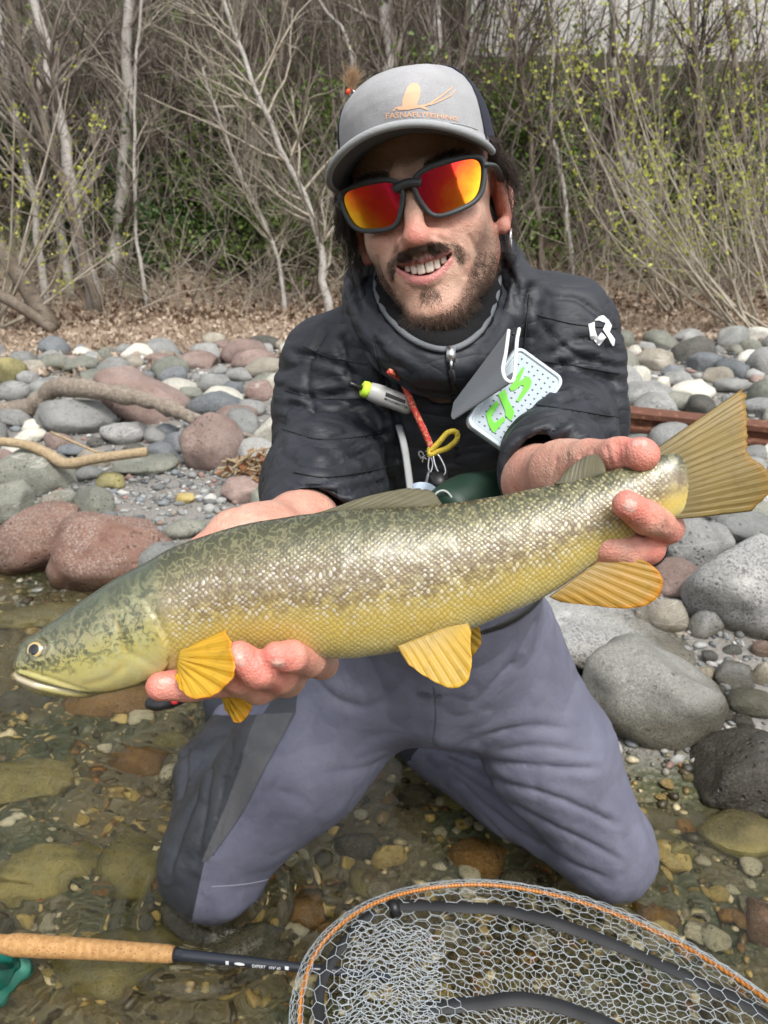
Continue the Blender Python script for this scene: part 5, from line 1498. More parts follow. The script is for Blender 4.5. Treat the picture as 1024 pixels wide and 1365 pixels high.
# stand-up collar: an explicit puffy band round the neck, open at the top
rimc = [(598, 470, .788), (552, 458, .798), (516, 424, .832), (501, 384, .880), (512, 350, .935), (552, 332, .985), (605, 322, .995), (648, 322, .955), (664, 356, .905), (660, 404, .850), (638, 448, .806)]
basec = [(600, 532, .835), (536, 516, .840), (484, 470, .862), (456, 404, .895), (472, 350, .962), (540, 318, 1.03), (612, 306, 1.04), (672, 306, .985), (704, 356, .925), (702, 424, .880), (664, 498, .845)]
def ring(pts, n=120):
    q = [P(*p) for p in pts]; q = np.array(q[-2:] + q + q[:3]); s_ = spline(q, (len(q) - 1) * 20 + 1); s_ = s_[40:40 + len(pts) * 20]
    i_ = np.linspace(0, len(s_), n, endpoint=False); return np.stack([np.interp(i_, np.arange(len(s_) + 1), np.append(s_[:, k], s_[0, k])) for k in range(3)], 1)
ro, bo_ = ring(rimc), ring(basec); cenr = ro.mean(0); rows = []
inn = ro + (cenr - ro) * .06
for t_ in np.linspace(0, 1, 22):                                    # outside, rim to base, bulging
    p_ = ro * (1 - t_) + bo_ * t_; out_ = p_ - cenr; out_ /= np.linalg.norm(out_, axis=1)[:, None]
    rows.append(p_ + out_ * (.016 * math.sin(math.pi * min(1, t_ * 1.15) ** .8)))
for t_ in np.linspace(.02, 1, 12):                                  # inside, down the neck
    low = bo_ + (cenr - bo_) * .30 - UPV * .01
    rows.insert(0, inn * (1 - t_) + low * t_)
CV = np.concatenate(rows); CQ = grid_faces(len(rows), 120, True)
CN = vnormals(CV, CQ)
if (CN[-120 * 12:] * (CV[-120 * 12:] - cenr)).sum(1).mean() < 0: CQ = CQ[:, ::-1]; CN = -CN
cz = np.repeat(np.arange(len(rows)) >= 12, 120)
wv = (.0095 * (np.abs(pnoise(np.stack([CV[:, 0] * 13, CV[:, 1] * 13, CV[:, 2] * 22], 1) + .6 * fbm(CV * 11, 2)[:, None])) ** .75 - .25) + .0035 * (np.abs(pnoise(CV * 42)) ** .8 - .2))
wv = wv * np.repeat(smooth(11, 15, np.arange(len(rows))), 120)
CV = CV + CN * (wv + creases(CV, CN, [([(470, 372), (480, 405), (505, 440)], 3.5, .006), ([(664, 330), (686, 372), (690, 410)], 3.5, .006), ([(676, 400), (664, 440), (640, 470)], 3, .005),
    ([(498, 400), (516, 446), (560, 480)], 3, .005), ([(486, 420), (510, 470), (550, 500)], 3.5, .006), ([(600, 474), (602, 500), (604, 526)], 2.5, .006), ([(690, 360), (672, 385), (668, 410)], 2.5, .004)]))[:, None]
collar = child('collar', CV, CQ, M_NYLON, jacket)
JV_all = np.concatenate([JV, CV]); JQ_all = np.concatenate([JQ, CQ + len(JV)])
JBVH = BVHTree.FromPolygons([Vector(v) for v in JV_all], [tuple(q) for q in JQ_all.tolist()])
# collar lining, piping, zip
lin = Field()
cq = (ro + (cenr - ro) * .13 - UPV * .002)[np.r_[0:120:5, 0]]
lin.chain(list(cq), [.013] * 25, 0, .006)
lv, lq = surfnet(lin, cq.min(0) - .03, cq.max(0) + .03, .0035)
lv = lv + vnormals(lv, lq) * (.0012 * pnoise(lv * 90))[:, None]
child('collar_lining', lv, lq, M_FLEECE, jacket)
pq = np.vstack([ro, ro[:1]]) + np.array((0, -.002, .0035))
mb = MB(); mb.tube(pq, .0034, 8, cap=False); mb.child('collar_piping', M_PIPING, jacket)
zip_pts = [on_jacket(x_, y_, .0015) for x_, y_ in ((599, 478), (601, 490), (603, 505), (604, 530), (606, 560), (608, 590), (612, 640))]
mb = MB(); zq = spline(zip_pts, 60)
for a, b in zip(zq[:-1:2], zq[1::2]): mb.box((a + b) / 2, (.0026, .0012, .0011), rotmat(RGT, b - a))
mb.child('zip', M_BLACK, jacket, False)
mb = MB(); c_ = on_jacket(600, 474, .006) if JBVH.ray_cast(Vector(CAMV), Vector(ray(600, 474)))[0] else P(600, 474, .79); mb.box(c_, (.0045, .003, .008), rotmat(RGT, UPV))
mb.tube([c_ + (0, -.004, -.006), on_jacket(602, 492, .007)], [.0045, .0038], 8, flat=.4); mb.child('zip_puller', M_SILVER, jacket)
mb = MB(); mb.tube([on_jacket(602, 492, .007), on_jacket(605, 514, .006)], [.0034, .0040], 8, flat=.6); mb.child('zip_cord', M_BLACK, jacket)
M_STITCH = new_mat('seam_thread', (.010, .011, .014), .7)
for ln in ([(498, 458), (508, 500), (524, 550), (532, 600), (536, 640)], [(706, 392), (702, 430), (699, 465)], [(404, 462), (440, 476), (490, 486)], [(380, 520), (430, 532), (500, 530)], [(376, 572), (430, 586), (510, 578)],
           [(392, 630), (440, 636), (520, 622)], [(716, 420), (765, 432), (822, 438)], [(716, 480), (770, 488), (826, 498)], [(716, 540), (770, 548), (826, 556)]):
    q_ = [JBVH.ray_cast(Vector(CAMV), Vector(ray(a_, b_))) for a_, b_ in spline(ln, 40)]
    q_ = [np.array(h_[0]) + np.array(h_[1]) * .0004 for h_ in q_ if h_[0] is not None]
    if len(q_) > 8: mb = MB(); mb.tube(q_, .0009, 5); mb.child('seam', M_STITCH, jacket)
M_WHITEP = new_mat('white_print', (.78, .79, .80), .6)
def c2(a, b): return (770 + a / 14.63, 405 + b / 14.63)
lg1 = [(205, 400), (325, 350), (330, 510), (385, 645), (455, 560), (545, 650), (405, 835), (320, 720), (245, 660)]
lg2 = [(320, 330), (450, 225), (500, 225), (590, 320), (655, 430), (610, 550), (715, 700), (700, 815), (670, 815), (600, 690), (480, 500), (540, 380), (490, 365), (410, 330)]
decal('sleeve_emblem', [[c2(*p) for p in s_] for s_ in (lg1, lg2)], JV, JQ, M_WHITEP, jacket, .0012, 5)
def jtxt(x0, y0, dx, dy, h):
    L = math.hypot(dx, dy)
    return lambda u, v: (x0 + u * dx + v * h * dy / L, y0 + u * dy - v * h * dx / L)
text_decal('chest_letters', 'CK', jtxt(556, 602, 8, 14, 10), JV, JQ, M_WHITEP, jacket, .0012, .03)
text_decal('chest_letters', 'HK', jtxt(558, 608, 4, 15, -1) if False else jtxt(567, 600, 5, 13, 9), JV, JQ, M_WHITEP, jacket, .0012, .03)
decal('white_scuff', [[(734, 601), (742, 596), (750, 598), (758, 603), (752, 606), (744, 605), (738, 607)]], JV, JQ, new_mat('scuff', (.42, .45, .48), .7), jacket, .001)

# ---------------- waders
wd = Field()
wd.add(ell(HIP + np.array((0, .01, .01)), (.185, .135, .140)))
wd.chain([HIP, HIP + TU * .25], [.148, .150], .05)
wd.chain([H_R, H_R * .5 + K_R * .5, K_R], [.112, .106, .076], .05, .03)
wd.chain([H_L + (-.01, 0, 0), H_L * .5 + K_L * .5, K_L], [.118, .116, .086], .05, .03)
wd.chain([K_R, K_R * .5 + A_R * .5, A_R], [.074, .072, .062], .03, .03)
wd.chain([K_L + (0, .03, 0), K_L * .5 + A_L * .5 + (-.012, 0, .012), A_L], [.080, .084, .066], .03, .03)
wd.add(ell(K_L + (0, -.015, -.03), (.085, .075, .07)), .03)
WV, WQ = surfnet(wd, (-.50, .80, -.06), (.60, 1.60, .75), .0048)
WN = vnormals(WV, WQ)
wpx, wpy, wpd = to_px(WV)
disp = .0040 * fbm(WV * 9, 2)
shinL = smooth(.02, -.02, WV[:, 0] + .235) * smooth(1.02, 1.08, WV[:, 1])
disp += shinL * .014 * (np.abs(pnoise(WV * np.array((12, 7, 16)) + .5 * fbm(WV * 9, 2)[:, None])) ** .75 - .25)
near = WV[:, 2] < .5
disp += .0062 * (np.abs(pnoise(np.stack([WV[:, 0] * 9 + WV[:, 2] * 12, WV[:, 1] * 14, WV[:, 2] * 10 - WV[:, 0] * 14], 1) + .4 * fbm(WV * 9, 2)[:, None])) ** .8 - .25)
disp += creases(WV, WN, [
    ([(578, 996), (640, 1012), (720, 1022), (792, 1024)], 4.5, .009), ([(590, 1006), (660, 1040), (740, 1062), (820, 1098)], 4, .009),
    ([(600, 1020), (660, 1062), (730, 1096), (826, 1146)], 4, .008), ([(612, 1040), (670, 1092), (740, 1140), (810, 1172)], 4, .008),
    ([(640, 1080), (690, 1130), (760, 1180)], 3.5, .006), ([(640, 985), (700, 968), (762, 972)], 5, .005), ([(668, 1000), (720, 994), (780, 1004)], 4, .004),
    ([(578, 905), (582, 950), (578, 996)], 2.0, .0035), ([(540, 905), (500, 940), (440, 935)], 6, .005), ([(635, 935), (665, 900), (690, 880)], 4, .005),
    ([(410, 890), (440, 925), (470, 940)], 5, .005), ([(560, 985), (500, 1020), (440, 1030)], 6, .004), ([(430, 925), (400, 1000), (330, 1090)], 6, .004),
    ([(265, 1010), (262, 1060), (240, 1120), (226, 1168)], 4, .008), ([(286, 1000), (276, 1070), (262, 1150)], 4, .007), ([(245, 975), (250, 1020), (238, 1070)], 4, .006),
    ([(300, 1040), (285, 1110), (270, 1160)], 3.5, .006), ([(322, 1010), (300, 1075), (288, 1140)], 3, .004),
    ([(388, 960), (350, 1030), (308, 1105)], 2.2, .003)], .05)
WV = WV + WN * disp[:, None]
# panels: slate front cloth, grey stretch panel, dark shin cloth
slate = np.ones(len(WV))
edge = [(392, 948), (388, 957), (360, 1012), (325, 1080), (285, 1148), (262, 1215), (150, 1215), (150, 900), (330, 900), (352, 952)]
isl = in_poly(wpx, wpy, [(400, 870)] + edge[:0] + [(395, 950), (360, 1012), (325, 1080), (272, 1150), (255, 1230), (120, 1230), (120, 952), (350, 952)])
gp = in_poly(wpx, wpy, [(392, 950), (360, 1012), (325, 1080), (276, 1150), (268, 1150), (300, 1075), (342, 952)])
shin = isl & ~gp
PG = [(392, 950), (360, 1012), (325, 1080), (276, 1150), (268, 1150), (300, 1075), (342, 952)]
PS = [(400, 870), (395, 950), (360, 1012), (325, 1080), (272, 1150), (255, 1230), (120, 1230), (120, 952), (350, 952)]
def sdist(poly): return np.clip(.5 + poly_dist(wpx, wpy, poly, True) * np.where(in_poly(wpx, wpy, poly), 1, -1) / 24, 0, 1)
tone_g, tone_s = sdist(PG), sdist(PS)
def wader_mat():
    m = new_mat('wader_cloth', (.1, .1, .15), .6)
    n = NT(m); c = n.coord(); tg = n.rng(n.attr('tone_g'), .485, .515); t = n.math('MULTIPLY', n.rng(n.attr('tone_s'), .485, .515), n.math('SUBTRACT', 1.0, tg))
    bl = n.rng(n.noise(c, 13, 5), .3, .7)
    a = n.mix(bl, (.110, .113, .158), (.140, .143, .195))
    g = n.mix(bl, (.085, .086, .092), (.105, .105, .110))
    k = n.mix(bl, (.026, .030, .037), (.040, .044, .052))
    base = n.mix(tg, a, g); base = n.mix(t, base, k)
    z_ = n.sep(n.n('NewGeometry').outputs['Position'])[2]
    wet = n.rng(n.math('ADD', z_, n.math('MULTIPLY', n.math('SUBTRACT', n.noise(c, 30, 3), .5), .03)), .052, .028)
    base = n.mix(n.math('MULTIPLY', wet, .55), base, (.03, .032, .05))
    st_ = n.rng(n.noise(n.map(c, (1, 1, .6)), 5.5, 6, .7), .50, .66); base = n.mix(n.math('MULTIPLY', st_, .34), base, (.045, .047, .066))
    du_ = n.rng(n.noise(c, 9, 6, .75), .56, .70); base = n.mix(n.math('MULTIPLY', du_, .22), base, (.22, .215, .225))
    sp = n.rng(n.voro(c, 90), .05, .02)
    base = n.mix(n.math('MULTIPLY', n.math('MULTIPLY', sp, n.rng(n.noise(c, 14, 2), .5, .65)), .5), base, (.3, .3, .33))
    n.to('Base Color', base)
    r_ = n.rng(t, .6, .9, .74, .34)
    n.to('Roughness', n.math('SUBTRACT', r_, n.math('MULTIPLY', wet, .35)))
    h = n.math('ADD', n.noise(c, 2200, 1), n.math('MULTIPLY', n.noise(c, 110, 4), 1.4))
    nb = n.bump(h, .25, .001)
    a_ = n.math('ABSOLUTE', n.math('SUBTRACT', n.noise(n.map(c, (1, 1.2, 1)), 22, 3), .5))
    n.bump(n.math('POWER', n.math('MULTIPLY', a_, 3.0, clamp=True), .6), .11, .010, nb)
    return m
waders = child('waders', WV, WQ, wader_mat(), person, attrs={'tone_g': tone_g, 'tone_s': tone_s})
WBVH = BVHTree.FromPolygons([Vector(v) for v in WV], [tuple(q) for q in WQ.tolist()])
def on_wader(x_, y_, off=0.0):
    h, n_, _, _ = WBVH.ray_cast(Vector(CAMV), Vector(ray(x_, y_)))
    return None if h is None else np.array(h) + np.array(n_) * off
M_SEAM = new_mat('seam_tape', (.075, .078, .11), .55)
def seam(pts, r_=.0011, m_=M_SEAM, n=60):
    q = [on_wader(a, b, .0002) for a, b in spline(pts, n)]
    q = [p for p in q if p is not None]
    mb = MB(); mb.tube(q, r_, 5); return mb.child('seam', m_, waders)
seam([(579, 915), (581, 955), (577, 992)])
seam([(394, 950), (360, 1012), (325, 1080), (284, 1140)])
M_SALT = new_mat('dried_line', (.25, .25, .30), .7)
seam([(282, 1182), (330, 1178), (370, 1168), (402, 1150)], .0010, M_SALT)
text_decal('wader_letters', 'HYDRO', lambda u, v: (556 + 34 * u, 928 + 4 * u - 9 * v), WV, WQ, M_SEAM, waders, .0007, .02)
# gravel guard cuff and boot behind the screen-left leg
bt = Field()
ankle = A_L
bt.add(ell(A_L + (-.005, .03, .015), (.078, .085, .075)))
bt.chain([A_L + (0, .05, .0), A_L + (-.01, .20, .01)], [.055, .05], .03)
bt.add(ell(A_L + (-.03, .07, .03), (.06, .06, .07)), .03)
v_, q_ = surfnet(bt, A_L - .2, A_L + (.2, .35, .2), .006)
v_ = v_ + vnormals(v_, q_) * (.004 * pnoise(v_ * 22))[:, None]
boot = child('wading_boot', v_, q_, M_NEO, person)
mb = MB(); cb = P(222, 930, 1.50)
sf = Field(); sf.add(ell(cb, (.042, .030, .016), rotmat((1, .3, .22), (0, 0, 1)))); sf.add(ell(cb + (.03, .0, .012), (.035, .03, .016), rotmat((1, .3, .5), (0, 0, 1))), .01)
sv, sq = surfnet(sf, cb - .08, cb + .08, .003); sv = sv + vnormals(sv, sq) * (.0022 * pnoise(sv * 70))[:, None]; child('boot_sole', sv, sq, M_BLACK, boot)
mb = MB(); mb.tube([P(233, 934, 1.455), P(233, 934, 1.445)], .007, 12); mb.child('red_button', new_mat('red_plastic', (.6, .04, .05), .4), boot)
bt2 = Field(); bt2.add(ell(A_R + (-.01, .03, .01), (.07, .085, .07))); bt2.chain([A_R + (0, .05, 0), A_R + (-.03, .18, 0)], [.05, .045], .03)
v_, q_ = surfnet(bt2, A_R - .2, A_R + (.2, .35, .2), .007)
child('wading_boot', v_, q_, M_NEO, person)
# belt with buckle and hanging strap
mb = MB(); bq = []
for i in range(41):
    a = 2 * math.pi * i / 40; c_ = HIP + TU * .215
    bq.append(c_ + .148 * math.cos(a) * RGT + .140 * math.sin(a) * np.cross(TU, RGT))
mb.tube(bq, .011, 8); belt = mb.child('wader_belt', M_BLACK, person)
mb = MB(); mb.box(P(655, 848, 1.10), (.030, .008, .024), rotmat((1, 0, .35), UPV)); mb.box(P(640, 862, 1.10), (.020, .006, .03), rotmat((1, 0, .35), UPV)); mb.child('buckle', M_BLACK, belt, False)
# =================================================================== THE TROUT
FD = .535                                    # depth of the fish's mid plane
# outline in photo pixels: x, top y, bottom y
OUT = np.array([
    (22, 884, 893), (27, 868, 905), (36, 853, 914), (55, 839, 924), (80, 822, 928), (110, 801, 928), (150, 774, 922), (190, 752, 913),
    (230, 730, 899), (270, 715, 887), (320, 700, 876), (370, 691, 873), (420, 684, 876), (470, 679, 876.5), (520, 676, 870), (570, 674, 858), (620, 668, 841),
    (670, 660, 820), (720, 650, 798), (760, 641, 773), (800, 631, 745), (840, 619, 717), (875, 606, 698), (900, 602, 690), (918, 612, 676), (930, 632, 656)], float)
fx = np.linspace(0, 1, 420)
xx = 22 + (930 - 22) * (fx ** 1.0)
xx[:70] = 22 + (xx[70] - 22) * (np.linspace(0, 1, 71)[:70] ** 1.6)
oi = np.arange(len(OUT))
def cs(xq, col):                             # smooth interpolation of the outline
    s = spline(OUT[:, [0, col]], 1200)
    return np.interp(xq, s[:, 0], s[:, 1])
top, bot = cs(xx, 1), cs(xx, 2)
xx_c = xx
nf, ns = len(xx), 176
th = np.arange(ns) * 2 * math.pi / ns        # 0 = towards camera, pi/2 = up
halfw = np.interp(xx, [22, 26, 36, 60, 110, 170, 240, 340, 460, 600, 720, 800, 860, 900, 930], [.004, .0095, .0155, .0205, .0245, .0275, .0300, .0325, .0330, .0285, .0215, .0165, .0125, .0085, .0022])
# fish axis: depth varies a little along the length (head and tail swing towards the lens)
dep = FD + np.interp(xx, [22, 300, 600, 905], [-.012, .004, .004, -.012])
EYE = (70.0, 858.0)
V = np.zeros((nf, ns, 3)); FU = np.zeros((nf, ns)); FVv = np.zeros((nf, ns)); SDv = np.zeros((nf, ns))
for i in range(nf):
    c_ = (top[i] + bot[i]) / 2; hh = (bot[i] - top[i]) / 2
    ex = 2 / 2.25
    cy = np.sign(np.cos(th)) * np.abs(np.cos(th)) ** ex; sz = np.sign(np.sin(th)) * np.abs(np.sin(th)) ** (2 / 2.0)
    # widest a little below the middle, back narrower
    wmod = 1 - .16 * np.clip(sz, 0, 1) ** 1.5
    for j in range(ns):
        d = dep[i] - halfw[i] * cy[j] * wmod[j]
        V[i, j] = P(xx[i], c_ - hh * sz[j], d)
        # keep lateral position undistorted by depth: use the axis depth for x, y
        a = P(xx[i], c_ - hh * sz[j], dep[i]); V[i, j] = a + FWD * (-halfw[i] * cy[j] * wmod[j])
    FU[i] = xx[i]; FVv[i] = c_ - hh * sz; SDv[i] = cy
FUf, FYf, SDf = FU.ravel(), FVv.ravel(), SDv.ravel()
FV_ = V.reshape(-1, 3)
idx = np.arange(nf * ns).reshape(nf, ns)
A_, B_ = idx[:-1], idx[1:]
FQ = np.stack([A_, B_, np.roll(B_, -1, 1), np.roll(A_, -1, 1)], -1).reshape(-1, 4)
FN = vnormals(FV_, FQ)
if (FN * (FV_ - FV_.mean(0))).sum(1).mean() < 0: FQ = FQ[:, ::-1]; FN = -FN
# relief: mouth, maxilla, gill cover, eye socket, nostril (both sides by symmetry in x, y)
px_, py_ = FUf, FYf
side = np.abs(SDf)
rel = np.zeros(len(FV_))
mouth = [(20, 889), (45, 896), (75, 906), (100, 913), (124, 919)]
maxil = [(30, 886), (55, 887), (80, 894), (105, 904), (128, 913), (124, 921)]
gill = [(178, 775), (205, 792), (226, 820), (238, 852), (236, 876), (222, 892), (190, 905), (150, 915)]
preop = [(160, 800), (176, 830), (184, 858), (180, 880), (160, 896), (128, 905)]
opline = [(184, 858), (205, 870), (218, 880)]
sd = smooth(.1, .4, side)
rel -= .0042 * np.exp(-(poly_dist(px_, py_, mouth) / 2.6) ** 2)
rel += .0007 * np.exp(-(poly_dist(px_, py_, [(p[0], p[1] + 7) for p in mouth]) / 4) ** 2)
rel -= .0010 * np.exp(-(poly_dist(px_, py_, maxil[:5]) / 2.6) ** 2) * sd
rel += .0008 * np.exp(-(poly_dist(px_, py_, [(p[0], p[1] + 4.5) for p in maxil[:5]]) / 4) ** 2) * sd
gd = poly_dist(px_, py_, gill); gfade = smooth(785, 850, py_)
ing = in_poly(px_, py_, gill + [(100, 915), (90, 800), (150, 768)])
rel += sd * gfade * np.where(ing, .0016 * np.exp(-(gd / 22) ** 2), -.0016 * np.exp(-(gd / 7) ** 2))
rel -= .0009 * np.exp(-(poly_dist(px_, py_, preop) / 5.5) ** 2) * sd
rel -= .0006 * np.exp(-(poly_dist(px_, py_, opline) / 5.0) ** 2) * sd
ed = np.hypot(px_ - EYE[0], py_ - EYE[1])
rel += (-.0030 * smooth(13, 8, ed) + .0011 * np.exp(-((ed - 15) / 3.0) ** 2)) * sd
rel -= .0012 * np.exp(-((px_ - 44) ** 2 + (py_ - 857) ** 2) / 6.0) * sd
rel += .0005 * fbm(FV_ * 55, 2)
FV_ = FV_ + FN * rel[:, None]

def fish_mat():
    m = new_mat('trout_skin', (.3, .3, .2), .3)
    n = NT(m)
    u, v = n.attr('fu'), n.attr('fv')            # photo-scale length and height coordinates on the flank (pixels = 0.52 mm)
    rv = n.attr('rv')                            # 0 back .. 1 belly
    side_ = n.attr('side')
    uv = n.comb(u, v, n.math('MULTIPLY', side_, 40.0))
    wob = n.math('MULTIPLY', n.math('SUBTRACT', n.noise(uv, .022, 3), .5), .22)
    r_ = n.math('ADD', rv, wob)
    body = n.ramp(r_, [(.0, (.040, .045, .026)), (.12, (.092, .095, .050)), (.28, (.19, .163, .085)), (.46, (.33, .275, .155)), (.62, (.45, .355, .125)), (.78, (.53, .395, .10)), (.92, (.55, .46, .17)), (1.0, (.62, .57, .36))])
    # dark marbling on the back
    warp = n.noise(uv, .06, 2, out='Color')
    w2 = n.n('VectorMath', operation='MULTIPLY_ADD'); n.set(w2.inputs[0], warp); w2.inputs[1].default_value = (16, 16, 16); n.set(w2.inputs[2], uv)
    cell = n.voro(w2.outputs[0], .115, 'DISTANCE_TO_EDGE')
    wl = n.math('ABSOLUTE', n.math('SUBTRACT', n.noise(uv, .085, 1.5, .5, .7), .5))
    marb = n.rng(wl, .030, .075)
    mz = n.math('MULTIPLY', marb, n.rng(r_, .62, .26))
    body = n.mix(n.math('MULTIPLY', mz, .46), body, (.038, .042, .024))
    light = n.math('MULTIPLY', n.rng(wl, .050, .018), n.rng(r_, .55, .2))
    body = n.mix(n.math('MULTIPLY', light, .26), body, (.36, .34, .19))
    # brown-pink blush along the flank
    pk = n.math('MULTIPLY', n.math('MULTIPLY', n.rng(r_, .24, .40), n.rng(r_, .74, .52)), n.rng(n.noise(uv, .075, 4, .65), .40, .56))
    pk = n.math('MULTIPLY', pk, n.rng(u, 215, 280))
    body = n.mix(n.math('MULTIPLY', pk, .72), body, (.125, .080, .045))
    # scale lattice
    s1 = n.math('ADD', n.math('MULTIPLY', u, .118), n.math('MULTIPLY', v, .132)); s2 = n.math('SUBTRACT', n.math('MULTIPLY', u, .118), n.math('MULTIPLY', v, .132))
    jit = n.math('MULTIPLY', n.math('SUBTRACT', n.noise(uv, .035, 3), .5), 2.6)
    s1 = n.math('ADD', s1, jit); s2 = n.math('SUBTRACT', s2, jit)
    fa = n.math('PINGPONG', s1, .5); fb = n.math('PINGPONG', s2, .5)
    sc = n.math('MULTIPLY', n.math('MULTIPLY', fa, fb), 4.0)                     # 0 at the joints, 1 mid scale
    cid = n.comb(n.math('FLOOR', s1), n.math('FLOOR', s2), side_)
    wn_ = n.n('TexWhiteNoise', noise_dimensions='3D'); n.set(wn_.inputs['Vector'], cid)
    rnd = wn_.outputs['Value']
    bodymask = n.math('MULTIPLY', n.rng(u, 222, 250), n.rng(u, 900, 860))
    joint = n.math('MULTIPLY', n.rng(sc, .30, .03), bodymask)
    body = n.mix(n.math('MULTIPLY', joint, n.rng(rv, .15, .5, .18, .42)), body, (.10, .070, .025))
    # pale flecks: scales that flash
    fleck = n.math('MULTIPLY', n.math('MULTIPLY', n.rng(rnd, .50, .80), n.rng(sc, .08, .36)), n.math('MULTIPLY', n.rng(r_, .22, .38), n.rng(r_, .90, .60)))
    fleck = n.math('MULTIPLY', n.math('MULTIPLY', fleck, bodymask), n.rng(n.noise(uv, .045, 3), .34, .54))
    body = n.mix(n.math('MULTIPLY', fleck, .58), body, (.62, .59, .55))
    gold = n.math('MULTIPLY', n.math('MULTIPLY', n.rng(sc, .12, .5), n.rng(rnd, .2, .8)), n.math('MULTIPLY', n.rng(u, 420, 700), bodymask))
    body = n.mix(n.math('MULTIPLY', gold, .40), body, (.60, .52, .24))
    # head: olive above, yellow cheek with dark worm marks
    hm = n.rng(n.math('ADD', u, n.math('MULTIPLY', n.math('SUBTRACT', v, 840.0), -.18)), 246, 222)
    hcol = n.ramp(n.math('ADD', rv, n.math('MULTIPLY', wob, .8)), [(0, (.065, .080, .055)), (.2, (.135, .138, .078)), (.40, (.24, .222, .115)), (.62, (.38, .34, .115)), (.80, (.44, .385, .155)), (.93, (.33, .29, .12)), (1, (.24, .21, .09))])
    hw_ = n.rng(n.noise(uv, .075, 4, .6, 1.4), .47, .56)
    hcol = n.mix(n.math('MULTIPLY', n.math('MULTIPLY', hw_, n.rng(rv, .78, .5)), .75), hcol, (.055, .068, .045))
    hsp = n.rng(n.voro(uv, .10), .42, .22)
    hcol = n.mix(n.math('MULTIPLY', n.math('MULTIPLY', hsp, n.rng(rv, .8, .55)), n.math('MULTIPLY', n.rng(n.noise(uv, .03, 2), .36, .50), .80)), hcol, (.06, .065, .04))
    hl_ = n.rng(n.voro(w2.outputs[0], .06, 'DISTANCE_TO_EDGE'), .07, .02)
    hcol = n.mix(n.math('MULTIPLY', n.math('MULTIPLY', n.rng(n.noise(uv, .05, 3, .5, 1.5), .52, .60), n.math('MULTIPLY', n.rng(u, 120, 170), n.rng(rv, .12, .3))), .40), hcol, (.40, .40, .22))
    gl_ = n.math('MULTIPLY', n.attr('gilledge'), n.rng(rv, .15, .45))
    hcol = n.mix(n.math('MULTIPLY', gl_, .45), hcol, (.46, .33, .08))
    body = n.mix(hm, body, hcol)
    lipm = n.attr('lipm')
    body = n.mix(n.math('MULTIPLY', lipm, .7), body, (.50, .43, .36))
    body = n.mix(n.attr('mouthm'), body, (.05, .035, .02))
    n.to('Base Color', body)
    n.to('Metallic', n.math('MULTIPLY', n.math('MULTIPLY', n.rng(sc, .05, .4), bodymask), .12))
    n.to('Roughness', n.rng(n.noise(uv, .2, 3), .3, .7, .24, .42))
    n.b.inputs['Coat Weight'].default_value = .25; n.b.inputs['Coat Roughness'].default_value = .2
    hgt = n.math('ADD', n.math('MULTIPLY', n.math('MULTIPLY', sc, bodymask), 1.0), n.math('MULTIPLY', n.noise(uv, .5, 3), .35))
    n.bump(hgt, .24, .0010)
    return m
M_FISH = fish_mat()
tt = np.interp(FUf, xx, top); bb = np.interp(FUf, xx, bot)
rvf = (FYf - tt) / (bb - tt)
lipm = np.exp(-(poly_dist(px_, py_, [(24, 897), (42, 901), (62, 908)]) / 5.5) ** 2) * (py_ > np.interp(px_, [20, 45, 75], [893, 897, 906]))
mouthm = np.exp(-(poly_dist(px_, py_, mouth) / 2.0) ** 2) * .9
gilledge = gfade * np.exp(-(np.minimum(gd, 99) / 7) ** 2) * np.where(ing, 1, .5) + .5 * np.exp(-(poly_dist(px_, py_, preop) / 3.0) ** 2)
fish = empty('brown_trout', P(470, 790, FD), 'large olive and gold marbled trout held sideways in both hands', 'fish')
child('body', FV_, FQ, M_FISH, fish, attrs={'fu': FUf, 'fv': FYf, 'rv': rvf, 'side': np.sign(SDf), 'lipm': lipm, 'mouthm': mouthm, 'gilledge': np.clip(gilledge, 0, 1)})
FBVH = BVHTree.FromPolygons([Vector(v) for v in FV_], [tuple(q) for q in FQ.tolist()])
# end caps (snout) are closed by small discs
mb = MB(); mb.raw(FV_[:ns], [tuple(range(ns))]); mb.child('snout_tip', new_mat('snout', (.12, .12, .07), .4), fish)
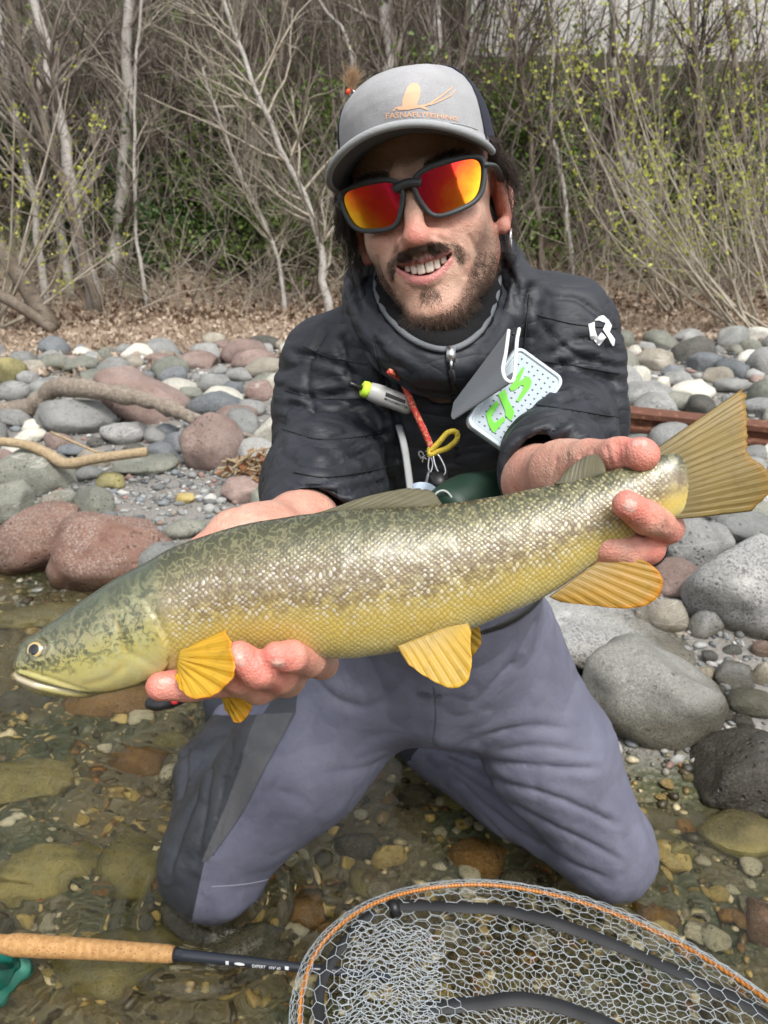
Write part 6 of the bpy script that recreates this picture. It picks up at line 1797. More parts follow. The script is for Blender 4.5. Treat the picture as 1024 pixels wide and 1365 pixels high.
# eyes
def eye_side(s):
    h, n_, _, _ = FBVH.ray_cast(Vector(P(*EYE, FD) - s * FWD * .2), Vector(s * FWD))
    c_ = np.array(h); nrm = -s * FWD * .93 + UPV * .30 - RGT * .12; nrm /= np.linalg.norm(nrm)
    u = np.cross(nrm, UPV); u /= np.linalg.norm(u); w = np.cross(u, nrm)
    R_, nr, na = .0088, 16, 28
    Vv, tn = [], []
    for i in range(nr):
        a = i / (nr - 1) * 1.35
        for j in range(na):
            b = 2 * math.pi * j / na
            Vv.append(c_ - nrm * .0030 + R_ * (math.cos(a) * nrm * .72 + math.sin(a) * (math.cos(b) * u + math.sin(b) * w))); tn.append(math.sin(a) if a < 1.57 else 1)
    F_ = [(i * na + j, i * na + (j + 1) % na, (i + 1) * na + (j + 1) % na, (i + 1) * na + j) for i in range(nr - 1) for j in range(na)]
    m = bpy.data.materials.get('trout_eye')
    if m is None:
        m = new_mat('trout_eye', (0, 0, 0), .06); q = NT(m)
        q.to('Base Color', q.mix(q.rng(q.noise(q.coord(), 900, 2), .3, .7, 0, .35), q.ramp(q.attr('tone'), [(0, (.004, .004, .005)), (.40, (.004, .004, .005)), (.43, (.60, .48, .22)), (.56, (.46, .33, .12)), (.64, (.09, .08, .045)), (.8, (.20, .19, .11)), (1, (.13, .13, .09))]), (.08, .07, .04), 'MULTIPLY'))
        m.node_tree.nodes['Principled BSDF'].inputs['Coat Weight'].default_value = 1.0
    child('eye', np.array(Vv), F_, m, fish, attrs={'tone': np.array(tn)})
eye_side(1); eye_side(-1)

# fins: fans of rays between a base line and an outer edge, given as photo polylines with depths
def fin_mat(name, c_base, c_mid, c_edge, rays, spots=0.0, trans=.42):
    m = new_mat(name, c_mid, .42); n = NT(m)
    s, t = n.attr('fs'), n.attr('ft')
    c = n.coord()
    col = n.ramp(t, [(0, c_base), (.45, c_mid), (.86, c_mid), (1, c_edge)])
    w = n.math('ADD', s, n.math('MULTIPLY', n.math('SUBTRACT', n.noise(c, 60, 2), .5), .03))
    ry = n.math('PINGPONG', n.math('MULTIPLY', w, rays), .5)
    col = n.mix(n.rng(ry, .30, .05, 0, .28), col, tuple(.62 * a for a in c_mid))
    br = n.math('PINGPONG', n.math('MULTIPLY', w, rays * 3.0), .5)
    col = n.mix(n.math('MULTIPLY', n.rng(br, .35, .05, 0, .30), n.rng(t, .3, .8)), col, tuple(.6 * a for a in c_mid))
    col = n.mix(n.rng(n.noise(c, 120, 4), .5, .75, 0, .35), col, tuple(.5 * a for a in c_mid))
    if spots: col = n.mix(n.math('MULTIPLY', n.rng(n.voro(c, 130), .30, .18), spots), col, (.05, .045, .03))
    n.to('Base Color', col)
    n.bump(n.math('ADD', n.math('MULTIPLY', ry, 1.2), n.math('MULTIPLY', br, .35)), .4, .0013)
    tr = n.n('BsdfTranslucent'); n.set(tr.inputs['Color'], col)
    mx = n.n('MixShader'); mx.inputs[0].default_value = trans
    n.t.links.new(n.b.outputs[0], mx.inputs[1]); n.t.links.new(tr.outputs[0], mx.inputs[2]); n.t.links.new(mx.outputs[0], n.out.inputs[0])
    return m
def fin(name, base, tip, mat, nb=40, nt=22, curl=0.0, wave=.0012, rays=10, th=.0007, scallop=.02, label=None):
    """base, tip: lists of (x, y, depth) running the same way"""
    b = spline([P(*p) for p in base], nb); t_ = spline([P(*p) for p in tip], nb)
    S, T = np.meshgrid(np.linspace(0, 1, nb), np.linspace(0, 1, nt), indexing='ij')
    ed = 1 - scallop * np.abs(np.sin(S * rays * math.pi)) ** .5 * 0 - scallop * 1.8 * (pnoise(np.stack([S.ravel() * rays * 1.7, S.ravel() * 0, S.ravel() * 0 + 3], 1)).reshape(S.shape) + .5)
    Vf = b[:, None, :] * (1 - (T * ed))[..., None] + t_[:, None, :] * (T * ed)[..., None]
    Vf = Vf - FWD * (curl * (T * (1 - T)))[..., None]
    Vf = Vf + FWD * (wave * np.sin(S * rays * 2 * math.pi) * smooth(0, .4, T) + .0025 * (T * np.sin(S * 5 + 1)))[..., None]
    Vf = Vf.reshape(-1, 3); F = grid_faces(nb, nt); n = len(Vf)
    Nf = vnormals(Vf, F); thk = (th * (1.8 - 1.5 * T.ravel()))[:, None]
    V2 = np.concatenate([Vf + Nf * thk, Vf - Nf * thk]); F2_ = [tuple(f) for f in F.tolist()] + [tuple(x + n for x in f[::-1]) for f in F.tolist()]
    I = np.arange(n).reshape(nb, nt)
    rim = list(I[0, :]) + list(I[1:, -1]) + list(I[-1, -2::-1]) + list(I[-2:0:-1, 0])
    F2_ += [(int(rim[k]), int(rim[k] + n), int(rim[(k + 1) % len(rim)] + n), int(rim[(k + 1) % len(rim)])) for k in range(len(rim))]
    at = {'fs': np.tile(S.ravel(), 2), 'ft': np.tile(T.ravel(), 2)}
    o = child(name, V2, F2_, mat, fish, attrs=at)
    if label: o['label'] = label
    return o
Y0, Y1, Y2 = (.62, .40, .05), (.82, .52, .045), (.86, .42, .02)
M_PEC = fin_mat('fin_yellow', Y0, Y1, Y2, 11)
M_PELV = fin_mat('fin_gold', (.58, .42, .13), (.74, .50, .09), (.88, .55, .04), 9)
M_ANAL = fin_mat('fin_anal', (.48, .34, .12), (.62, .38, .08), (.80, .34, .02), 11)
M_DORS = fin_mat('fin_dorsal', (.14, .13, .075), (.22, .20, .12), (.19, .17, .11), 12, .0)
M_TAIL = fin_mat('fin_tail', (.26, .22, .11), (.38, .28, .10), (.46, .27, .06), 14)
fin('pectoral_fin', [(240, 868, .506), (238, 878, .503), (237, 887, .503), (240, 895, .506)], [(303, 838, .492), (312, 868, .484), (315, 900, .482), (292, 925, .486), (262, 932, .490), (243, 920, .496), (233, 900, .500)], M_PEC, curl=-.004, rays=9, wave=.0009, scallop=.045, label='deep yellow fin behind the gill cover')
fin('pectoral_fin', [(282, 898, .555), (288, 906, .560), (294, 912, .562)], [(340, 908, .545), (338, 940, .548), (328, 958, .55), (316, 963, .55), (300, 945, .555)], M_PEC, curl=.0, rays=6)
fin('pelvic_fin', [(530, 862, .513), (560, 850, .513), (592, 838, .515), (624, 832, .517)], [(546, 888, .503), (575, 908, .499), (602, 919, .497), (622, 911, .499), (629, 885, .502), (627, 858, .508), (628, 842, .514)], M_PELV, rays=9, wave=.0007, label='golden fin with orange leading edge under the belly')
fin('pelvic_fin', [(560, 852, .565), (600, 838, .566), (630, 828, .567)], [(585, 880, .58), (620, 882, .582), (640, 860, .58), (640, 838, .575)], M_PELV, rays=7)
fin('anal_fin', [(733, 796, .522), (765, 772, .522), (795, 750, .523), (822, 732, .524)], [(748, 803, .522), (790, 808, .520), (840, 812, .518), (872, 802, .518), (884, 778, .518), (872, 756, .519), (838, 738, .521)], M_ANAL, rays=11, wave=.0007, label='amber fin with orange lower edge near the tail')
fin('dorsal_fin', [(410, 688, .538), (460, 684, .538), (520, 680, .538), (590, 678, .538)], [(428, 684, .540), (480, 664, .546), (530, 652, .552), (558, 650, .555), (578, 654, .554), (588, 668, .548), (592, 676, .542)], M_DORS, rays=12, scallop=.05, wave=.0005)
fin('adipose_fin', [(738, 648, .530), (760, 645, .530), (785, 640, .530), (806, 634, .530)], [(748, 636, .530), (764, 620, .530), (780, 609, .530), (794, 606, .530), (803, 616, .530)], M_DORS, rays=3, scallop=0, wave=.0003, th=.0022)
fin('tail_fin', [(864, 606, .524), (880, 622, .523), (888, 645, .522), (892, 668, .522), (894, 692, .523)], [(997, 514, .520), (1001, 548, .515), (1000, 580, .512), (1001, 606, .512), (1020, 622, .511), (1032, 648, .512), (1004, 681, .516)], M_TAIL, nb=90, rays=15, scallop=.03, wave=.0003, th=.0012, label='pale olive notched tail')
# =================================================================== GEAR
def pmat(name, c, rough=.5, **kw): return new_mat(name, c, rough, **kw)
# ---- landing net lying at the water's edge
net = empty('landing_net', on_z(640, 1260, .01), 'landing net with orange rim and pale rubber mesh lying in the stream', 'landing net')
RIMZ = .085
rim_px = [(404, 1420), (400, 1362), (404, 1318), (420, 1272), (450, 1236), (495, 1206), (560, 1186), (640, 1179), (720, 1189), (800, 1211), (880, 1245), (950, 1284), (1030, 1340), (1080, 1400)]
rim = spline([on_z(a, b, RIMZ + .012 * math.sin(i * .5)) for i, (a, b) in enumerate(rim_px)], 120)
far = rim[-1]; near = rim[0]
closing = spline([far, far + (-.02, -.16, -.01), (far + near) / 2 + (0, -.30, 0), near + (.03, -.16, -.01), near], 50)
loop = np.concatenate([rim, closing[1:-1]])
M_ORANGE = pmat('orange_cord', (.72, .27, .03), .45)
n_ = NT(M_ORANGE); n_.to('Base Color', n_.mix(n_.rng(n_.math('PINGPONG', n_.math('MULTIPLY', n_.sep(n_.coord())[0], 190.0), .5), .2, .3), (.58, .23, .035), (.30, .10, .02)))
b = MB(); b.tube(np.vstack([loop, loop[:1]]), .0032, 8, cap=False); b.child('rim', M_ORANGE, net)
M_BAND = pmat('black_band', (.016, .017, .019), .6)
def zband(pts, w, name='band'):
    q = spline([on_z(a, b, z) for a, b, z in pts], 50); V = []
    T = np.gradient(q, axis=0); S = np.cross(T, (0, 0, 1.0)); S /= np.linalg.norm(S, axis=1)[:, None]
    k = 4; off = np.linspace(-1, 1, k)
    V = (q[:, None] + S[:, None] * off[None, :, None] * w + np.array((0, 0, 1.0)) * (.004 * (1 - off ** 2))[None, :, None]).reshape(-1, 3)
    V = V + np.array((0, 0, 1.0)) * (.004 * pnoise(V * 25))[:, None]
    F = grid_faces(50, k); N_ = np.array((0, 0, .0015))
    return child(name, np.concatenate([V, V - N_]), np.concatenate([F, F[:, ::-1] + len(V)]), M_BAND, net)
zband([(518, 1206, .082), (600, 1208, .070), (680, 1214, .066), (770, 1240, .062), (860, 1276, .058), (950, 1318, .058), (1040, 1362, .06)], .0105)
zband([(440, 1400, .05), (425, 1352, .055), (432, 1300, .06), (470, 1240, .074), (500, 1216, .08)], .008)
zband([(560, 1344, .03), (630, 1338, .03), (700, 1332, .03), (780, 1352, .03), (860, 1390, .03)], .011)
b = MB(); b.tube([on_z(524, 1200, .088), on_z(528, 1222, .07)], .009, 10); b.child('clip', M_BLACK, net)
def netting(name, surf, nu, nv, rad, mat):
    """hexagonal mesh laid on surf(u, v)"""
    E = set(); pts = {}
    def node(i, j): return (i, j)
    for j in range(nv):
        for i in range(nu):
            # brick-wall graph = hexagons
            if i < nu - 1: E.add(((i, j), (i + 1, j)))
            if (i + j) % 2 == 0 and j < nv - 1: E.add(((i, j), (i, j + 1)))
    ids = np.array([(i, j) for j in range(nv) for i in range(nu)], float)
    zig = np.where((ids[:, 0] + ids[:, 1]) % 2 == 0, .17, -.17)
    Pn = surf(ids[:, 0] / (nu - 1), np.clip((ids[:, 1] + zig) / (nv - 1), 0, 1))
    Pn = Pn + RNG.normal(size=Pn.shape) * .0004
    e_ = np.array([(a[1] * nu + a[0], b[1] * nu + b[0]) for a, b in E])
    pts_ = np.stack([Pn[e_[:, 0]], Pn[e_[:, 1]]], 1)
    V, Q = batch_tubes(pts_, np.full((len(e_), 2), rad), 4)
    return child(name, V, Q, mat, net, kind='stuff')
M_NETM = pmat('net_rubber', (.50, .55, .58), .35); M_NETM.node_tree.nodes['Principled BSDF'].inputs['Transmission Weight'].default_value = .15
cenl = loop.mean(0)
def along(u):
    s = np.r_[0, np.cumsum(np.linalg.norm(np.diff(rim, axis=0), axis=1))]; t = u * s[-1]
    return np.stack([np.interp(t, s, rim[:, k]) for k in range(3)], 1)
def sag(V, amp=.006): return np.stack([0 * V[:, 0], 0 * V[:, 0], amp * fbm(V * np.array((14, 14, 0)) + 3, 2)], 1)
bagc = np.array(on_z(760, 1420, .015))
def surf_in(u, v):
    r_ = along(u); c_ = bagc + (r_ - cenl) * .30
    t = v[:, None]; p = r_ * (1 - t) + c_ * t
    p[:, 2] = RIMZ + .004 - (RIMZ - .022) * (1 - (1 - v) ** 2.2)
    return p + sag(p, .012) * v[:, None]
def surf_out(u, v):
    r_ = along(u); o_ = r_ - cenl; o_[:, 2] = 0; o_ /= np.linalg.norm(o_, axis=1)[:, None]
    th_ = (v * 2.3 - .25) * 1.25
    p = r_ + o_ * (.016 * np.sin(th_))[:, None]; p[:, 2] += .010 * np.cos(th_) - .020 * v
    return p
netting('netting', surf_in, 74, 18, .00046, M_NETM)
netting('rim_netting', surf_out, 170, 7, .00040, M_NETM)
def surf_low(u, v):
    r_ = along(u); c_ = bagc + (r_ - cenl) * .15 + (-.06, .02, 0)
    t = v[:, None]; p = r_ * (1 - t) * .97 + bagc * .03 * (1 - t) + c_ * t
    p[:, 2] = RIMZ - .03 - (RIMZ - .042) * v
    return p + sag(p + 3, .010)
netting('lower_netting', surf_low, 60, 12, .00042, M_NETM)
f0, f1, f2, f3 = on_z(470, 1234, .10), on_z(588, 1250, .085), on_z(575, 1420, .05), on_z(432, 1420, .06)
def surf_fold(u, v):
    u_, v_ = u[:, None], v[:, None]
    p = (f0 * (1 - u_) + f1 * u_) * (1 - v_) + (f3 * (1 - u_) + f2 * u_) * v_
    p[:, 2] += .020 * np.sin(u * 3.1) + .006 * np.sin(u * 19 + v * 4) ; return p + sag(p, .010)
netting('folded_netting', surf_fold, 19, 26, .00055, M_NETM)
netting('folded_netting', lambda u, v: surf_fold(u, v) + (.006, .004, -.016), 17, 22, .0005, M_NETM)

# ---- fly rod
rod = empty('fly_rod', on_z(120, 1265, .03), 'fly rod with cork grip lying on the water beside the net', 'fishing rod')
def cork():
    m = pmat('cork', (.55, .34, .16), .75); n = NT(m); c = n.coord()
    col = n.mix(n.rng(n.noise(c, 130, 4), .3, .7), (.50, .29, .115), (.35, .18, .06)); col = n.mix(n.rng(n.voro(n.map(c, (1, 2.2, 2.2)), 110), .26, .12), col, (.16, .065, .02))
    rg = n.math('PINGPONG', n.math('MULTIPLY', n.sep(c)[0], 78.0), .5); col = n.mix(n.rng(rg, .04, .01, 0, .5), col, (.25, .12, .05))
    n.to('Base Color', col); n.bump(n.noise(c, 260, 3), .4, .002); return m
RZ = .042
g0, g1, g2 = on_z(-70, 1254, RZ), on_z(232, 1272, RZ), on_z(520, 1302, RZ + .012)
t = np.linspace(0, 1, 40)
b = MB(); b.tube(g0 + (g1 - g0) * t[:, None], np.interp(t, [0, .2, .26, .3, .55, .8, .985, 1], [.0145, .0145, .0135, .0170, .0155, .0140, .0130, .0112]), 20); b.child('cork_grip', cork(), rod)
M_BLANK = pmat('rod_blank', (.022, .026, .034), .25)
b = MB(); b.tube([g1, g1 + (g2 - g1) * .06, g1 + (g2 - g1) * .55, g2], [.0105, .0088, .0068, .0062], 14); blank = b.child('blank', M_BLANK, rod)
blV = np.array([v.co[:] for v in blank.data.vertices]) + np.array(rod.location); blF = [tuple(p.vertices) for p in blank.data.polygons]
def btxt(x0, y0, x1, y1, h): return lambda u, v: (x0 + (x1 - x0) * u + v * h * .06, y0 + (y1 - y0) * u - v * h)
M_RODP = pmat('rod_lettering', (.6, .61, .62), .5)
text_decal('lettering', 'EXPERT', btxt(336, 1289.0, 354, 1290.8, 5), blV, blF, M_RODP, blank, .0005, .02)
text_decal('lettering', "10'6\" #3", btxt(358, 1291.0, 374, 1292.4, 4.5), blV, blF, M_RODP, blank, .0005, .02)
el_px = [(319.5 + 7 * math.cos(a), 1285.0 + .8 * math.cos(a) + 1.9 * math.sin(a)) for a in np.linspace(0, 6.28, 16, endpoint=False)]
decal('emblem', [el_px], blV, blF, M_RODP, blank, .0005)
decal('white_mark', [[(301, 1281), (305, 1281.4), (305, 1286), (301, 1285.6)]], blV, blF, M_RODP, blank, .0005)
decal('white_mark', [[(380, 1288), (385, 1288.5), (385, 1293), (380, 1292.5)]], blV, blF, M_RODP, blank, .0005)
reel = empty('fly_reel', on_z(-8, 1308, .02), 'teal fly reel half under water below the cork grip', 'reel')
M_TEAL = pmat('teal_metal', (.008, .15, .115), .35, metal=.3)
rc = on_z(-10, 1308, -.035); ax = np.array((.25, -.35, .9)); ax /= np.linalg.norm(ax)
b = MB(); b.tube([rc - ax * .018, rc - ax * .016, rc + ax * .016, rc + ax * .018], [.052, .056, .056, .052], 32); b.child('frame', M_TEAL, reel)
b = MB(); b.tube([rc + ax * .016, rc + ax * .024], [.040, .036], 28); b.tube([rc + ax * .02, rc + ax * .030], [.012, .010], 14); b.child('spool', M_TEAL, reel)
b = MB(); u_ = np.cross(ax, (0, 0, 1)); u_ /= np.linalg.norm(u_); b.tube([rc + u_ * .03 + ax * .022, rc + u_ * .03 + ax * .042], [.005, .007], 10); b.child('handle', M_BLACK, reel)
b = MB(); b.box(on_z(-6, 1274, .012), (.03, .008, .020), rotmat((1, -.05, 0), (0, 0, 1))); b.child('reel_foot', M_TEAL, reel)

PD = lambda a, b, d: P(a, b, d + .010)
# ---- fly box clipped to the chest
DB = .762
fb = empty('fly_box', PD(685, 590, DB + .01), 'clear ice-blue fly box with green letters hanging open on the chest', 'fly box')
bx0, bxu, bxv = PD(686, 533, DB), PD(754, 506, DB + .014) - PD(689, 459, DB + .010), PD(617, 563, DB - .004) - PD(689, 459, DB + .010)
c00 = PD(689, 459, DB + .010)
bu = np.linalg.norm(bxu); bv = np.linalg.norm(bxv); eu = bxu / bu; ev = bxv - eu * (bxv @ eu); ev /= np.linalg.norm(ev); en = np.cross(eu, ev)
if en @ FWD > 0: en = -en
bc = c00 + eu * bu / 2 + ev * bv / 2
Rb = np.stack([eu, ev, en])
def rrect(w, h, r_, n=8):
    o = []
    for cx, cy, a0 in ((w - r_, h - r_, 0), (-w + r_, h - r_, 90), (-w + r_, -h + r_, 180), (w - r_, -h + r_, 270)):
        for k in range(n + 1):
            a = math.radians(a0 + 90 * k / n); o.append((cx + r_ * math.cos(a), cy + r_ * math.sin(a)))
    return np.array(o)
def slab(name, w, h, r_, zs, mat, par, c=bc, R=Rb):
    """stack of rounded-rectangle rings [(z, inset)...] along the normal, capped"""
    V, k = [], None
    for z_, ins in zs:
        p = rrect(w - ins, h - ins, max(.001, r_ - ins)); k = len(p); V.append(c + p[:, :1] * R[0] + p[:, 1:] * R[1] + z_ * R[2])
    F = [(i * k + j, i * k + (j + 1) % k, (i + 1) * k + (j + 1) % k, (i + 1) * k + j) for i in range(len(zs) - 1) for j in range(k)]
    F += [tuple(range(k))[::-1], tuple(range((len(zs) - 1) * k, len(zs) * k))]
    return child(name, np.concatenate(V), F, mat, par, False)
M_ICE = pmat('ice_plastic', (.52, .60, .64), .30); M_ICE.node_tree.nodes['Principled BSDF'].inputs['Coat Weight'].default_value = .4
M_FOAM = pmat('ice_foam', (.42, .49, .53), .65)
hw_, hh_ = bu / 2, bv / 2
slab('case', hw_, hh_, .010, [(-.010, .002), (-.006, 0), (.001, 0), (.0030, .0010), (.0030, .0036), (.0008, .0050)], M_ICE, fb)
slab('foam_insert', hw_ - .0055, hh_ - .0055, .006, [(-.001, 0), (.0012, .0003)], M_FOAM, fb)
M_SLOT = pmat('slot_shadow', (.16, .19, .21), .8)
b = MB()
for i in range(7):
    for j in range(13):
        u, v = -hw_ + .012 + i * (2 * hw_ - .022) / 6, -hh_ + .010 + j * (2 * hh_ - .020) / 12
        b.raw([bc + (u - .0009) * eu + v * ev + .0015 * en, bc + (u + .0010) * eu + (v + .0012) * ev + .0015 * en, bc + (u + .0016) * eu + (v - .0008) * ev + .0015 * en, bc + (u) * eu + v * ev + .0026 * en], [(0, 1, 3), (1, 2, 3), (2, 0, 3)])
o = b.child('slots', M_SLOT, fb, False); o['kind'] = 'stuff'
M_GREEN = pmat('green_letters', (.13, .60, .015), .5)
def c6(a, b): return (560 + a / 4.655, 420 + b / 4.655)
plane_V = np.array([bc + .0018 * en + a * eu * .06 + b_ * ev * .09 for a, b_ in ((-1, -1), (1, -1), (1, 1), (-1, 1))])
G_C = [(408, 612), (430, 580), (478, 530), (490, 558), (448, 618), (442, 640), (462, 668), (520, 628), (530, 650), (458, 732), (448, 722), (425, 680)]
G_T = [(484, 492), (528, 462), (545, 520), (585, 600), (578, 632), (560, 656), (528, 622), (530, 600), (505, 540)]
G_S = [(556, 452), (582, 400), (640, 318), (646, 335), (612, 418), (660, 380), (682, 388), (692, 420), (682, 450), (612, 540), (598, 532), (640, 455), (642, 440), (630, 432), (585, 468), (562, 470)]
for nm, g in (('letter', G_C), ('letter', G_T), ('letter', G_S)):
    decal(nm, [[c6(*p) for p in g]], plane_V, np.array([[0, 1, 2, 3]]), M_GREEN, fb, .0006, 1)
# soft grey leaf folded over the box, white-edged
M_LEAF = pmat('grey_sheet', (.105, .115, .125), .6)
def dom(): 
    n = NT(M_LEAF); c = n.coord(); n.bump(n.math('PINGPONG', n.math('MULTIPLY', n.sep(c)[2], 420.0), .5), .25, .001); n.to('Base Color', n.mix(n.noise(c, 20, 3), (.085, .095, .105), (.13, .14, .15)))
dom()
prof_px = [(677, 441, .766), (673, 472, .748), (669, 492, .738), (672, 505, .732), (679, 510, .730), (684, 505, .731), (686, 484, .738), (688, 455, .752), (691, 439, .766)]
prof = spline([PD(*p) for p in prof_px], 30)
dirv = PD(606, 557, .742) - PD(679, 510, .730)
k = 10; pv = PD(679, 510, .730); V = np.concatenate([pv + (prof - pv) * (1 - .70 * s_) + dirv * s_ + FWD * (.010 * s_) for s_ in np.linspace(0, 1, k)])
V = V.reshape(k, 30, 3)
V = V[:, :21]                                             # the sheet covers the front of the fold
V = V.reshape(-1, 3); F = grid_faces(k, 21); N_ = vnormals(V, F)
V2 = np.concatenate([V + N_ * .0009, V - N_ * .0009]); F2_ = np.concatenate([F, F[:, ::-1] + len(V)])
child('folded_leaf', V2, F2_, M_LEAF, fb)
b = MB(); b.tube(prof - dirv / np.linalg.norm(dirv) * .001, .0019, 8); b.child('white_edge', pmat('white_rubber', (.74, .75, .75), .45), fb)
b = MB(); b.tube(spline([PD(684, 446, .78), PD(692, 438, .80), on_jacket(700, 432, .002)], 8), .0014, 6); b.child('cord', M_BLACK, fb)

PD = lambda a, b, d: P(a, b, d + .055)
# ---- waste-line bottle
bot = empty('line_bottle', PD(522, 545, .80), 'pale grey line-waste bottle with lime end hanging across the chest', 'bottle')
DBt = .795
b0, b1 = PD(487, 519, DBt - .012), PD(548, 542, DBt + .006); bd = (b1 - b0); bl = np.linalg.norm(bd); bd /= bl
M_BOT = pmat('bottle_grey', (.43, .43, .41), .38); M_LIME = pmat('lime_foam', (.52, .78, .05), .7)
t = [0, .02, .10, .22, .34, .40, .92, 1.0]; rr = [.0060, .0072, .0098, .0108, .0112, .0108, .0102, .0085]
b = MB(); b.tube([b0 + bd * bl * s_ for s_ in t], rr, 24); bo = b.child('barrel', M_BOT, bot)
boV = np.array([v.co[:] for v in bo.data.vertices]) + np.array(bot.location); boF = [tuple(p.vertices) for p in bo.data.polygons]
b = MB(); b.tube([b0 - bd * .004, b0 - bd * .003, b0 + bd * .0015, b0 + bd * .004], [.0068, .0086, .0092, .0085], 18); b.child('lime_collar', M_LIME, bot)
b = MB(); b.tube([b0 - bd * .004, b0 - bd * .012, b0 - bd * .018, b0 - bd * .019], [.0030, .0028, .0032, .0022], 10); b.child('spindle', M_BLACK, bot)
decal('black_label', [[(514.5, 523), (541, 534), (540, 538.5), (513.5, 528)]], boV, boF, M_BLACK, bot, .0004)
text_decal('printed_word', 'MONOMASTER', lambda u, v: (512 + 31 * u + 1.2 * v, 532.5 + 12.5 * u - 4.2 * v), boV, boF, M_BLACK, bot, .0004, .02)
b = MB(); b.tube(spline([PD(536, 538, .80), PD(528, 510, .81), PD(524, 495, .815), on_jacket(520, 482, .001)], 10), .0008, 5); b.child('cord', M_BLACK, bot)

# ---- lanyard
lan = empty('lanyard', PD(575, 600, .79), 'red braided lanyard with yellow loop and steel clip on the chest', 'lanyard')
M_RED = pmat('red_braid', (.55, .07, .05), .7); n_ = NT(M_RED); c_ = n_.coord(); n_.to('Base Color', n_.mix(n_.rng(n_.voro(c_, 300), .5, .7), (.50, .045, .035), (.55, .24, .13)))
M_YEL = pmat('yellow_braid', (.72, .54, .06), .7)
q = spline([on_jacket(525, 492, .006), PD(536, 508, .790), PD(552, 545, .784), PD(566, 575, .782), PD(575, 596, .781)], 60)
def braid(q, r_, mat, name, tw=90):
    b = MB(); T = np.gradient(q, axis=0); T /= np.linalg.norm(T, axis=1)[:, None]; U = np.cross(T, UPV); U /= np.linalg.norm(U, axis=1)[:, None]; W = np.cross(T, U)
    s = np.r_[0, np.cumsum(np.linalg.norm(np.diff(q, axis=0), axis=1))]
    for ph in (0, 2.09, 4.19):
        a = s * 900 + ph; b.tube(q + r_ * .55 * (np.cos(a)[:, None] * U + np.sin(a)[:, None] * W), r_ * .72, 6)
    return b.child(name, mat, lan)
braid(np.stack([np.interp(np.linspace(0, 59, 200), np.arange(60), q[:, k]) for k in range(3)], 1), .0030, M_RED, 'red_cord')
lp = spline([PD(575, 600, .780), PD(585, 590, .777), PD(597, 577, .775), PD(608, 576, .775), PD(609, 586, .776), PD(597, 597, .777), PD(584, 602, .779), PD(574, 606, .781), PD(573, 597, .781)], 180)
braid(lp, .0026, M_YEL, 'yellow_loop')
b = MB(); b.tube(spline([PD(577, 606, .780), PD(584, 606, .779), PD(592, 620, .778), PD(594, 630, .778), PD(588, 634, .779), PD(581, 622, .779), PD(577, 606, .780)], 26), .0013, 6); b.child('clip', M_SILVER, lan)
b = MB(); b.tube(spline([PD(573, 606, .782), PD(571, 622, .782), PD(574, 630, .782), PD(577, 618, .782), PD(573, 606, .782)], 18), .0011, 6); b.child('clip', M_SILVER, lan)
b = MB(); b.tube([PD(585, 645, .792), PD(585, 645, .778)], [.0145, .0135], 24); b.child('retractor', M_BLACK, lan)
b = MB(); b.tube(spline([PD(572, 628, .782), PD(569, 640, .775), PD(566, 652, .765)], 8), .0018, 6); b.child('steel_cord', M_SILVER, lan)
strap = empty('pack_strap', PD(541, 610, .80), 'narrow grey webbing strap hanging below the bottle', 'strap')
b = MB(); q = spline([on_jacket(535, 566, .003), PD(538, 590, .80), PD(543, 620, .79), PD(549, 668, .75)], 24); b.tube(q, .0042, 6, flat=.2); b.child('webbing', pmat('grey_webbing', (.33, .34, .34), .8), strap)
pack = empty('chest_pack', PD(630, 690, .80), 'dark green chest pack pouch behind the trout back', 'pouch')
M_DGREEN = fabric('dark_green', (.012, .035, .022), (.02, .05, .032), .5)
b = MB(); b.tube(spline([PD(590, 690, .74), PD(625, 668, .76), PD(668, 662, .80)], 14), [.020, .028, .030, .030, .030, .030, .030, .030, .030, .030, .030, .030, .028, .022], 18); b.child('pouch', M_DGREEN, pack)
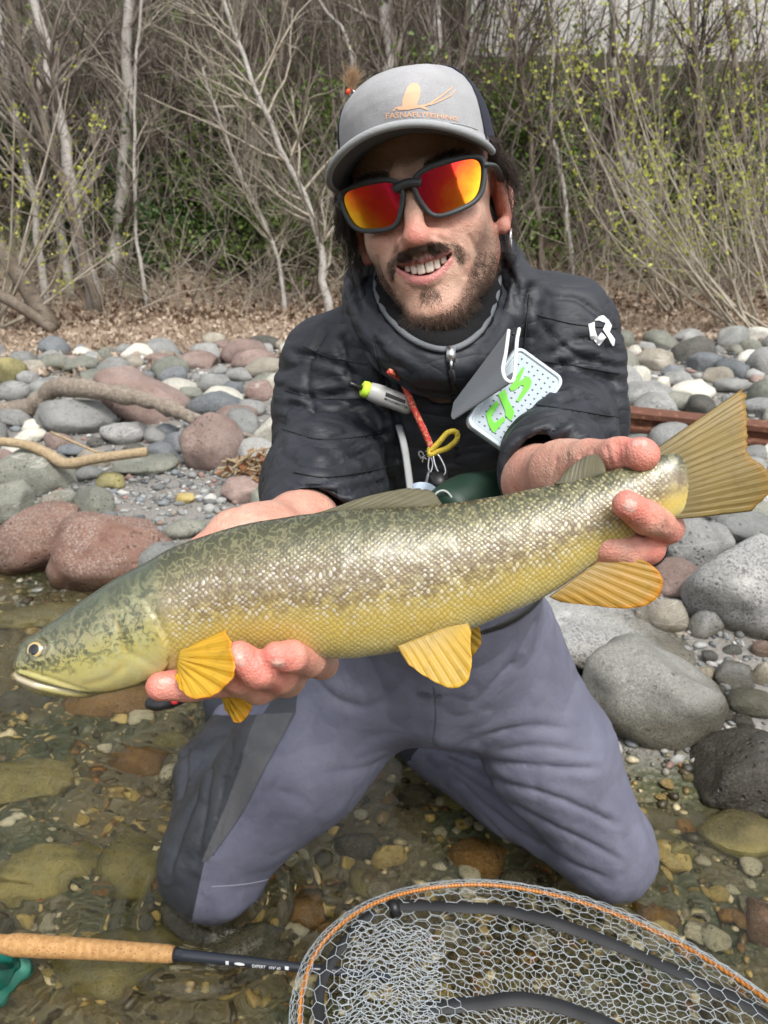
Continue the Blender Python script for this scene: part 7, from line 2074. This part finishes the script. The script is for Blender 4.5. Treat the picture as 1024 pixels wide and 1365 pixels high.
b = MB(); b.tube([PD(590 + 17 * math.cos(a), 684 + 30 * math.sin(a), .722) for a in np.linspace(2.6, 5.6, 20)], .0013, 6); b.child('rim_band', pmat('pale_band', (.4, .45, .43), .5), pack)
b = MB(); b.tube(spline([PD(600, 640, .762), PD(616, 654, .745), PD(640, 672, .72)], 12), [.0008] * 5 + [.0016] * 3 + [.0009] * 4, 6); b.child('yellow_tippet', pmat('tippet', (.70, .62, .22), .4), pack)
pad = empty('drying_patch', PD(570, 668, .75), 'pale blue cloth patch tucked behind the dorsal fin', 'cloth')
V = np.array([PD(552 + 38 * u + 4 * v, 646 + 14 * u * u + 30 * v - 6 * math.sin(u * 3), .752 - .006 * math.sin(u * 5 + v * 3)) for u in np.linspace(0, 1, 14) for v in np.linspace(0, 1, 10)])
F = grid_faces(14, 10); N_ = vnormals(V, F); child('cloth', np.concatenate([V, V + N_ * .002]), np.concatenate([F, F[:, ::-1] + len(V)]), fabric('blue_cloth', (.42, .52, .66), (.60, .66, .74), .8, weave=600, bump=.3), pad)
# ---- artificial fly hooked into the cap
fly = empty('fishing_fly', hw((-.056, -.04, .100)), 'tan hackle fishing fly with red bead hooked into the cap', 'fishing fly')
fc = P(468, 118, .80)
r_ = np.repeat(fc[None], 260, 0) + RNG.normal(size=(260, 3)) * .0015
ribbons_dir = np.stack([RNG.normal(size=260) * .35 + .15, RNG.normal(size=260) * .3, np.abs(RNG.normal(size=260)) * .5 + .8], 1)
strands('hackle', r_, ribbons_dir, RNG.uniform(.012, .024, 260), .00022, pmat('hackle_hair', (.42, .27, .15), .6), fly, .35, 3, True)
b = MB(); b.tube([fc + (-.004, -.002, -.006), fc + (-.003, -.002, -.003), fc + (-.001, -.002, -.001)], [.0015, .0028, .0015], 10); b.child('bead', pmat('red_bead', (.75, .07, .02), .3), fly)
b = MB(); b.tube([fc, fc + (.004, -.001, -.004), fc + (.010, .004, -.010), fc + (.016, .01, -.008)], .0012, 6); b.child('hook', M_SILVER, fly)
